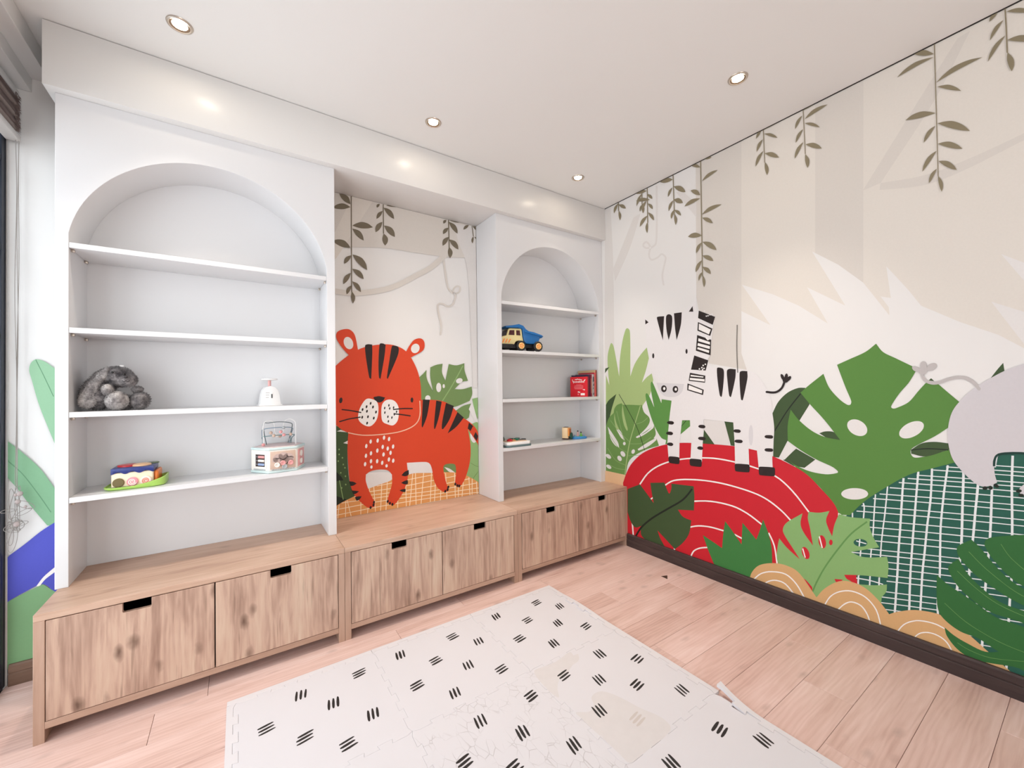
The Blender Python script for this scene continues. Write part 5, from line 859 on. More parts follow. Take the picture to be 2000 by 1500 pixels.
vine2:-2169,4966* -2154,4947 -2132,4928 -2097,4915 -2062,4912* -2073,4946 -2100,4969 -2135,4971
#K|leaf_print|pale green rounded leaf beside the window
mint:-6475,2725* -6498,2747 -6551,2798 -6603,2818 -6636,2782 -6645,2716 -6629,2629 -6588,2420 -6535,2219 -6494,2072* -6436,1876*
mintd:-6609,2814* -6600,2787* -6587,2749* -6571,2704* -6557,2661* -6542,2614* -6525,2562* -6510,2515* -6500,2483* -6495,2486* -6506,2519* -6520,2566* -6537,2617* -6552,2664* -6567,2708* -6582,2752* -6595,2791* -6604,2818*
#K|leaf_print|long green leaf slanting down beside the window
mint2:-6789,2128* -6675,1984 -6576,1837 -6495,1666 -6436,1540* -6436,1272* -6537,1332* -6646,1542 -6711,1682 -6788,1815*
mintd:-6781,1944* -6765,1922* -6742,1891* -6716,1854* -6691,1816* -6669,1776* -6648,1733* -6626,1688* -6604,1641* -6580,1588* -6554,1530* -6531,1477* -6515,1440* -6510,1444* -6526,1481* -6549,1534* -6575,1593* -6600,1646* -6622,1693* -6643,1738* -6665,1781* -6687,1821* -6712,1860* -6738,1897* -6761,1928* -6777,1950*
#K|stripe_print|violet blue band beside the window
blue:-6778,1098* -6674,1188 -6577,1282 -6492,1346 -6446,1374* -6446,662* -6491,719* -6562,813 -6674,772 -6777,715*
white:-6601,806* -6557,877 -6492,943* -6446,988* -6446,943* -6492,899 -6547,852 -6581,801*
#K|leaf_print|green band above the skirting beside the window
mint3:-6777,715* -6674,765 -6562,813* -6446,677* -6445,-33* -6776,142*
#K|vine_print|
vine2:-6504,5259* -6516,5253 -6529,5241 -6538,5220 -6543,5197* -6531,5209 -6519,5227 -6510,5244
vine2:-6485,5229* -6492,5239 -6501,5247 -6514,5243 -6527,5232* -6518,5225 -6506,5222 -6495,5225"""
mural(MURAL)

# ------------------------------------------------------------------ storage benches
HB = .4626; YF = -.52
def door_panel(x0, x1, nx0, nx1, parent):
    z0, z1, zn, t = .076, .434, .398, .018; r = .006
    poly = [(x0, z0), (x1, z0), (x1, z1), (nx1, z1)]
    for k in range(4): a = PI/2*k/3; poly.append((nx1-r+r*math.cos(a)-0, zn+r-r*math.sin(a)) if k else (nx1, zn+r))
    poly.append((nx0+r, zn))
    for k in range(1, 4): a = PI/2*k/3; poly.append((nx0+r-r*math.sin(a), zn+r-r*math.cos(a)))
    poly += [(nx0, z1), (x0, z1)]
    mb = MB(); mb.prism(poly, lambda a, b, d: (a, d, b), YF-.0015, YF+t)
    return mb.build('door', OAK_D, parent, bevel=.0012, seg=1, smooth=0)
def bench(x0, x1, label):
    t = thing('storage_bench', ((x0+x1)/2, -.26, 0), label, 'bench', 'oak storage benches along the wall')
    g = .0007; x0 += g; x1 -= g; yb = -.0012
    MB().box(x0, x1, YF, yb, HB-.0255, HB).build('top', OAK_T, t, bevel=.0012, seg=1, smooth=0)
    for a, b in ((x0, x0+.029), (x1-.029, x1)):
        MB().box(a, b, YF, yb, 0, HB-.0257).build('side_panel', OAK_V, t, bevel=.001, seg=1, smooth=0)
    MB().box(x0+.0292, x1-.0292, YF, -.03, .048, .0735).build('bottom_panel', OAK_E, t, bevel=.001, seg=1, smooth=0)
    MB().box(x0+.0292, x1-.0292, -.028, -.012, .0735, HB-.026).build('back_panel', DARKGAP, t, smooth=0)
    xm = (x0+x1)/2
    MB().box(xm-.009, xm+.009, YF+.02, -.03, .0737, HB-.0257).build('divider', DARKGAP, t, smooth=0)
    a0, a1 = x0+.0318, x1-.0318
    for a, b in ((a0, xm-.0022), (xm+.0022, a1)):
        c = (a+b)/2; door_panel(a, b, c-.0425, c+.0425, t)
    return t
bench(-3.166, -2.117, 'oak storage bench nearest the window, under the wide arched shelves')
bench(-2.117, -1.0602, 'middle oak storage bench, in front of the printed tiger')
bench(-1.0602, -.0006, 'oak storage bench in the corner, under the far arched shelves')

# ------------------------------------------------------------------ arched shelf units
YS, YK = -.2878, -.0445
def shelf_unit(x0, x1, n0, n1, tilts, label):
    t = thing('arched_shelf_unit', ((x0+x1)/2, -.144, HB), label, 'shelf unit', 'white arched shelf units')
    zt, zs = 2.335, 1.918; c = (n0+n1)/2; hw = (n1-n0)/2; rise = zt-zs; R = (hw*hw+rise*rise)/(2*rise); zc = zt-R; a0 = math.asin((zs-zc)/R)
    arc = [(c+R*math.cos(a0+(PI-2*a0)*i/48), zc+R*math.sin(a0+(PI-2*a0)*i/48)) for i in range(49)]
    arc[0] = (n1, zs); arc[-1] = (n0, zs)
    zb = HB+.0006
    poly = [(x0, zb), (n0, zb)] + arc[::-1] + [(n1, zb), (x1, zb), (x1, ZT-.0006), (x0, ZT-.0006)]
    MB().prism(poly, lambda a, b, d: (a, d, b), YS, YK+.0002).build('arch_surround', LACQ, t, smooth=30, bevel=.001, seg=1)
    MB().box(x0+.001, x1-.001, YK+.0005, -.006, zb, ZT-.0008).build('back_panel', LACQ, t, smooth=0)
    for z, (dl, dr) in zip((.83, 1.177, 1.527, 1.88), tilts):
        mb = MB(); a, b = n0+.0008, n1-.0008; y0, y1 = YS+.001, YK-.0006
        mb.add([(a, y0, z+dl-.022), (b, y0, z+dr-.022), (b, y1, z+dr-.022), (a, y1, z+dl-.022), (a, y0, z+dl), (b, y0, z+dr), (b, y1, z+dr), (a, y1, z+dl)],
               [(0, 3, 2, 1), (4, 5, 6, 7), (0, 1, 5, 4), (2, 3, 7, 6), (0, 4, 7, 3), (1, 2, 6, 5)])
        s = mb.build('shelf', LACQ, t, bevel=.0012, smooth=0)
        for xx, zz, sg in ((n0, z+dl, 1), (n1, z+dr, -1)):
            for yy in (YS+.03, YK-.035):
                MB().box(min(xx+sg*.0008, xx+sg*.011), max(xx+sg*.0008, xx+sg*.011), yy-.006, yy+.006, zz-.034, zz-.0222).build('shelf_pin', NICKEL, s, bevel=.001)
    return t
shelf_unit(-3.1724, -2.1101, -3.1333, -2.1517, ((-.0045, .0065), (0, 0), (0, 0), (0, 0)), 'white arched shelf unit nearest the window, holding the grey plush rabbit')
shelf_unit(-1.0561, -.0012, -1.0157, -.0495, ((0, 0), (0, 0), (0, 0), (-.005, .006)), 'white arched shelf unit in the far corner, holding the toy truck and books')

# ------------------------------------------------------------------ ceiling downlights
BULB = emit('lamp_glow', (255, 240, 216), 60)
SPOTS = []
def downlight(x, y, label):
    t = thing('downlight', (x, y, H), label, 'ceiling light', 'recessed ceiling downlights')
    MB().lathe([(.034, -.0005), (.034, -.005), (.0375, -.0065), (.043, -.004), (.0445, -.0005)], 40, Matrix.Translation((x, y, H)), cap=False).build('trim_ring', NICKEL, t)
    MB().lathe([(.0335, -.0006), (.0335, -.0045), (.026, -.0025), (.0255, -.0006)], 40, Matrix.Translation((x, y, H)), cap=False).build('baffle', mat('baffle_bronze', (120, 100, 84), .4, .6), t)
    MB().lathe([(.0252, -.0008), (.0252, -.0018), (.018, -.0028), (.0, -.0032)], 32, Matrix.Translation((x, y, H)), cap=False).build('lamp', BULB, t)
    d = bpy.data.lights.new('downlight_beam', 'SPOT'); d.energy = 30; d.spot_size = 1.4; d.spot_blend = 1.0; d.shadow_soft_size = .028; d.color = (1, .89, .77)
    o = bpy.data.objects.new('downlight_beam', d); COL.objects.link(o); o.location = (0, 0, -.012); o.parent = t
downlight(-2.747, -.589, 'ceiling downlight nearest the window, above the wide arched shelves')
downlight(-1.645, -.585, 'ceiling downlight above the tiger alcove, second of the row of three')
downlight(-.544, -.584, 'ceiling downlight nearest the room corner, smallest in view')
downlight(-.531, -1.692, 'lone ceiling downlight beside the mural wall, away from the row of three')

# ------------------------------------------------------------------ foam play mat
XE = [-2.568, -2.0353, -1.5027, -.970]; YE = [-.715, -1.243, -1.771, -2.299]; TH = .012
def seam(p, q, n=10, amp=.0085, ph=1):
    """zig-zag dovetail path from p to q, amplitude to the left of travel for ph=1"""
    p = Vector(p); q = Vector(q); d = q-p; nx = Vector((-d.y, d.x)).normalized(); out = [p]
    s = ph
    m = .045
    for i in range(n):
        a = m+(1-2*m)*i/n; b = m+(1-2*m)*(i+1)/n; e = .012
        out += [p+d*(a+e)+nx*amp*s, p+d*(a-e*.2)+nx*amp*s*.96, p+d*(b+e*.2)+nx*amp*s*.96, p+d*(b-e)+nx*amp*s] if False else [p+d*(a-e*.35)+nx*amp*s, p+d*(b+e*.35)+nx*amp*s]
        s = -s
    return out + [q]
CR = mat('worn_foam', (238, 231, 229), .6)
def cracked_foam():
    m = bpy.data.materials.new('cracked_foam'); m.use_nodes = True; nt = m.node_tree; b = nt.nodes['Principled BSDF']; L = nt.links.new
    geo = nt.nodes.new('ShaderNodeNewGeometry'); mp = nt.nodes.new('ShaderNodeMapping'); mp.inputs['Scale'].default_value = (36, 19, 1); mp.inputs['Rotation'].default_value = (0, 0, .12)
    nz = nt.nodes.new('ShaderNodeTexNoise'); nz.inputs['Scale'].default_value = 5; ad = nt.nodes.new('ShaderNodeVectorMath'); ad.operation = 'MULTIPLY_ADD'; ad.inputs[1].default_value = (1.1, 1.1, 0)
    L(geo.outputs['Position'], mp.inputs[0]); n3 = nt.nodes.new('ShaderNodeTexNoise'); n3.inputs['Scale'].default_value = 9; L(geo.outputs['Position'], n3.inputs['Vector'])
    L(n3.outputs['Color'], ad.inputs[0]); L(mp.outputs[0], ad.inputs[2])
    vo = nt.nodes.new('ShaderNodeTexVoronoi'); vo.feature = 'DISTANCE_TO_EDGE'; vo.inputs['Scale'].default_value = 1; L(ad.outputs[0], vo.inputs['Vector'])
    mr = nt.nodes.new('ShaderNodeMapRange'); mr.inputs[1].default_value = 0; mr.inputs[2].default_value = .035; mr.inputs[3].default_value = 1; mr.inputs[4].default_value = 0; L(vo.outputs['Distance'], mr.inputs[0])
    n4 = nt.nodes.new('ShaderNodeTexNoise'); n4.inputs['Scale'].default_value = 11; L(geo.outputs['Position'], n4.inputs['Vector'])
    m2 = nt.nodes.new('ShaderNodeMapRange'); m2.inputs[1].default_value = .44; m2.inputs[2].default_value = .62; m2.inputs[3].default_value = 0; m2.inputs[4].default_value = .55; L(n4.outputs[0], m2.inputs[0])
    mu = nt.nodes.new('ShaderNodeMath'); mu.operation = 'MULTIPLY'; L(mr.outputs[0], mu.inputs[0]); L(m2.outputs[0], mu.inputs[1])
    mx = nt.nodes.new('ShaderNodeMix'); mx.data_type = 'RGBA'; mx.inputs[6].default_value = (*lin((214, 210, 213)), 1); mx.inputs[7].default_value = (*lin((150, 140, 138)), 1)
    L(mu.outputs[0], mx.inputs[0]); L(mx.outputs[2], b.inputs['Base Color']); b.inputs['Roughness'].default_value = .62
    bp = nt.nodes.new('ShaderNodeBump'); bp.inputs['Strength'].default_value = .5; bp.inputs['Distance'].default_value = -.001; L(mu.outputs[0], bp.inputs['Height']); L(bp.outputs[0], b.inputs['Normal'])
    return m
CRACK = cracked_foam()
GAPW = .0004
def extrude_tile(poly, name, m, parent, loc):
    mb = MB(); mb.prism([(p.x, p.y) for p in poly], lambda a, b, d: (a, b, d), .0006, TH)
    return mb.build(name, m, parent, bevel=.0008, seg=1, smooth=0, loc=loc)
HS = {}; VS = {}
for c in range(3):
    for r in range(4): HS[c, r] = seam((XE[c], YE[r]), (XE[c+1], YE[r]), 10, .0085, 1 if (c+r) % 2 else -1)
for c in range(4):
    for r in range(3): VS[c, r] = seam((XE[c], YE[r]), (XE[c], YE[r+1]), 10, .0085, 1 if (c+r) % 2 else -1)
MARKS = [(-2.473, -0.925, True), (-2.36, -1.049, True), (-2.24, -1.166, True), (-2.348, -0.812, False), (-2.247, -0.935, False), (-2.132, -1.083, False), (-2.12, -0.819, True), (-1.932, -0.802, False), (-1.812, -0.934, True), (-1.705, -1.047, False), (-1.94, -1.035, True), (-1.827, -1.163, False), (-1.597, -1.155, True), (-1.669, -0.815, True), (-1.582, -0.921, False), (-1.397, -0.789, False), (-1.276, -0.917, True), (-1.131, -0.804, True), (-1.048, -0.91, False), (-1.404, -1.022, True), (-1.165, -1.03, False), (-1.062, -1.137, True), (-1.291, -1.147, False), (-1.167, -1.331, False), (-1.052, -1.455, True), (-1.395, -1.344, True), (-1.291, -1.446, False), (-1.183, -1.559, True), (-1.059, -1.683, False), (-1.411, -1.563, False), (-1.324, -1.673, True, True), (-1.118, -1.873, True), (-1.038, -1.983, False), (-1.379, -1.856, False), (-1.582, -1.355, True), (-1.811, -1.345, False), (-1.711, -1.475, False), (-1.594, -1.62, False), (-1.936, -1.462, True), (-1.813, -1.572, True)]
tl = {(0, 0): 'white foam floor tile at the window end, nearest the first bench', (1, 0): 'white foam floor tile in the middle of the row along the benches',
      (2, 0): 'white foam floor tile at the far corner of the mat', (0, 1): 'white foam floor tile at the bottom edge of the photo, window end, mostly cut off',
      (1, 1): 'white foam floor tile with a crackled, wrinkled surface in the centre of the mat', (2, 1): 'white foam floor tile with peeled patches and one faded mark, along the mural side',
      (2, 2): 'white foam floor tile beside the lifted edge strip, nearest the camera on the mural side', (1, 2): 'white foam floor tile at the bottom photo edge, only its corner in view'}
def shrink(poly):
    # pull outline slightly inwards so neighbours keep a hairline joint
    n = len(poly); out = []
    ar = sum(poly[i].x*poly[(i+1) % n].y-poly[(i+1) % n].x*poly[i].y for i in range(n)); sg = 1 if ar > 0 else -1
    for i in range(n):
        a, b, c = poly[i-1], poly[i], poly[(i+1) % n]; d1 = (b-a).normalized(); d2 = (c-b).normalized()
        n1 = Vector((-d1.y, d1.x))*sg; n2 = Vector((-d2.y, d2.x))*sg; k = n1+n2; k = k/max(.4, k.length*k.length)*2*.5*1.0
        out.append(b+k*GAPW)
    return out
TILES = {}
for (c, r), lab in tl.items():
    poly = HS[c, r][:] + VS[c+1, r][1:] + HS[c, r+1][::-1][1:] + VS[c, r][::-1][1:-1]
    loc = ((XE[c]+XE[c+1])/2, (YE[r]+YE[r+1])/2, 0)
    o = extrude_tile(shrink(poly), 'foam_tile', CRACK if (c, r) == (1, 1) else FOAM, None, loc)
    tag(o, lab, 'play mat', 'interlocking foam play mat tiles'); TILES[c, r] = o
FADED = mat('faded_print', (196, 186, 180), .6)
def mark(x, y, along_x, faded=False):
    c = max(0, min(2, sum(x > e for e in XE[1:3]))); r = sum(y < e for e in YE[1:3])
    par = TILES.get((c, r)); mb = MB()
    for k in (-1, 0, 1):
        ln = random.uniform(.053, .062); wd = random.uniform(.009, .012); off = .0165*k; sh = random.uniform(-.003, .003)
        pts = [(-.5, 0), (-.46, .32), (-.25, .5), (.1, .46), (.38, .36), (.49, .1), (.47, -.2), (.3, -.42), (0, -.5), (-.3, -.42), (-.47, -.25)]
        q = [(a*ln+sh, b*wd+off+.004*math.sin(a*3)) for a, b in pts]
        if not along_x: q = [(b, a) for a, b in q]
        n = len(q); mb.add([(x+a, y+b, TH+.0002) for a, b in q], [tuple(range(n))] if along_x else [tuple(range(n-1, -1, -1))])
    mb.build('stroke_mark', FADED if faded else BLACKP, par, smooth=0)
for mk in MARKS: mark(*mk)
# beige patches where the printed film has peeled, on the mural-side tile
PEEL = mat('peeled_foam', (210, 204, 203), .75)
def patch(pts, par):
    q = [Vector((a, b, 0)) for a, b in pts]; s = smooth_pts([(p, False) for p in q], 4)
    MB().add([(p.x, p.y, TH+.00012) for p in s], [tuple(t) for t in tessellate_polygon([s])]).build('peeled_patch', PEEL, par, smooth=0)
patch([(-1.483, -1.247), (-1.438, -1.249), (-1.37, -1.256), (-1.272, -1.242), (-1.273, -1.27), (-1.25, -1.275), (-1.278, -1.309), (-1.325, -1.318), (-1.377, -1.341), (-1.429, -1.351), (-1.469, -1.386), (-1.497, -1.426), (-1.506, -1.377), (-1.5, -1.292)], TILES[2, 1])
patch([(-1.39, -1.501), (-1.353, -1.493), (-1.321, -1.511), (-1.294, -1.568), (-1.274, -1.645), (-1.246, -1.717), (-1.255, -1.766), (-1.303, -1.779), (-1.375, -1.779), (-1.443, -1.779), (-1.489, -1.775), (-1.492, -1.734), (-1.493, -1.653), (-1.495, -1.592), (-1.494, -1.551), (-1.491, -1.52), (-1.449, -1.546), (-1.41, -1.534)], TILES[2, 1])


# edge strips around the mat
SW = .030
def strip_top(c, lab):
    s = HS[c, 0]; x0, x1 = XE[c], XE[c+1]
    if c == 0: x0 -= SW
    if c == 2: x1 += SW
    yo = YE[0]+SW
    poly = [Vector((x0+.0008, yo)), Vector((x0+.0008, YE[0]+(.004 if c == 0 else 0)))] + ([Vector((XE[0]-.012, YE[0]+.0005))] if c == 0 else []) + s + ([Vector((x1-.0008, YE[0]))] if c == 2 else []) + [Vector((x1-.0008, yo))]
    tag(extrude_tile(shrink(poly), 'edge_strip', STRIPF, None, ((x0+x1)/2, yo-.015, 0)), lab, 'play mat edge', 'edge strips of the foam mat')
def strip_side(c, r, lab, lift=None):
    s = VS[c, r]; sg = -1 if c == 0 else 1; xo = XE[c]+sg*SW; y0, y1 = YE[r], YE[r+1]
    n = 26
    inner = [Vector((p.x+sg*.0005, min(y0-.0004, max(y1+.0004, p.y)))) for p in s]
    outer = [Vector((xo, y1+.0004+(y0-y1-.0008)*i/n)) for i in range(n+1)]
    mb = MB(); mb.prism([(p.x, p.y) for p in inner+outer], lambda a, b, d: (a, b, d), .0006, TH)
    if lift: mb.v = [(v[0]+lift(v[1])[1], v[1], v[2]+lift(v[1])[0]) for v in mb.v]
    tag(mb.build('edge_strip', STRIPF, None, smooth=0, loc=(xo, (y0+y1)/2, 0)), lab, 'play mat edge', 'edge strips of the foam mat')
strip_top(0, 'white foam edge strip facing the benches, at the window end of the mat')
strip_top(1, 'white foam edge strip facing the benches, in the middle of the mat')
strip_top(2, 'white foam edge strip facing the benches, at the far end of the mat')
strip_side(0, 0, 'white foam edge strip on the window side, nearest the first bench')
strip_side(0, 1, 'white foam edge strip on the window side, at the bottom photo edge')
strip_side(3, 0, 'wavy white foam edge strip on the mural side, at the far corner of the mat', lambda y: (.007*max(0, math.sin((y+.80)*-9)) if -1.15 < y < -.80 else 0, 0))
strip_side(3, 1, 'flat white foam edge strip between the wavy one and the lifted one')
def curl(y):
    t = max(0, min(1, (y+1.95)/.179)); return (.034*t*t, .014*t*t)
strip_side(3, 2, 'white foam edge strip with one lifted, curled end on the mural side', curl)

# ------------------------------------------------------------------ rolled bamboo blind with its cords
BAM = mat('bamboo_slats', (104, 84, 78), .7, var=.3, scale=90); BAML = mat('bamboo_light', (142, 124, 116), .7, var=.2, scale=90)
bl = thing('bamboo_blind', (-3.36, -1.1, 2.36), 'dark woven bamboo blind rolled up under the beam at the window', 'blind')
MB().box(-3.386, -3.349, -2.3, -.02, 2.555, 2.584).build('head_rail', mat('rail_white', (226, 222, 218), .5), bl, bevel=.002)
for i in range(9):
    z = 2.40+.0165*i; dx = .004*math.sin(i*2.3)
    MB().box(-3.383+dx*.5, -3.345+dx, -2.3, -.03+.003*math.sin(i*1.7), z, z+.0145).build('slat_fold', BAM if i % 3 else BAML, bl, bevel=.004, seg=2)
fr = MB(); random.seed(3)
for i in range(420):
    z = random.uniform(2.388, 2.552); x = random.uniform(-3.384, -3.343); y = -.034+random.uniform(-.05, .004); l = random.uniform(.006, .016); dz = random.uniform(-.005, .002)
    ex = .005 if y < -.04 else 0
    fr.add([(x if not ex else -3.3425, y, z), (x if not ex else -3.3425, y, z+.0028), ((x if not ex else -3.339)+random.uniform(-.002, .002), min(y+l, -.006), z+dz)], [(0, 1, 2)])
o = fr.build('fringe', BAM, bl, smooth=0); o['kind'] = 'stuff'
MB().box(-3.386, -3.341, -2.3, -.026, 2.358, 2.384).build('bottom_rail', mat('rail_beige', (206, 198, 192), .6), bl, bevel=.004)
CORD = mat('blind_cord', (150, 142, 136), .7)
for k, (xa, xb) in enumerate(((-3.352, -3.349), (-3.345, -3.346), (-3.341, -3.3475))):
    pts = []
    for i in range(30):
        t = i/29; z = 2.357-(2.357-.86)*t; pts.append((xa+(xb-xa)*t+.0022*math.sin(t*11+k*2), -.045+.002*math.sin(t*9+k), z))
    MB().tube(pts, .0013, 6).build('cord', CORD, bl)
random.seed(11)
tg = MB()
def loop(cx, cz, rx, rz, rot, cy=-.045):
    pts = []
    for i in range(25):
        a = 2*PI*i/24; u = rx*math.cos(a); v = rz*math.sin(a); pts.append((cx+u*math.cos(rot)-v*math.sin(rot), cy+.008*math.sin(a+rot*3), cz+u*math.sin(rot)+v*math.cos(rot)))
    tg.tube(pts, .0011, 5)
for a in ((-3.352, .79, .012, .07, -.15), (-3.356, .76, .010, .09, .1), (-3.345, .76, .006, .10, .05), (-3.372, .757, .020, .006, .05), (-3.325, .745, .022, .008, .5), (-3.322, .775, .012, .03, .9),
          (-3.352, .70, .022, .013, .1), (-3.362, .685, .020, .014, .3), (-3.345, .69, .018, .02, .6), (-3.34, .695, .026, .008, .15), (-3.357, .672, .022, .008, -.1), (-3.35, .71, .008, .016, .4),
          (-3.366, .66, .010, .05, .08), (-3.357, .63, .012, .05, -.1)): loop(*a)
tg.build('tangled_cord', CORD, bl)
for x, z, r in ((-3.337, .826, .0095), (-3.349, .822, .006), (-3.343, .792, .009), (-3.321, .767, .0055), (-3.346, .697, .0105)):
    MB().ball((x, -.047, z), (r, r, r*1.15), 14, 9).build('cord_bead', mat('cord_bead_stone', (176, 160, 156), .4), bl)

# ------------------------------------------------------------------ plush rabbit
def fur_mat(name, a, b, c):
    m = bpy.data.materials.new(name); m.use_nodes = True; nt = m.node_tree; bs = nt.nodes['Principled BSDF']; L = nt.links.new
    geo = nt.nodes.new('ShaderNodeNewGeometry'); n = nt.nodes.new('ShaderNodeTexNoise'); n.inputs['Scale'].default_value = 34; n.inputs['Detail'].default_value = 5; n.inputs['Roughness'].default_value = .7
    L(geo.outputs['Position'], n.inputs['Vector']); r = ramp(nt, [(.34, a), (.5, b), (.66, c)]); L(n.outputs[0], r.inputs[0]); L(r.outputs[0], bs.inputs['Base Color'])
    bs.inputs['Roughness'].default_value = .95; bs.inputs['Sheen Weight'].default_value = .3; bs.inputs['Specular IOR Level'].default_value = .1; return m
FUR = fur_mat('grey_fur', (58, 54, 56), (104, 99, 99), (150, 144, 143)); FURL = fur_mat('light_grey_fur', (96, 90, 90), (150, 144, 142), (192, 186, 183))
def fuzzy(name, balls, m, parent, voxel=.006, hairs=2200, hl=.008):
    mb = MB()
    for c, r, e in balls: mb.ball(c, r, 20, 12, Matrix.Rotation(e[1], 4, 'Y') @ Matrix.Rotation(e[0], 4, 'X'))
    me = bpy.data.meshes.new('tmp'); me.from_pydata(mb.v, [], mb.f); t = bpy.data.objects.new('tmp', me); COL.objects.link(t)
    if len(balls) > 1:
        md = t.modifiers.new('r', 'REMESH'); md.mode = 'VOXEL'; md.voxel_size = voxel
        sm = t.modifiers.new('s', 'SMOOTH'); sm.factor = .6; sm.iterations = 5
    dg = bpy.context.evaluated_depsgraph_get(); ev = t.evaluated_get(dg); me2 = bpy.data.meshes.new_from_object(ev)
    out = MB(); out.add([tuple(v.co) for v in me2.vertices], [tuple(p.vertices) for p in me2.polygons])
    polys = list(me2.polygons); wts = [p.area for p in polys]
    for p in random.choices(polys, wts, k=hairs):
        vs = [me2.vertices[i].co for i in p.vertices]; u = [random.random()+.05 for _ in vs]; s = sum(u); c = Vector((0, 0, 0))
        for a, b in zip(u, vs): c += b*(a/s)
        n = p.normal; d = (n + Vector((random.uniform(-.7, .7), random.uniform(-.7, .7), random.uniform(-1.0, .3)))).normalized()
        sd = d.cross(n); sd = (sd if sd.length > .05 else n.orthogonal()).normalized()*.0011; l = hl*random.uniform(.5, 1.2)
        out.add([c-n*.001-sd, c-n*.001+sd, c+d*l], [(0, 1, 2)])
    bpy.data.objects.remove(t); bpy.data.meshes.remove(me); bpy.data.meshes.remove(me2)
    return out.build(name, m, parent, smooth=60)
random.seed(5)
SZ = 1.1772
rb = thing('plush_rabbit', (-3.02, -.17, SZ), 'slumped grey plush rabbit on the second shelf up, next to the window side', 'soft toy')
fuzzy('body', [((-3.075, -.165, SZ+.075), (.054, .070, .072), (0, 0)), ((-3.052, -.165, SZ+.125), (.048, .060, .066), (0, .45)), ((-3.025, -.17, SZ+.155), (.042, .05, .040), (0, .3)),
               ((-2.985, -.17, SZ+.035), (.05, .055, .033), (0, 0))], FUR, rb, hairs=3600)
fuzzy('head', [((-2.998, -.190, SZ+.150), (.054, .050, .046), (0, .40)), ((-2.968, -.212, SZ+.136), (.036, .036, .034), (0, .3))], FUR, rb, hairs=1900, hl=.006)
ear = fuzzy('ear', [((-3.050, -.218, SZ+.150), (.019, .016, .05), (0, .55)), ((-3.079, -.225, SZ+.095), (.023, .017, .055), (0, .42)), ((-3.092, -.222, SZ+.05), (.030, .018, .04), (0, .1))], FURL, rb, hairs=1900)
for c, r, nm, m in (((-3.0, -.228, SZ+.043), (.040, .042, .043), 'foot', FURL), ((-2.928, -.195, SZ+.042), (.036, .045, .041), 'foot', FUR), ((-3.028, -.238, SZ+.092), (.019, .019, .024), 'paw', FURL), ((-2.936, -.205, SZ+.092), (.020, .02, .014), 'paw', FUR)):
    fuzzy(nm, [(c, r, (0, 0))], m, rb, hairs=900, hl=.006)
MB().ball((-2.966, -.2545, SZ+.146), (.0065, .004, .005), 10, 8).build('nose', mat('plush_nose', (40, 34, 36), .5), rb)
for s in (-1, 1): MB().ball((-2.992+.019*s, -.2455, SZ+.163-.004*s), .0050, 10, 8).build('eye', mat('plush_eye', (14, 12, 12), .15), rb)
MB().tube([(-2.978, -.254, SZ+.131), (-2.972, -.2555, SZ+.125), (-2.966, -.256, SZ+.131), (-2.960, -.2555, SZ+.125), (-2.954, -.253, SZ+.131)], .0018, 6).build('mouth', mat('plush_nose', (40, 34, 36)), rb)
MB().box(-2.998, -2.984, -.19, -.186, SZ+.187, SZ+.203).build('sewn_tag', mat('tag_white', (236, 232, 230), .7), rb, bevel=.001)

# ------------------------------------------------------------------ toy kitchen scale
WT = mat('matte_white_wood', (244, 242, 240), .45, var=.01); PK = mat('dusty_pink', (222, 168, 164), .5); MINT = mat('pale_mint', (204, 222, 220), .5); CREAM = mat('toy_cream', (240, 232, 222), .5)
ks = thing('toy_scale', (-2.42, -.17, SZ), 'white wooden toy kitchen scale with a pink stem on the second shelf up', 'toy scale')
mb = MB(); prof = [(-.049, 0), (-.045, .022), (-.041, .055), (-.034, .082), (-.022, .098), (0, .104), (.022, .098), (.034, .082), (.041, .055), (.045, .022), (.049, 0)]
ang = Matrix.Translation((-2.418, -.17, SZ+.0006)) @ Matrix.Rotation(.12, 4, 'Z')
mb.prism(prof, lambda a, b, d: ang @ Vector((a, d, b)), -.036, .036); mb.build('scale_body', WT, ks, bevel=.0025)
MB().box(-.053, .053, -.040, .040, 0, .006, ang).build('base', WT, ks, bevel=.0015)
MB().lathe([(.0075, .102), (.0075, .134)], 16, ang).build('stem', PK, ks)
MB().lathe([(.008, .1335), (.034, .136), (.037, .1375), (.037, .1425), (.034, .144), (.001, .144)], 32, ang).build('weighing_plate', WT, ks)
MB().box(.001, .008, -.0375, -.0355, .040, .064, ang).build('slider_slot', mat('slot_grey', (92, 90, 90), .5), ks, bevel=.001)
MB().lathe([(.005, -.002), (.005, .002)], 14, ang @ Matrix.Translation((.0045, -.0375, .066)) @ Matrix.Rotation(PI/2, 4, 'X')).build('slider_knob', WT, ks, bevel=.001)
mb = MB()
for k in range(3): mb.box(-.024, -.010+.002*k, -.0364, -.0361, .043+.012*k, .0445+.012*k, ang)
mb.build('scale_marks', mat('print_grey', (176, 172, 172), .6), ks, smooth=0)

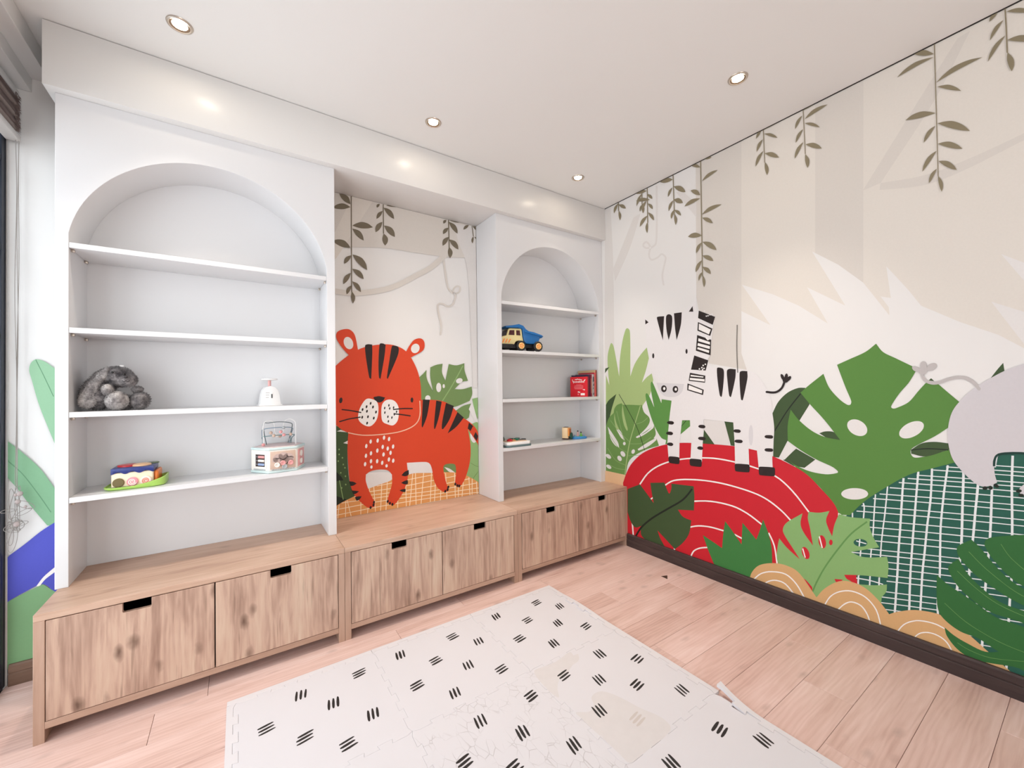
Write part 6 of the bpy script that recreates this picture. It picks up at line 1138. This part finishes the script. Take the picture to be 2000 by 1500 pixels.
# ------------------------------------------------------------------ hexagonal activity cube with bead maze
S0 = .8335
ac = thing('activity_cube', (-2.376, -.166, S0), 'pastel hexagonal wooden activity centre with a bead maze on the lowest shelf', 'activity toy')
AM = Matrix.Translation((-2.376, -.167, S0)) @ Matrix.Rotation(.10, 4, 'Z')
RX = .1295
hexp = [(RX*math.cos(PI/3*i), RX*math.sin(PI/3*i)) for i in range(6)]
def hexr(s, z0, z1): return MB().prism([(a*s, b*s) for a, b in hexp], lambda a, b, d: AM @ Vector((a, b, d)), z0, z1)
hexr(1.0, .0006, .013).build('base_band', MINT, ac, bevel=.004); hexr(.975, .013, .117).build('drum', CREAM, ac, bevel=.003); hexr(1.0, .117, .129).build('top_band', MINT, ac, bevel=.004); hexr(.90, .129, .1315).build('lid_panel', mat('toy_blush', (226, 206, 204), .5), ac, bevel=.001)
ap = RX*math.cos(PI/6)*.975
def face(i):  # frame of hex side i: x along the side, z up, -y outwards
    a = PI/3*i+PI/6
    return AM @ Matrix.Rotation(a+PI/2, 4, 'Z') @ Matrix.Translation((0, -ap, 0))
FR = face(4); FL = face(3); FS = face(5)
TAN = mat('toy_tan', (206, 178, 160), .5); BROWN = mat('toy_brown', (198, 174, 166), .5); DK = mat('toy_dark', (64, 48, 46), .6); BLUSH = mat('toy_pink', (226, 158, 156), .45); GREYT = mat('toy_grey', (172, 176, 178), .45); SKYB = mat('toy_blue', (150, 170, 206), .45)
MB().box(-.058, .058, -.003, 0, .020, .110, FR).build('maze_panel', TAN, ac, bevel=.001)
mb = MB()
for x, z, r in ((-.022, .074, .024), (.0, .084, .021), (.024, .074, .024), (.008, .064, .024), (-.036, .066, .014), (.036, .066, .015)): mb.lathe([(r, .0028), (r, .0042)], 24, FR @ Matrix.Translation((x, 0, z)) @ Matrix.Rotation(PI/2, 4, 'X'))
mb.build('tree_crown', BROWN, ac)
mb = MB()
for a, b in (((0, .030), (0, .064)), ((0, .064), (-.014, .074)), ((-.014, .074), (-.034, .074)), ((0, .064), (.018, .078)), ((.018, .078), (.018, .088)), ((.018, .078), (.038, .077)), ((-.026, .052), (-.012, .044)), ((.012, .040), (.026, .056))):
    mb.tube([FR @ Vector((a[0], -.0046, a[1])), FR @ Vector((b[0], -.0046, b[1]))], .0022, 6)
mb.build('maze_groove', DK, ac)
for x, z, m in ((-.028, .042, CREAM), (-.002, .050, BLUSH), (.034, .048, BLUSH), (.006, .031, GREYT)):
    MB().lathe([(.0105, 0), (.0125, .003), (.0125, .008), (.010, .0105), (.007, .0085), (.001, .0085)], 20, FR @ Matrix.Translation((x, -.004, z)) @ Matrix.Rotation(PI/2, 4, 'X')).build('maze_knob', m, ac)
MB().box(-.040, .046, -.0025, 0, .022, .108, FL).build('abacus_frame', CREAM, ac, bevel=.001)
MB().box(-.028, .036, -.0032, -.002, .034, .096, FL).build('abacus_window', DK, ac)
for k, (z, m) in enumerate(((.084, BLUSH), (.065, CREAM), (.046, SKYB))):
    MB().tube([FL @ Vector((-.028, -.006, z)), FL @ Vector((.036, -.006, z))], .001, 6).build('abacus_rod', GREYT, ac)
    for q in range(5): MB().ball(FL @ Vector((.032-.0082*q, -.006, z)), (.0042, .0042, .0066), 10, 8).build('abacus_bead', m, ac)
mb = MB()
for k in range(9): mb.ball(FR @ Vector((-.048+.012*k, -.0022, .019)), (.006, .001, .004), 8, 6)
for k in range(7): mb.ball(FL @ Vector((-.036+.012*k, -.0022, .019)), (.006, .001, .004), 8, 6)
mb.build('scalloped_border', GREYT, ac)
MB().box(-.045, .045, -.0025, 0, .02, .11, FS).build('side_panel', BLUSH, ac, bevel=.001)
mb = MB()
for z, r in ((.045, .014), (.085, .016)): mb.lathe([(r, .001), (r, .006)], 20, FS @ Matrix.Translation((-.01, -.002, z)) @ Matrix.Rotation(PI/2, 4, 'X'))
mb.build('side_gear', CREAM, ac)
for nm, pts, m in (('maze_wire', [(-.075, -.02, .13), (-.075, -.02, .235), (-.068, -.02, .258), (-.05, -.018, .266), (-.03, -.015, .258), (-.022, -.012, .235), (-.020, -.01, .20), (.0, 0, .175), (.02, .0, .20), (.022, .0, .235), (.03, .0, .258), (.05, -.01, .268), (.07, -.02, .258), (.078, -.02, .235), (.078, -.02, .13)], WT),
                   ('maze_wire', [(-.072, .03, .13), (-.072, .02, .16), (-.078, -.01, .18), (-.05, -.045, .186), (.0, -.055, .188), (.05, -.045, .186), (.074, -.01, .18), (.068, .03, .16), (.066, .04, .13)], mat('wire_teal', (96, 128, 132), .4)),
                   ('maze_wire', [(-.066, .045, .13), (-.075, .02, .20), (-.07, -.02, .222), (.0, -.045, .228), (.06, -.02, .22), (.07, .04, .19), (.06, .05, .13)], mat('wire_blue', (120, 140, 156), .4)),
                   ('maze_wire', [(-.05, .05, .13), (-.07, .02, .242), (-.05, -.01, .252), (.0, -.02, .256), (.055, -.01, .246), (.07, .03, .22), (.055, .06, .13)], mat('wire_dark', (92, 104, 106), .4))):
    d = [Vector(p) for p in pts]; sp = []
    for i in range(len(d)-1):
        p0, p1, p2, p3 = d[max(i-1, 0)], d[i], d[i+1], d[min(i+2, len(d)-1)]
        for k in range(4):
            t = k/4; sp.append(.5*((2*p1)+(p2-p0)*t+(2*p0-5*p1+4*p2-p3)*t*t+(3*p1-p0-3*p2+p3)*t**3))
    sp.append(d[-1]); MB().tube([AM @ q for q in sp], .0021, 8).build(nm, m, ac)
for (x, y, z), m in (((-.032, -.05, .187), TAN), ((.0, -.055, .205), BLUSH), ((.014, -.056, .188), BLUSH), ((.048, -.045, .188), TAN), ((-.075, -.02, .140), BLUSH), ((.062, .045, .150), GREYT), ((.015, -.045, .226), GREYT), ((-.012, -.03, .184), CREAM), ((.004, -.01, .178), TAN), ((-.04, -.02, .20), TAN)):
    MB().ball(AM @ Vector((x, y, z)), .0085, 14, 9).build('maze_bead', m, ac)

# ------------------------------------------------------------------ shape sorter on a green tray
S1 = .8268
so = thing('shape_sorter', (-2.94, -.17, S1), 'cream, navy and orange toy sorter in a lime green tray on the lowest shelf', 'sorting toy')
GRN = mat('lime_plastic', (174, 214, 104), .3); NAVY = mat('navy_plastic', (38, 52, 122), .3); ORG = mat('orange_plastic', (244, 132, 56), .35); CRP = mat('cream_plastic', (246, 226, 196), .35); RDP = mat('red_plastic', (204, 40, 48), .3)
n = 40; vs = []; fs = []
for i in range(n):
    a = 2*PI*i/n; ca, sa = math.cos(a), math.sin(a); e = .42
    x = math.copysign(abs(ca)**e, ca); yv = math.copysign(abs(sa)**e, sa); h = .013+.030*max(0, (x+.15)/1.15)**1.6
    for (sx, sy, z) in ((.094, .072, .0006), (.104, .080, .006), (.106, .082, h), (.102, .078, h+.001), (.099, .075, .007)): vs.append((-2.94+x*sx, -.172+yv*sy, S1+z))
for i in range(n):
    j = (i+1) % n
    for k in range(4): fs.append((i*5+k, j*5+k, j*5+k+1, i*5+k+1))
fs += [tuple(i*5 for i in range(n-1, -1, -1)), tuple(i*5+4 for i in range(n))]
MB().add(vs, fs).build('tray', GRN, so, smooth=50)
bx0, bx1, by0, by1 = -3.018, -2.878, -.235, -.105
MB().box(bx0, bx1, by0, by1, S1+.008, S1+.075).build('sorter_box', CRP, so, bevel=.006, seg=3)
mb = MB(); m_ = 28
wave = [(bx0-.001+(bx1-bx0+.002)*i/m_, S1+.073-.005*math.cos(2*PI*i/m_*3)) for i in range(m_+1)]
mb.prism([(bx1+.001, S1+.094), (bx0-.001, S1+.094)]+wave, lambda a, b, d: (a, d, b), by0-.0025, by1+.002); mb.build('lid', NAVY, so, bevel=.001)
MB().lathe([(.036, 0), (.034, .006), (.02, .008), (.001, .008)], 28, Matrix.Translation((-2.975, -.165, S1+.094))).build('top_disc', RDP, so)
MB().lathe([(.034, 0), (.032, .006), (.02, .009), (.001, .009)], 28, Matrix.Translation((-2.925, -.180, S1+.0942))).build('top_disc', mat('peach_plastic', (250, 200, 150), .35), so)
MB().lathe([(.024, 0), (.022, .004), (.001, .005)], 28, Matrix.Translation((-2.893, -.130, S1+.0942))).build('top_disc', mat('olive_plastic', (86, 100, 66), .35), so)
MB().box(bx1+.0005, bx1+.016, by0+.012, by1-.004, S1+.010, S1+.070).build('end_block', ORG, so, bevel=.007, seg=3)
for x, m in ((-2.994, mat('brown_dial', (112, 96, 56), .4)), (-2.948, mat('pink_dial', (232, 150, 160), .4)), (-2.903, mat('white_dial', (246, 222, 212), .4))):
    dl = MB().lathe([(.0195, 0), (.0195, .004), (.017, .006), (.001, .006)], 26, Matrix.Translation((x, by0+.0002, S1+.032)) @ Matrix.Rotation(PI/2, 4, 'X')).build('dial', m, so)
    if x > -2.98:
        mb = MB(); pts = []
        for k in range(30):
            a = k*.42; rr_ = .003+.0115*k/29; pts.append((x+rr_*math.cos(a), by0-.0065, S1+.032+rr_*math.sin(a)))
        mb.tube(pts, .0018, 6); mb.build('dial_spiral', mat('white_swirl', (248, 238, 232), .4) if x < -2.93 else mat('salmon_swirl', (236, 140, 120), .4), dl)
MB().box(bx0+.002, bx1-.004, by0-.004, by0-.0005, S1+.008, S1+.014).build('plinth', mat('dark_plinth', (60, 48, 40), .5), so, bevel=.001)

# ------------------------------------------------------------------ toy dump truck
S2 = 1.5272
tk = thing('toy_dump_truck', (-.822, -.197, S2), 'toy dump truck with a blue tipper and cream cab on the third shelf up', 'toy truck', rz=-.13)
BLU = mat('blue_plastic', (14, 98, 162), .32); CAB = mat('cab_cream', (222, 206, 150), .35); BLK = mat('black_plastic', (24, 23, 25), .5); YEL = mat('hub_yellow', (240, 200, 130), .4); REDW = mat('cab_window', (70, 26, 28), .15)
W2 = .055
def side(poly, nm, m, y0, y1, bevel=.004): return MB().prism(poly, lambda a, b, d: (a, d, b), y0, y1).build(nm, m, tk, bevel=bevel)
side([(-.168, .022), (-.168, .052), (-.05, .056), (.172, .056), (.185, .045), (.18, .032), (.03, .028), (-.02, .022)], 'chassis', BLK, -W2+.012, W2-.012, .003)
side([(-.172, .020), (-.172, .050), (-.060, .052), (-.060, .034), (-.08, .020)], 'bumper', BLK, -W2, W2, .004)
side([(-.165, .050), (-.166, .080), (-.158, .098), (-.135, .108), (-.112, .112), (-.098, .158), (-.088, .166), (.004, .168), (.012, .162), (.018, .108), (.026, .080), (.026, .066), (.012, .074), (-.012, .080), (-.038, .070), (-.05, .050)], 'cab', CAB, -W2+.003, W2-.003, .005)
side([(-.098, .117), (-.088, .152), (-.048, .154), (-.048, .117)], 'cab_window', REDW, -W2+.0015, -W2+.006, .002)
side([(-.034, .117), (-.034, .154), (-.004, .154), (.002, .117)], 'cab_window', REDW, -W2+.0015, -W2+.006, .002)
MB().add([(-.1128, -W2+.012, .116), (-.1128, W2-.012, .116), (-.1005, W2-.012, .155), (-.1005, -W2+.012, .155)], [(0, 1, 2, 3)]).build('windscreen', REDW, tk, smooth=0)
side([(-.120, .172), (-.125, .180), (-.06, .190), (-.012, .200), (.024, .190), (.048, .164), (.070, .152), (.115, .146), (.188, .126), (.186, .106), (.176, .104), (.164, .112), (.160, .088), (.146, .068), (.120, .058), (.045, .058), (.030, .072), (.022, .110), (.016, .164), (-.02, .172), (-.118, .168)], 'tipper_bed', BLU, -W2-.004, W2+.004, .004)
side([(.03, .150), (.09, .138), (.19, .120), (.19, .112), (.09, .130), (.03, .142)], 'bed_rib', BLU, -W2-.009, -W2-.003, .002)
for u in (0, .145):
    for s in (-1, 1):
        M = Matrix.Translation((u, s*(W2+.001), .0395)) @ Matrix.Rotation(PI/2, 4, 'X')
        mb = MB(); n = 28; prof = []
        rings = []
        for (r, z) in ((.014, -.013), (.034, -.0135), (.039, -.009), (.039, .009), (.034, .0135), (.014, .013)):
            rings.append([(r*(1 - (.05 if (i % 2 and r > .036) else 0))*math.cos(2*PI*i/n), r*(1 - (.05 if (i % 2 and r > .036) else 0))*math.sin(2*PI*i/n), z) for i in range(n)])
        vs = [M @ Vector(p) for R_ in rings for p in R_]; fs = [(j*n+i, j*n+(i+1) % n, (j+1)*n+(i+1) % n, (j+1)*n+i) for j in range(5) for i in range(n)]
        fs += [tuple(range(n-1, -1, -1)), tuple(5*n+i for i in range(n))]; mb.add(vs, fs)
        wh = mb.build('wheel', BLK, tk, smooth=25)
        hz = .0138 if s < 0 else -.0138
        MB().lathe([(.024, 0), (.024, hz*.15), (.019, hz*.28), (.018, hz*.05), (.006, hz*.05), (.005, hz*.3), (.001, hz*.3)], 24, M @ Matrix.Translation((0, 0, hz))).build('hub', YEL, wh)
        sp = MB()
        for k in range(5):
            a = 2*PI*k/5; sp.box(.003, .019, -.0028, .0028, hz+min(0, hz*.2), hz+max(0, hz*.2), M @ Matrix.Rotation(a, 4, 'Z'))
        sp.build('spoke', ORG, wh, bevel=.0005)
mb = MB()
for k in range(4): mb.box(-.1678, -.1648, -.036+.02*k, -.026+.02*k, .060, .088)
mb.build('grille_stripe', ORG, tk)
mb = MB()
for k in range(3): mb.prism([(-.150+.024*k, .060), (-.141+.024*k, .060), (-.126+.024*k, .088), (-.135+.024*k, .088)], lambda a, b, d: (a, d, b), -W2+.0018, -W2+.004)
mb.build('hazard_stripe', ORG, tk, smooth=0)

# ------------------------------------------------------------------ picture books
S3 = 1.1773
def text_mesh(s, size, m, parent, M, ext=.0002, shear=0):
    cu = bpy.data.curves.new('lettering', 'FONT'); cu.body = s; cu.size = size; cu.align_x = 'CENTER'; cu.extrude = ext; cu.resolution_u = 2; cu.shear = shear; cu.offset = size*.02
    t = bpy.data.objects.new('t', cu); COL.objects.link(t); dg = bpy.context.evaluated_depsgraph_get(); me = bpy.data.meshes.new_from_object(t.evaluated_get(dg))
    bpy.data.objects.remove(t); bpy.data.curves.remove(cu)
    me.transform(M); me.materials.clear(); me.materials.append(m); o = bpy.data.objects.new('lettering', me); COL.objects.link(o); o.parent = parent; return o
PAGE = mat('book_pages', (236, 226, 208), .8, var=.06, scale=400)
def book(x, y, rz, th, dp, ht, cover, spine, label, tilt=0):
    """local frame: spine at y=0 facing -y, pages run to +y, near cover at x=0"""
    t = thing('picture_book', (x, y, S3), label, 'book', 'picture books on the corner shelf', rz=rz if rz else 1e-4)
    c = .0016
    MB().box(0, c, .001, dp, 0, ht).build('front_cover', cover, t, bevel=.0006, seg=1)
    MB().box(th-c, th, .001, dp, 0, ht).build('back_cover', cover, t, bevel=.0006, seg=1)
    MB().box(.0002, th-.0002, -.0012, .0008, 0, ht).build('spine', spine, t, bevel=.0006, seg=1)
    MB().box(c+.0001, th-c-.0001, .0012, dp-.003, .002, ht-.003).build('pages', PAGE, t, smooth=0)
    return t
REDB = mat('book_red', (214, 16, 34), .35); DRED = mat('book_dark_red', (140, 16, 30), .35); NVY = mat('book_navy', (42, 32, 62), .4); GRYB = mat('book_grey', (186, 172, 176), .4); PNKR = mat('book_crimson', (176, 40, 58), .4); TANB = mat('book_tan', (206, 176, 134), .5); MAR = mat('book_plum', (104, 22, 58), .4)
WH = mat('book_white_print', (250, 238, 232), .5); PKP = mat('book_pink_print', (240, 120, 124), .5)
b1 = book(-.182, -.281, .33, .020, .160, .166, REDB, DRED, 'bright red picture book in front of the row, its cover facing out')
CM = Matrix.Translation((-.0004, .080, 0)) @ Matrix(((0, 0, -1, 0), (-1, 0, 0, 0), (0, 1, 0, 0), (0, 0, 0, 1)))
text_mesh('pomelobel', .024, WH, b1, CM @ Matrix.Translation((0, .118, 0)))
mb = MB()
for a in ((-.028, .143), (-.012, .146), (.006, .144), (.022, .140)): mb.prism([(a[0]-.012, a[1]-.004), (a[0]-.004, a[1]+.004), (a[0]+.006, a[1]+.003), (a[0]+.012, a[1]-.004), (a[0], a[1]-.001)], lambda p, q, d: CM @ Vector((p, q, d)), 0, .0003)
for cx_, cz_, r_ in ((.052, .135, .006), (.058, .141, .004), (-.058, .140, .004), (-.054, .128, .005), (.050, .058, .006), (.040, .060, .004), (-.004, .040, .007), (.006, .037, .006)):
    mb.prism([(cx_+r_*math.cos(k), cz_+r_*.8*math.sin(k)) for k in [i*2*PI/9 for i in range(9)]], lambda p, q, d: CM @ Vector((p, q, d)), 0, .0003)
mb.prism([(.016, .012), (.054, .012), (.054, .030), (.016, .030)], lambda p, q, d: CM @ Vector((p, q, d)), 0, .0003)
mb.build('cover_print', WH, b1, smooth=0)
mb = MB()
for z, a, b in ((.098, -.024, .024), (.089, -.040, .040), (.080, -.044, .042), (.071, -.044, .038), (.064, -.038, .036)): mb.prism([(a, z), (b, z), (b, z+.004), (a, z+.004)], lambda p, q, d: CM @ Vector((p, q, d)), 0, .00025)
mb.prism([(-.012, .014), (.002, .014), (.002, .026), (-.012, .026)], lambda p, q, d: CM @ Vector((p, q, d)), 0, .00025)
mb.build('blurb_lines', PKP, b1, smooth=0)
b2 = book(-.1595, -.2755, .29, .014, .168, .180, NVY, MAR, 'dark navy picture book just behind the bright red one')
b3 = book(-.1430, -.278, .25, .016, .150, .184, MAR, DRED, 'dark red picture book with a plum cover, third in the row')
MB().box(.003, .010, -.0016, -.0010, .03, .15).build('spine_print', mat('spine_gold', (214, 150, 110), .4), b3)
b4 = book(-.1245, -.280, .19, .024, .165, .186, GRYB, GRYB, 'grey and black spined picture book, fourth in the row')
mb = MB()
for z0, z1, x0, x1 in ((.12, .17, .004, .020), (.085, .112, .008, .021), (.06, .08, .003, .014), (.012, .035, .006, .019)): mb.prism([(x0, z0), (x1, z0+.008), (x1-.001, z1), (x0+.001, z1-.01)], lambda a, b, d: (a, d, b), -.0017, -.0011)
mb.build('spine_print', mat('spine_ink', (52, 56, 78), .4), b4, smooth=0)
b5 = book(-.0985, -.278, .12, .016, .170, .200, PNKR, mat('spine_coral', (224, 96, 96), .4), 'crimson picture book with a coral spine, fifth in the row')
b6 = book(-.0795, -.272, .06, .012, .200, .222, TANB, DRED, 'tall tan picture book last in the row, against the shelf side')

# ------------------------------------------------------------------ small toys on the lowest shelf of the corner unit
S4 = .8302
GRT = mat('teal_grey_plastic', (96, 116, 118), .4); DGR = mat('dark_green_plastic', (40, 84, 70), .4); TEALP = mat('green_plastic', (36, 130, 100), .4); DGY = mat('dark_grey_plastic', (86, 88, 90), .4)
pt = thing('toy_play_board', (-.865, -.195, S4), 'white and teal toy play board with red and green pieces on the corner shelf', 'toy')
def rrect(x0, x1, y0, y1, r, n=5):
    out = []
    for cx_, cy_, a0 in ((x1-r, y1-r, 0), (x0+r, y1-r, PI/2), (x0+r, y0+r, PI), (x1-r, y0+r, 1.5*PI)):
        for k in range(n+1): a = a0+PI/2*k/n; out.append((cx_+r*math.cos(a), cy_+r*math.sin(a)))
    return out
flat = lambda a, b, d: (a, b, d)
MB().prism(rrect(-.98, -.752, -.282, -.110, .03), flat, S4+.0006, S4+.015).build('base', GRT, pt, bevel=.003)
MB().prism(rrect(-.976, -.758, -.278, -.114, .03), flat, S4+.0152, S4+.034).build('top_shell', WT, pt, bevel=.006, seg=3)
MB().prism(rrect(-.955, -.778, -.258, -.150, .02), flat, S4+.0341, S4+.037).build('play_panel', mat('peach_panel', (236, 206, 180), .5), pt, bevel=.001)
MB().ball((-.912, -.215, S4+.040), (.022, .022, .016), 18, 10).build('round_button', RDP, pt)
MB().ball((-.872, -.205, S4+.036), (.022, .016, .010), 14, 8).build('paddle', mat('amber_plastic', (244, 168, 96), .4), pt)
for x, y, m, r in ((-.835, -.185, TEALP, .019), (-.865, -.165, DGR, .016), (-.808, -.165, GRT, .018)):
    mb = MB(); n = 20; mb.prism([((r*(1 if i % 2 else .8))*math.cos(2*PI*i/n)+x, (r*(1 if i % 2 else .8))*math.sin(2*PI*i/n)+y) for i in range(n)], flat, S4+.037, S4+.050); mb.build('gear', m, pt, bevel=.001)
MB().tube([(-.80, -.19, S4+.036), (-.785, -.195, S4+.040), (-.758, -.20, S4+.038)], .007, 10).build('crank', DGY, pt)
MB().tube([(-.765, -.235, S4+.020), (-.757, -.235, S4+.022), (-.7545, -.21, S4+.022), (-.757, -.19, S4+.022), (-.765, -.19, S4+.020)], .006, 10).build('handle', DGY, pt)
MB().lathe([(.020, 0), (.020, .018), (.014, .030), (.006, .034), (.001, .034)], 18, Matrix.Translation((-.938, -.150, S4+.034))).build('side_knob', mat('slate_green_plastic', (86, 102, 92), .4), pt)
ct = thing('toy_block', (-.325, -.168, S4), 'small upright cream and orange toy with a green round side on the corner shelf', 'toy', rz=-1.05)
PEA = mat('peach_cream_plastic', (252, 216, 168), .4)
MB().prism(rrect(-.026, .026, -.032, .034, .012), flat, .012, .098).build('body', PEA, ct, bevel=.007, seg=3)
MB().prism(rrect(.0262, .036, -.026, .032, .004), flat, .030, .094).build('side_panel', mat('tangerine_plastic', (238, 150, 62), .4), ct, bevel=.004, seg=3)
for k in range(2): MB().box(.0361, .0385, -.018+.024*k, .0+.024*k, .045, .085).build('side_slot', mat('rust_plastic', (190, 98, 40), .4), ct, bevel=.002)
MB().box(-.016, .018, -.016, .022, .098, .101).build('top_inset', mat('umber_plastic', (96, 70, 60), .5), ct, bevel=.001)
MB().lathe([(.001, 0), (.026, 0), (.028, .004), (.028, .010), (.020, .014), (.001, .014)], 26, Matrix.Translation((.0365, .012, .0285)) @ Matrix.Rotation(PI/2, 4, 'Y')).build('round_side', DGR, ct)
MB().box(-.024, .030, -.028, .030, .0006, .012).build('foot', mat('umber_plastic', (96, 70, 60)), ct, bevel=.003)
bt = thing('toy_boat', (-.215, -.205, S4), 'small blue toy raft with two tiny figures on the corner shelf', 'toy', rz=-.15)
BL2 = mat('sky_blue_plastic', (62, 140, 206), .35)
MB().prism([(-.07, .0), (-.062, -.024), (-.03, -.034), (.04, -.034), (.062, -.024), (.072, 0), (.062, .024), (.04, .034), (-.03, .034), (-.062, .024)], flat, .0006, .017).build('hull', BL2, bt, bevel=.004, seg=3)
MB().prism([(-.055, .0), (-.048, -.016), (-.02, -.024), (.035, -.024), (.05, -.016), (.057, 0), (.05, .016), (.035, .024), (-.02, .024), (-.048, .016)], flat, .0172, .021).build('deck', mat('turquoise_plastic', (110, 190, 200), .4), bt, bevel=.001)
for x, y, m, h in ((-.008, .004, PK, .036), (.014, -.010, mat('bright_green_plastic', (110, 184, 60), .4), .026)):
    f = MB().lathe([(.009, .021), (.0095, .025), (.006, .021+h*.7), (.004, .021+h), (.001, .021+h)], 14, Matrix.Translation((x, y, 0))).build('figure', m, bt)
    MB().ball((x, y, .021+h+.005), .0062, 12, 8).build('figure_head', BLK, f)
for x, m in ((.036, GREYT), (.05, SKYB), (-.04, SKYB)): MB().ball((x, .0, .025), (.007, .012, .008), 10, 8).build('bow_ball', m, bt)

# tiny off-cut of dark stain on the floor by a plank joint
chip = tag(MB().add([(-.247, -1.0, .0003), (-.205, -1.018, .0003), (-.25, -1.05, .0003), (-.247, -1.0, .0012), (-.205, -1.018, .0012), (-.25, -1.05, .0012)], [(0, 2, 1), (3, 4, 5), (0, 1, 4, 3), (1, 2, 5, 4), (2, 0, 3, 5)]).build('wood_chip', mat('chip_brown', (74, 52, 42), .7), None, smooth=0, loc=(-.23, -1.02, 0)), 'tiny dark chipped fragment on the floor at a plank joint', 'fragment')
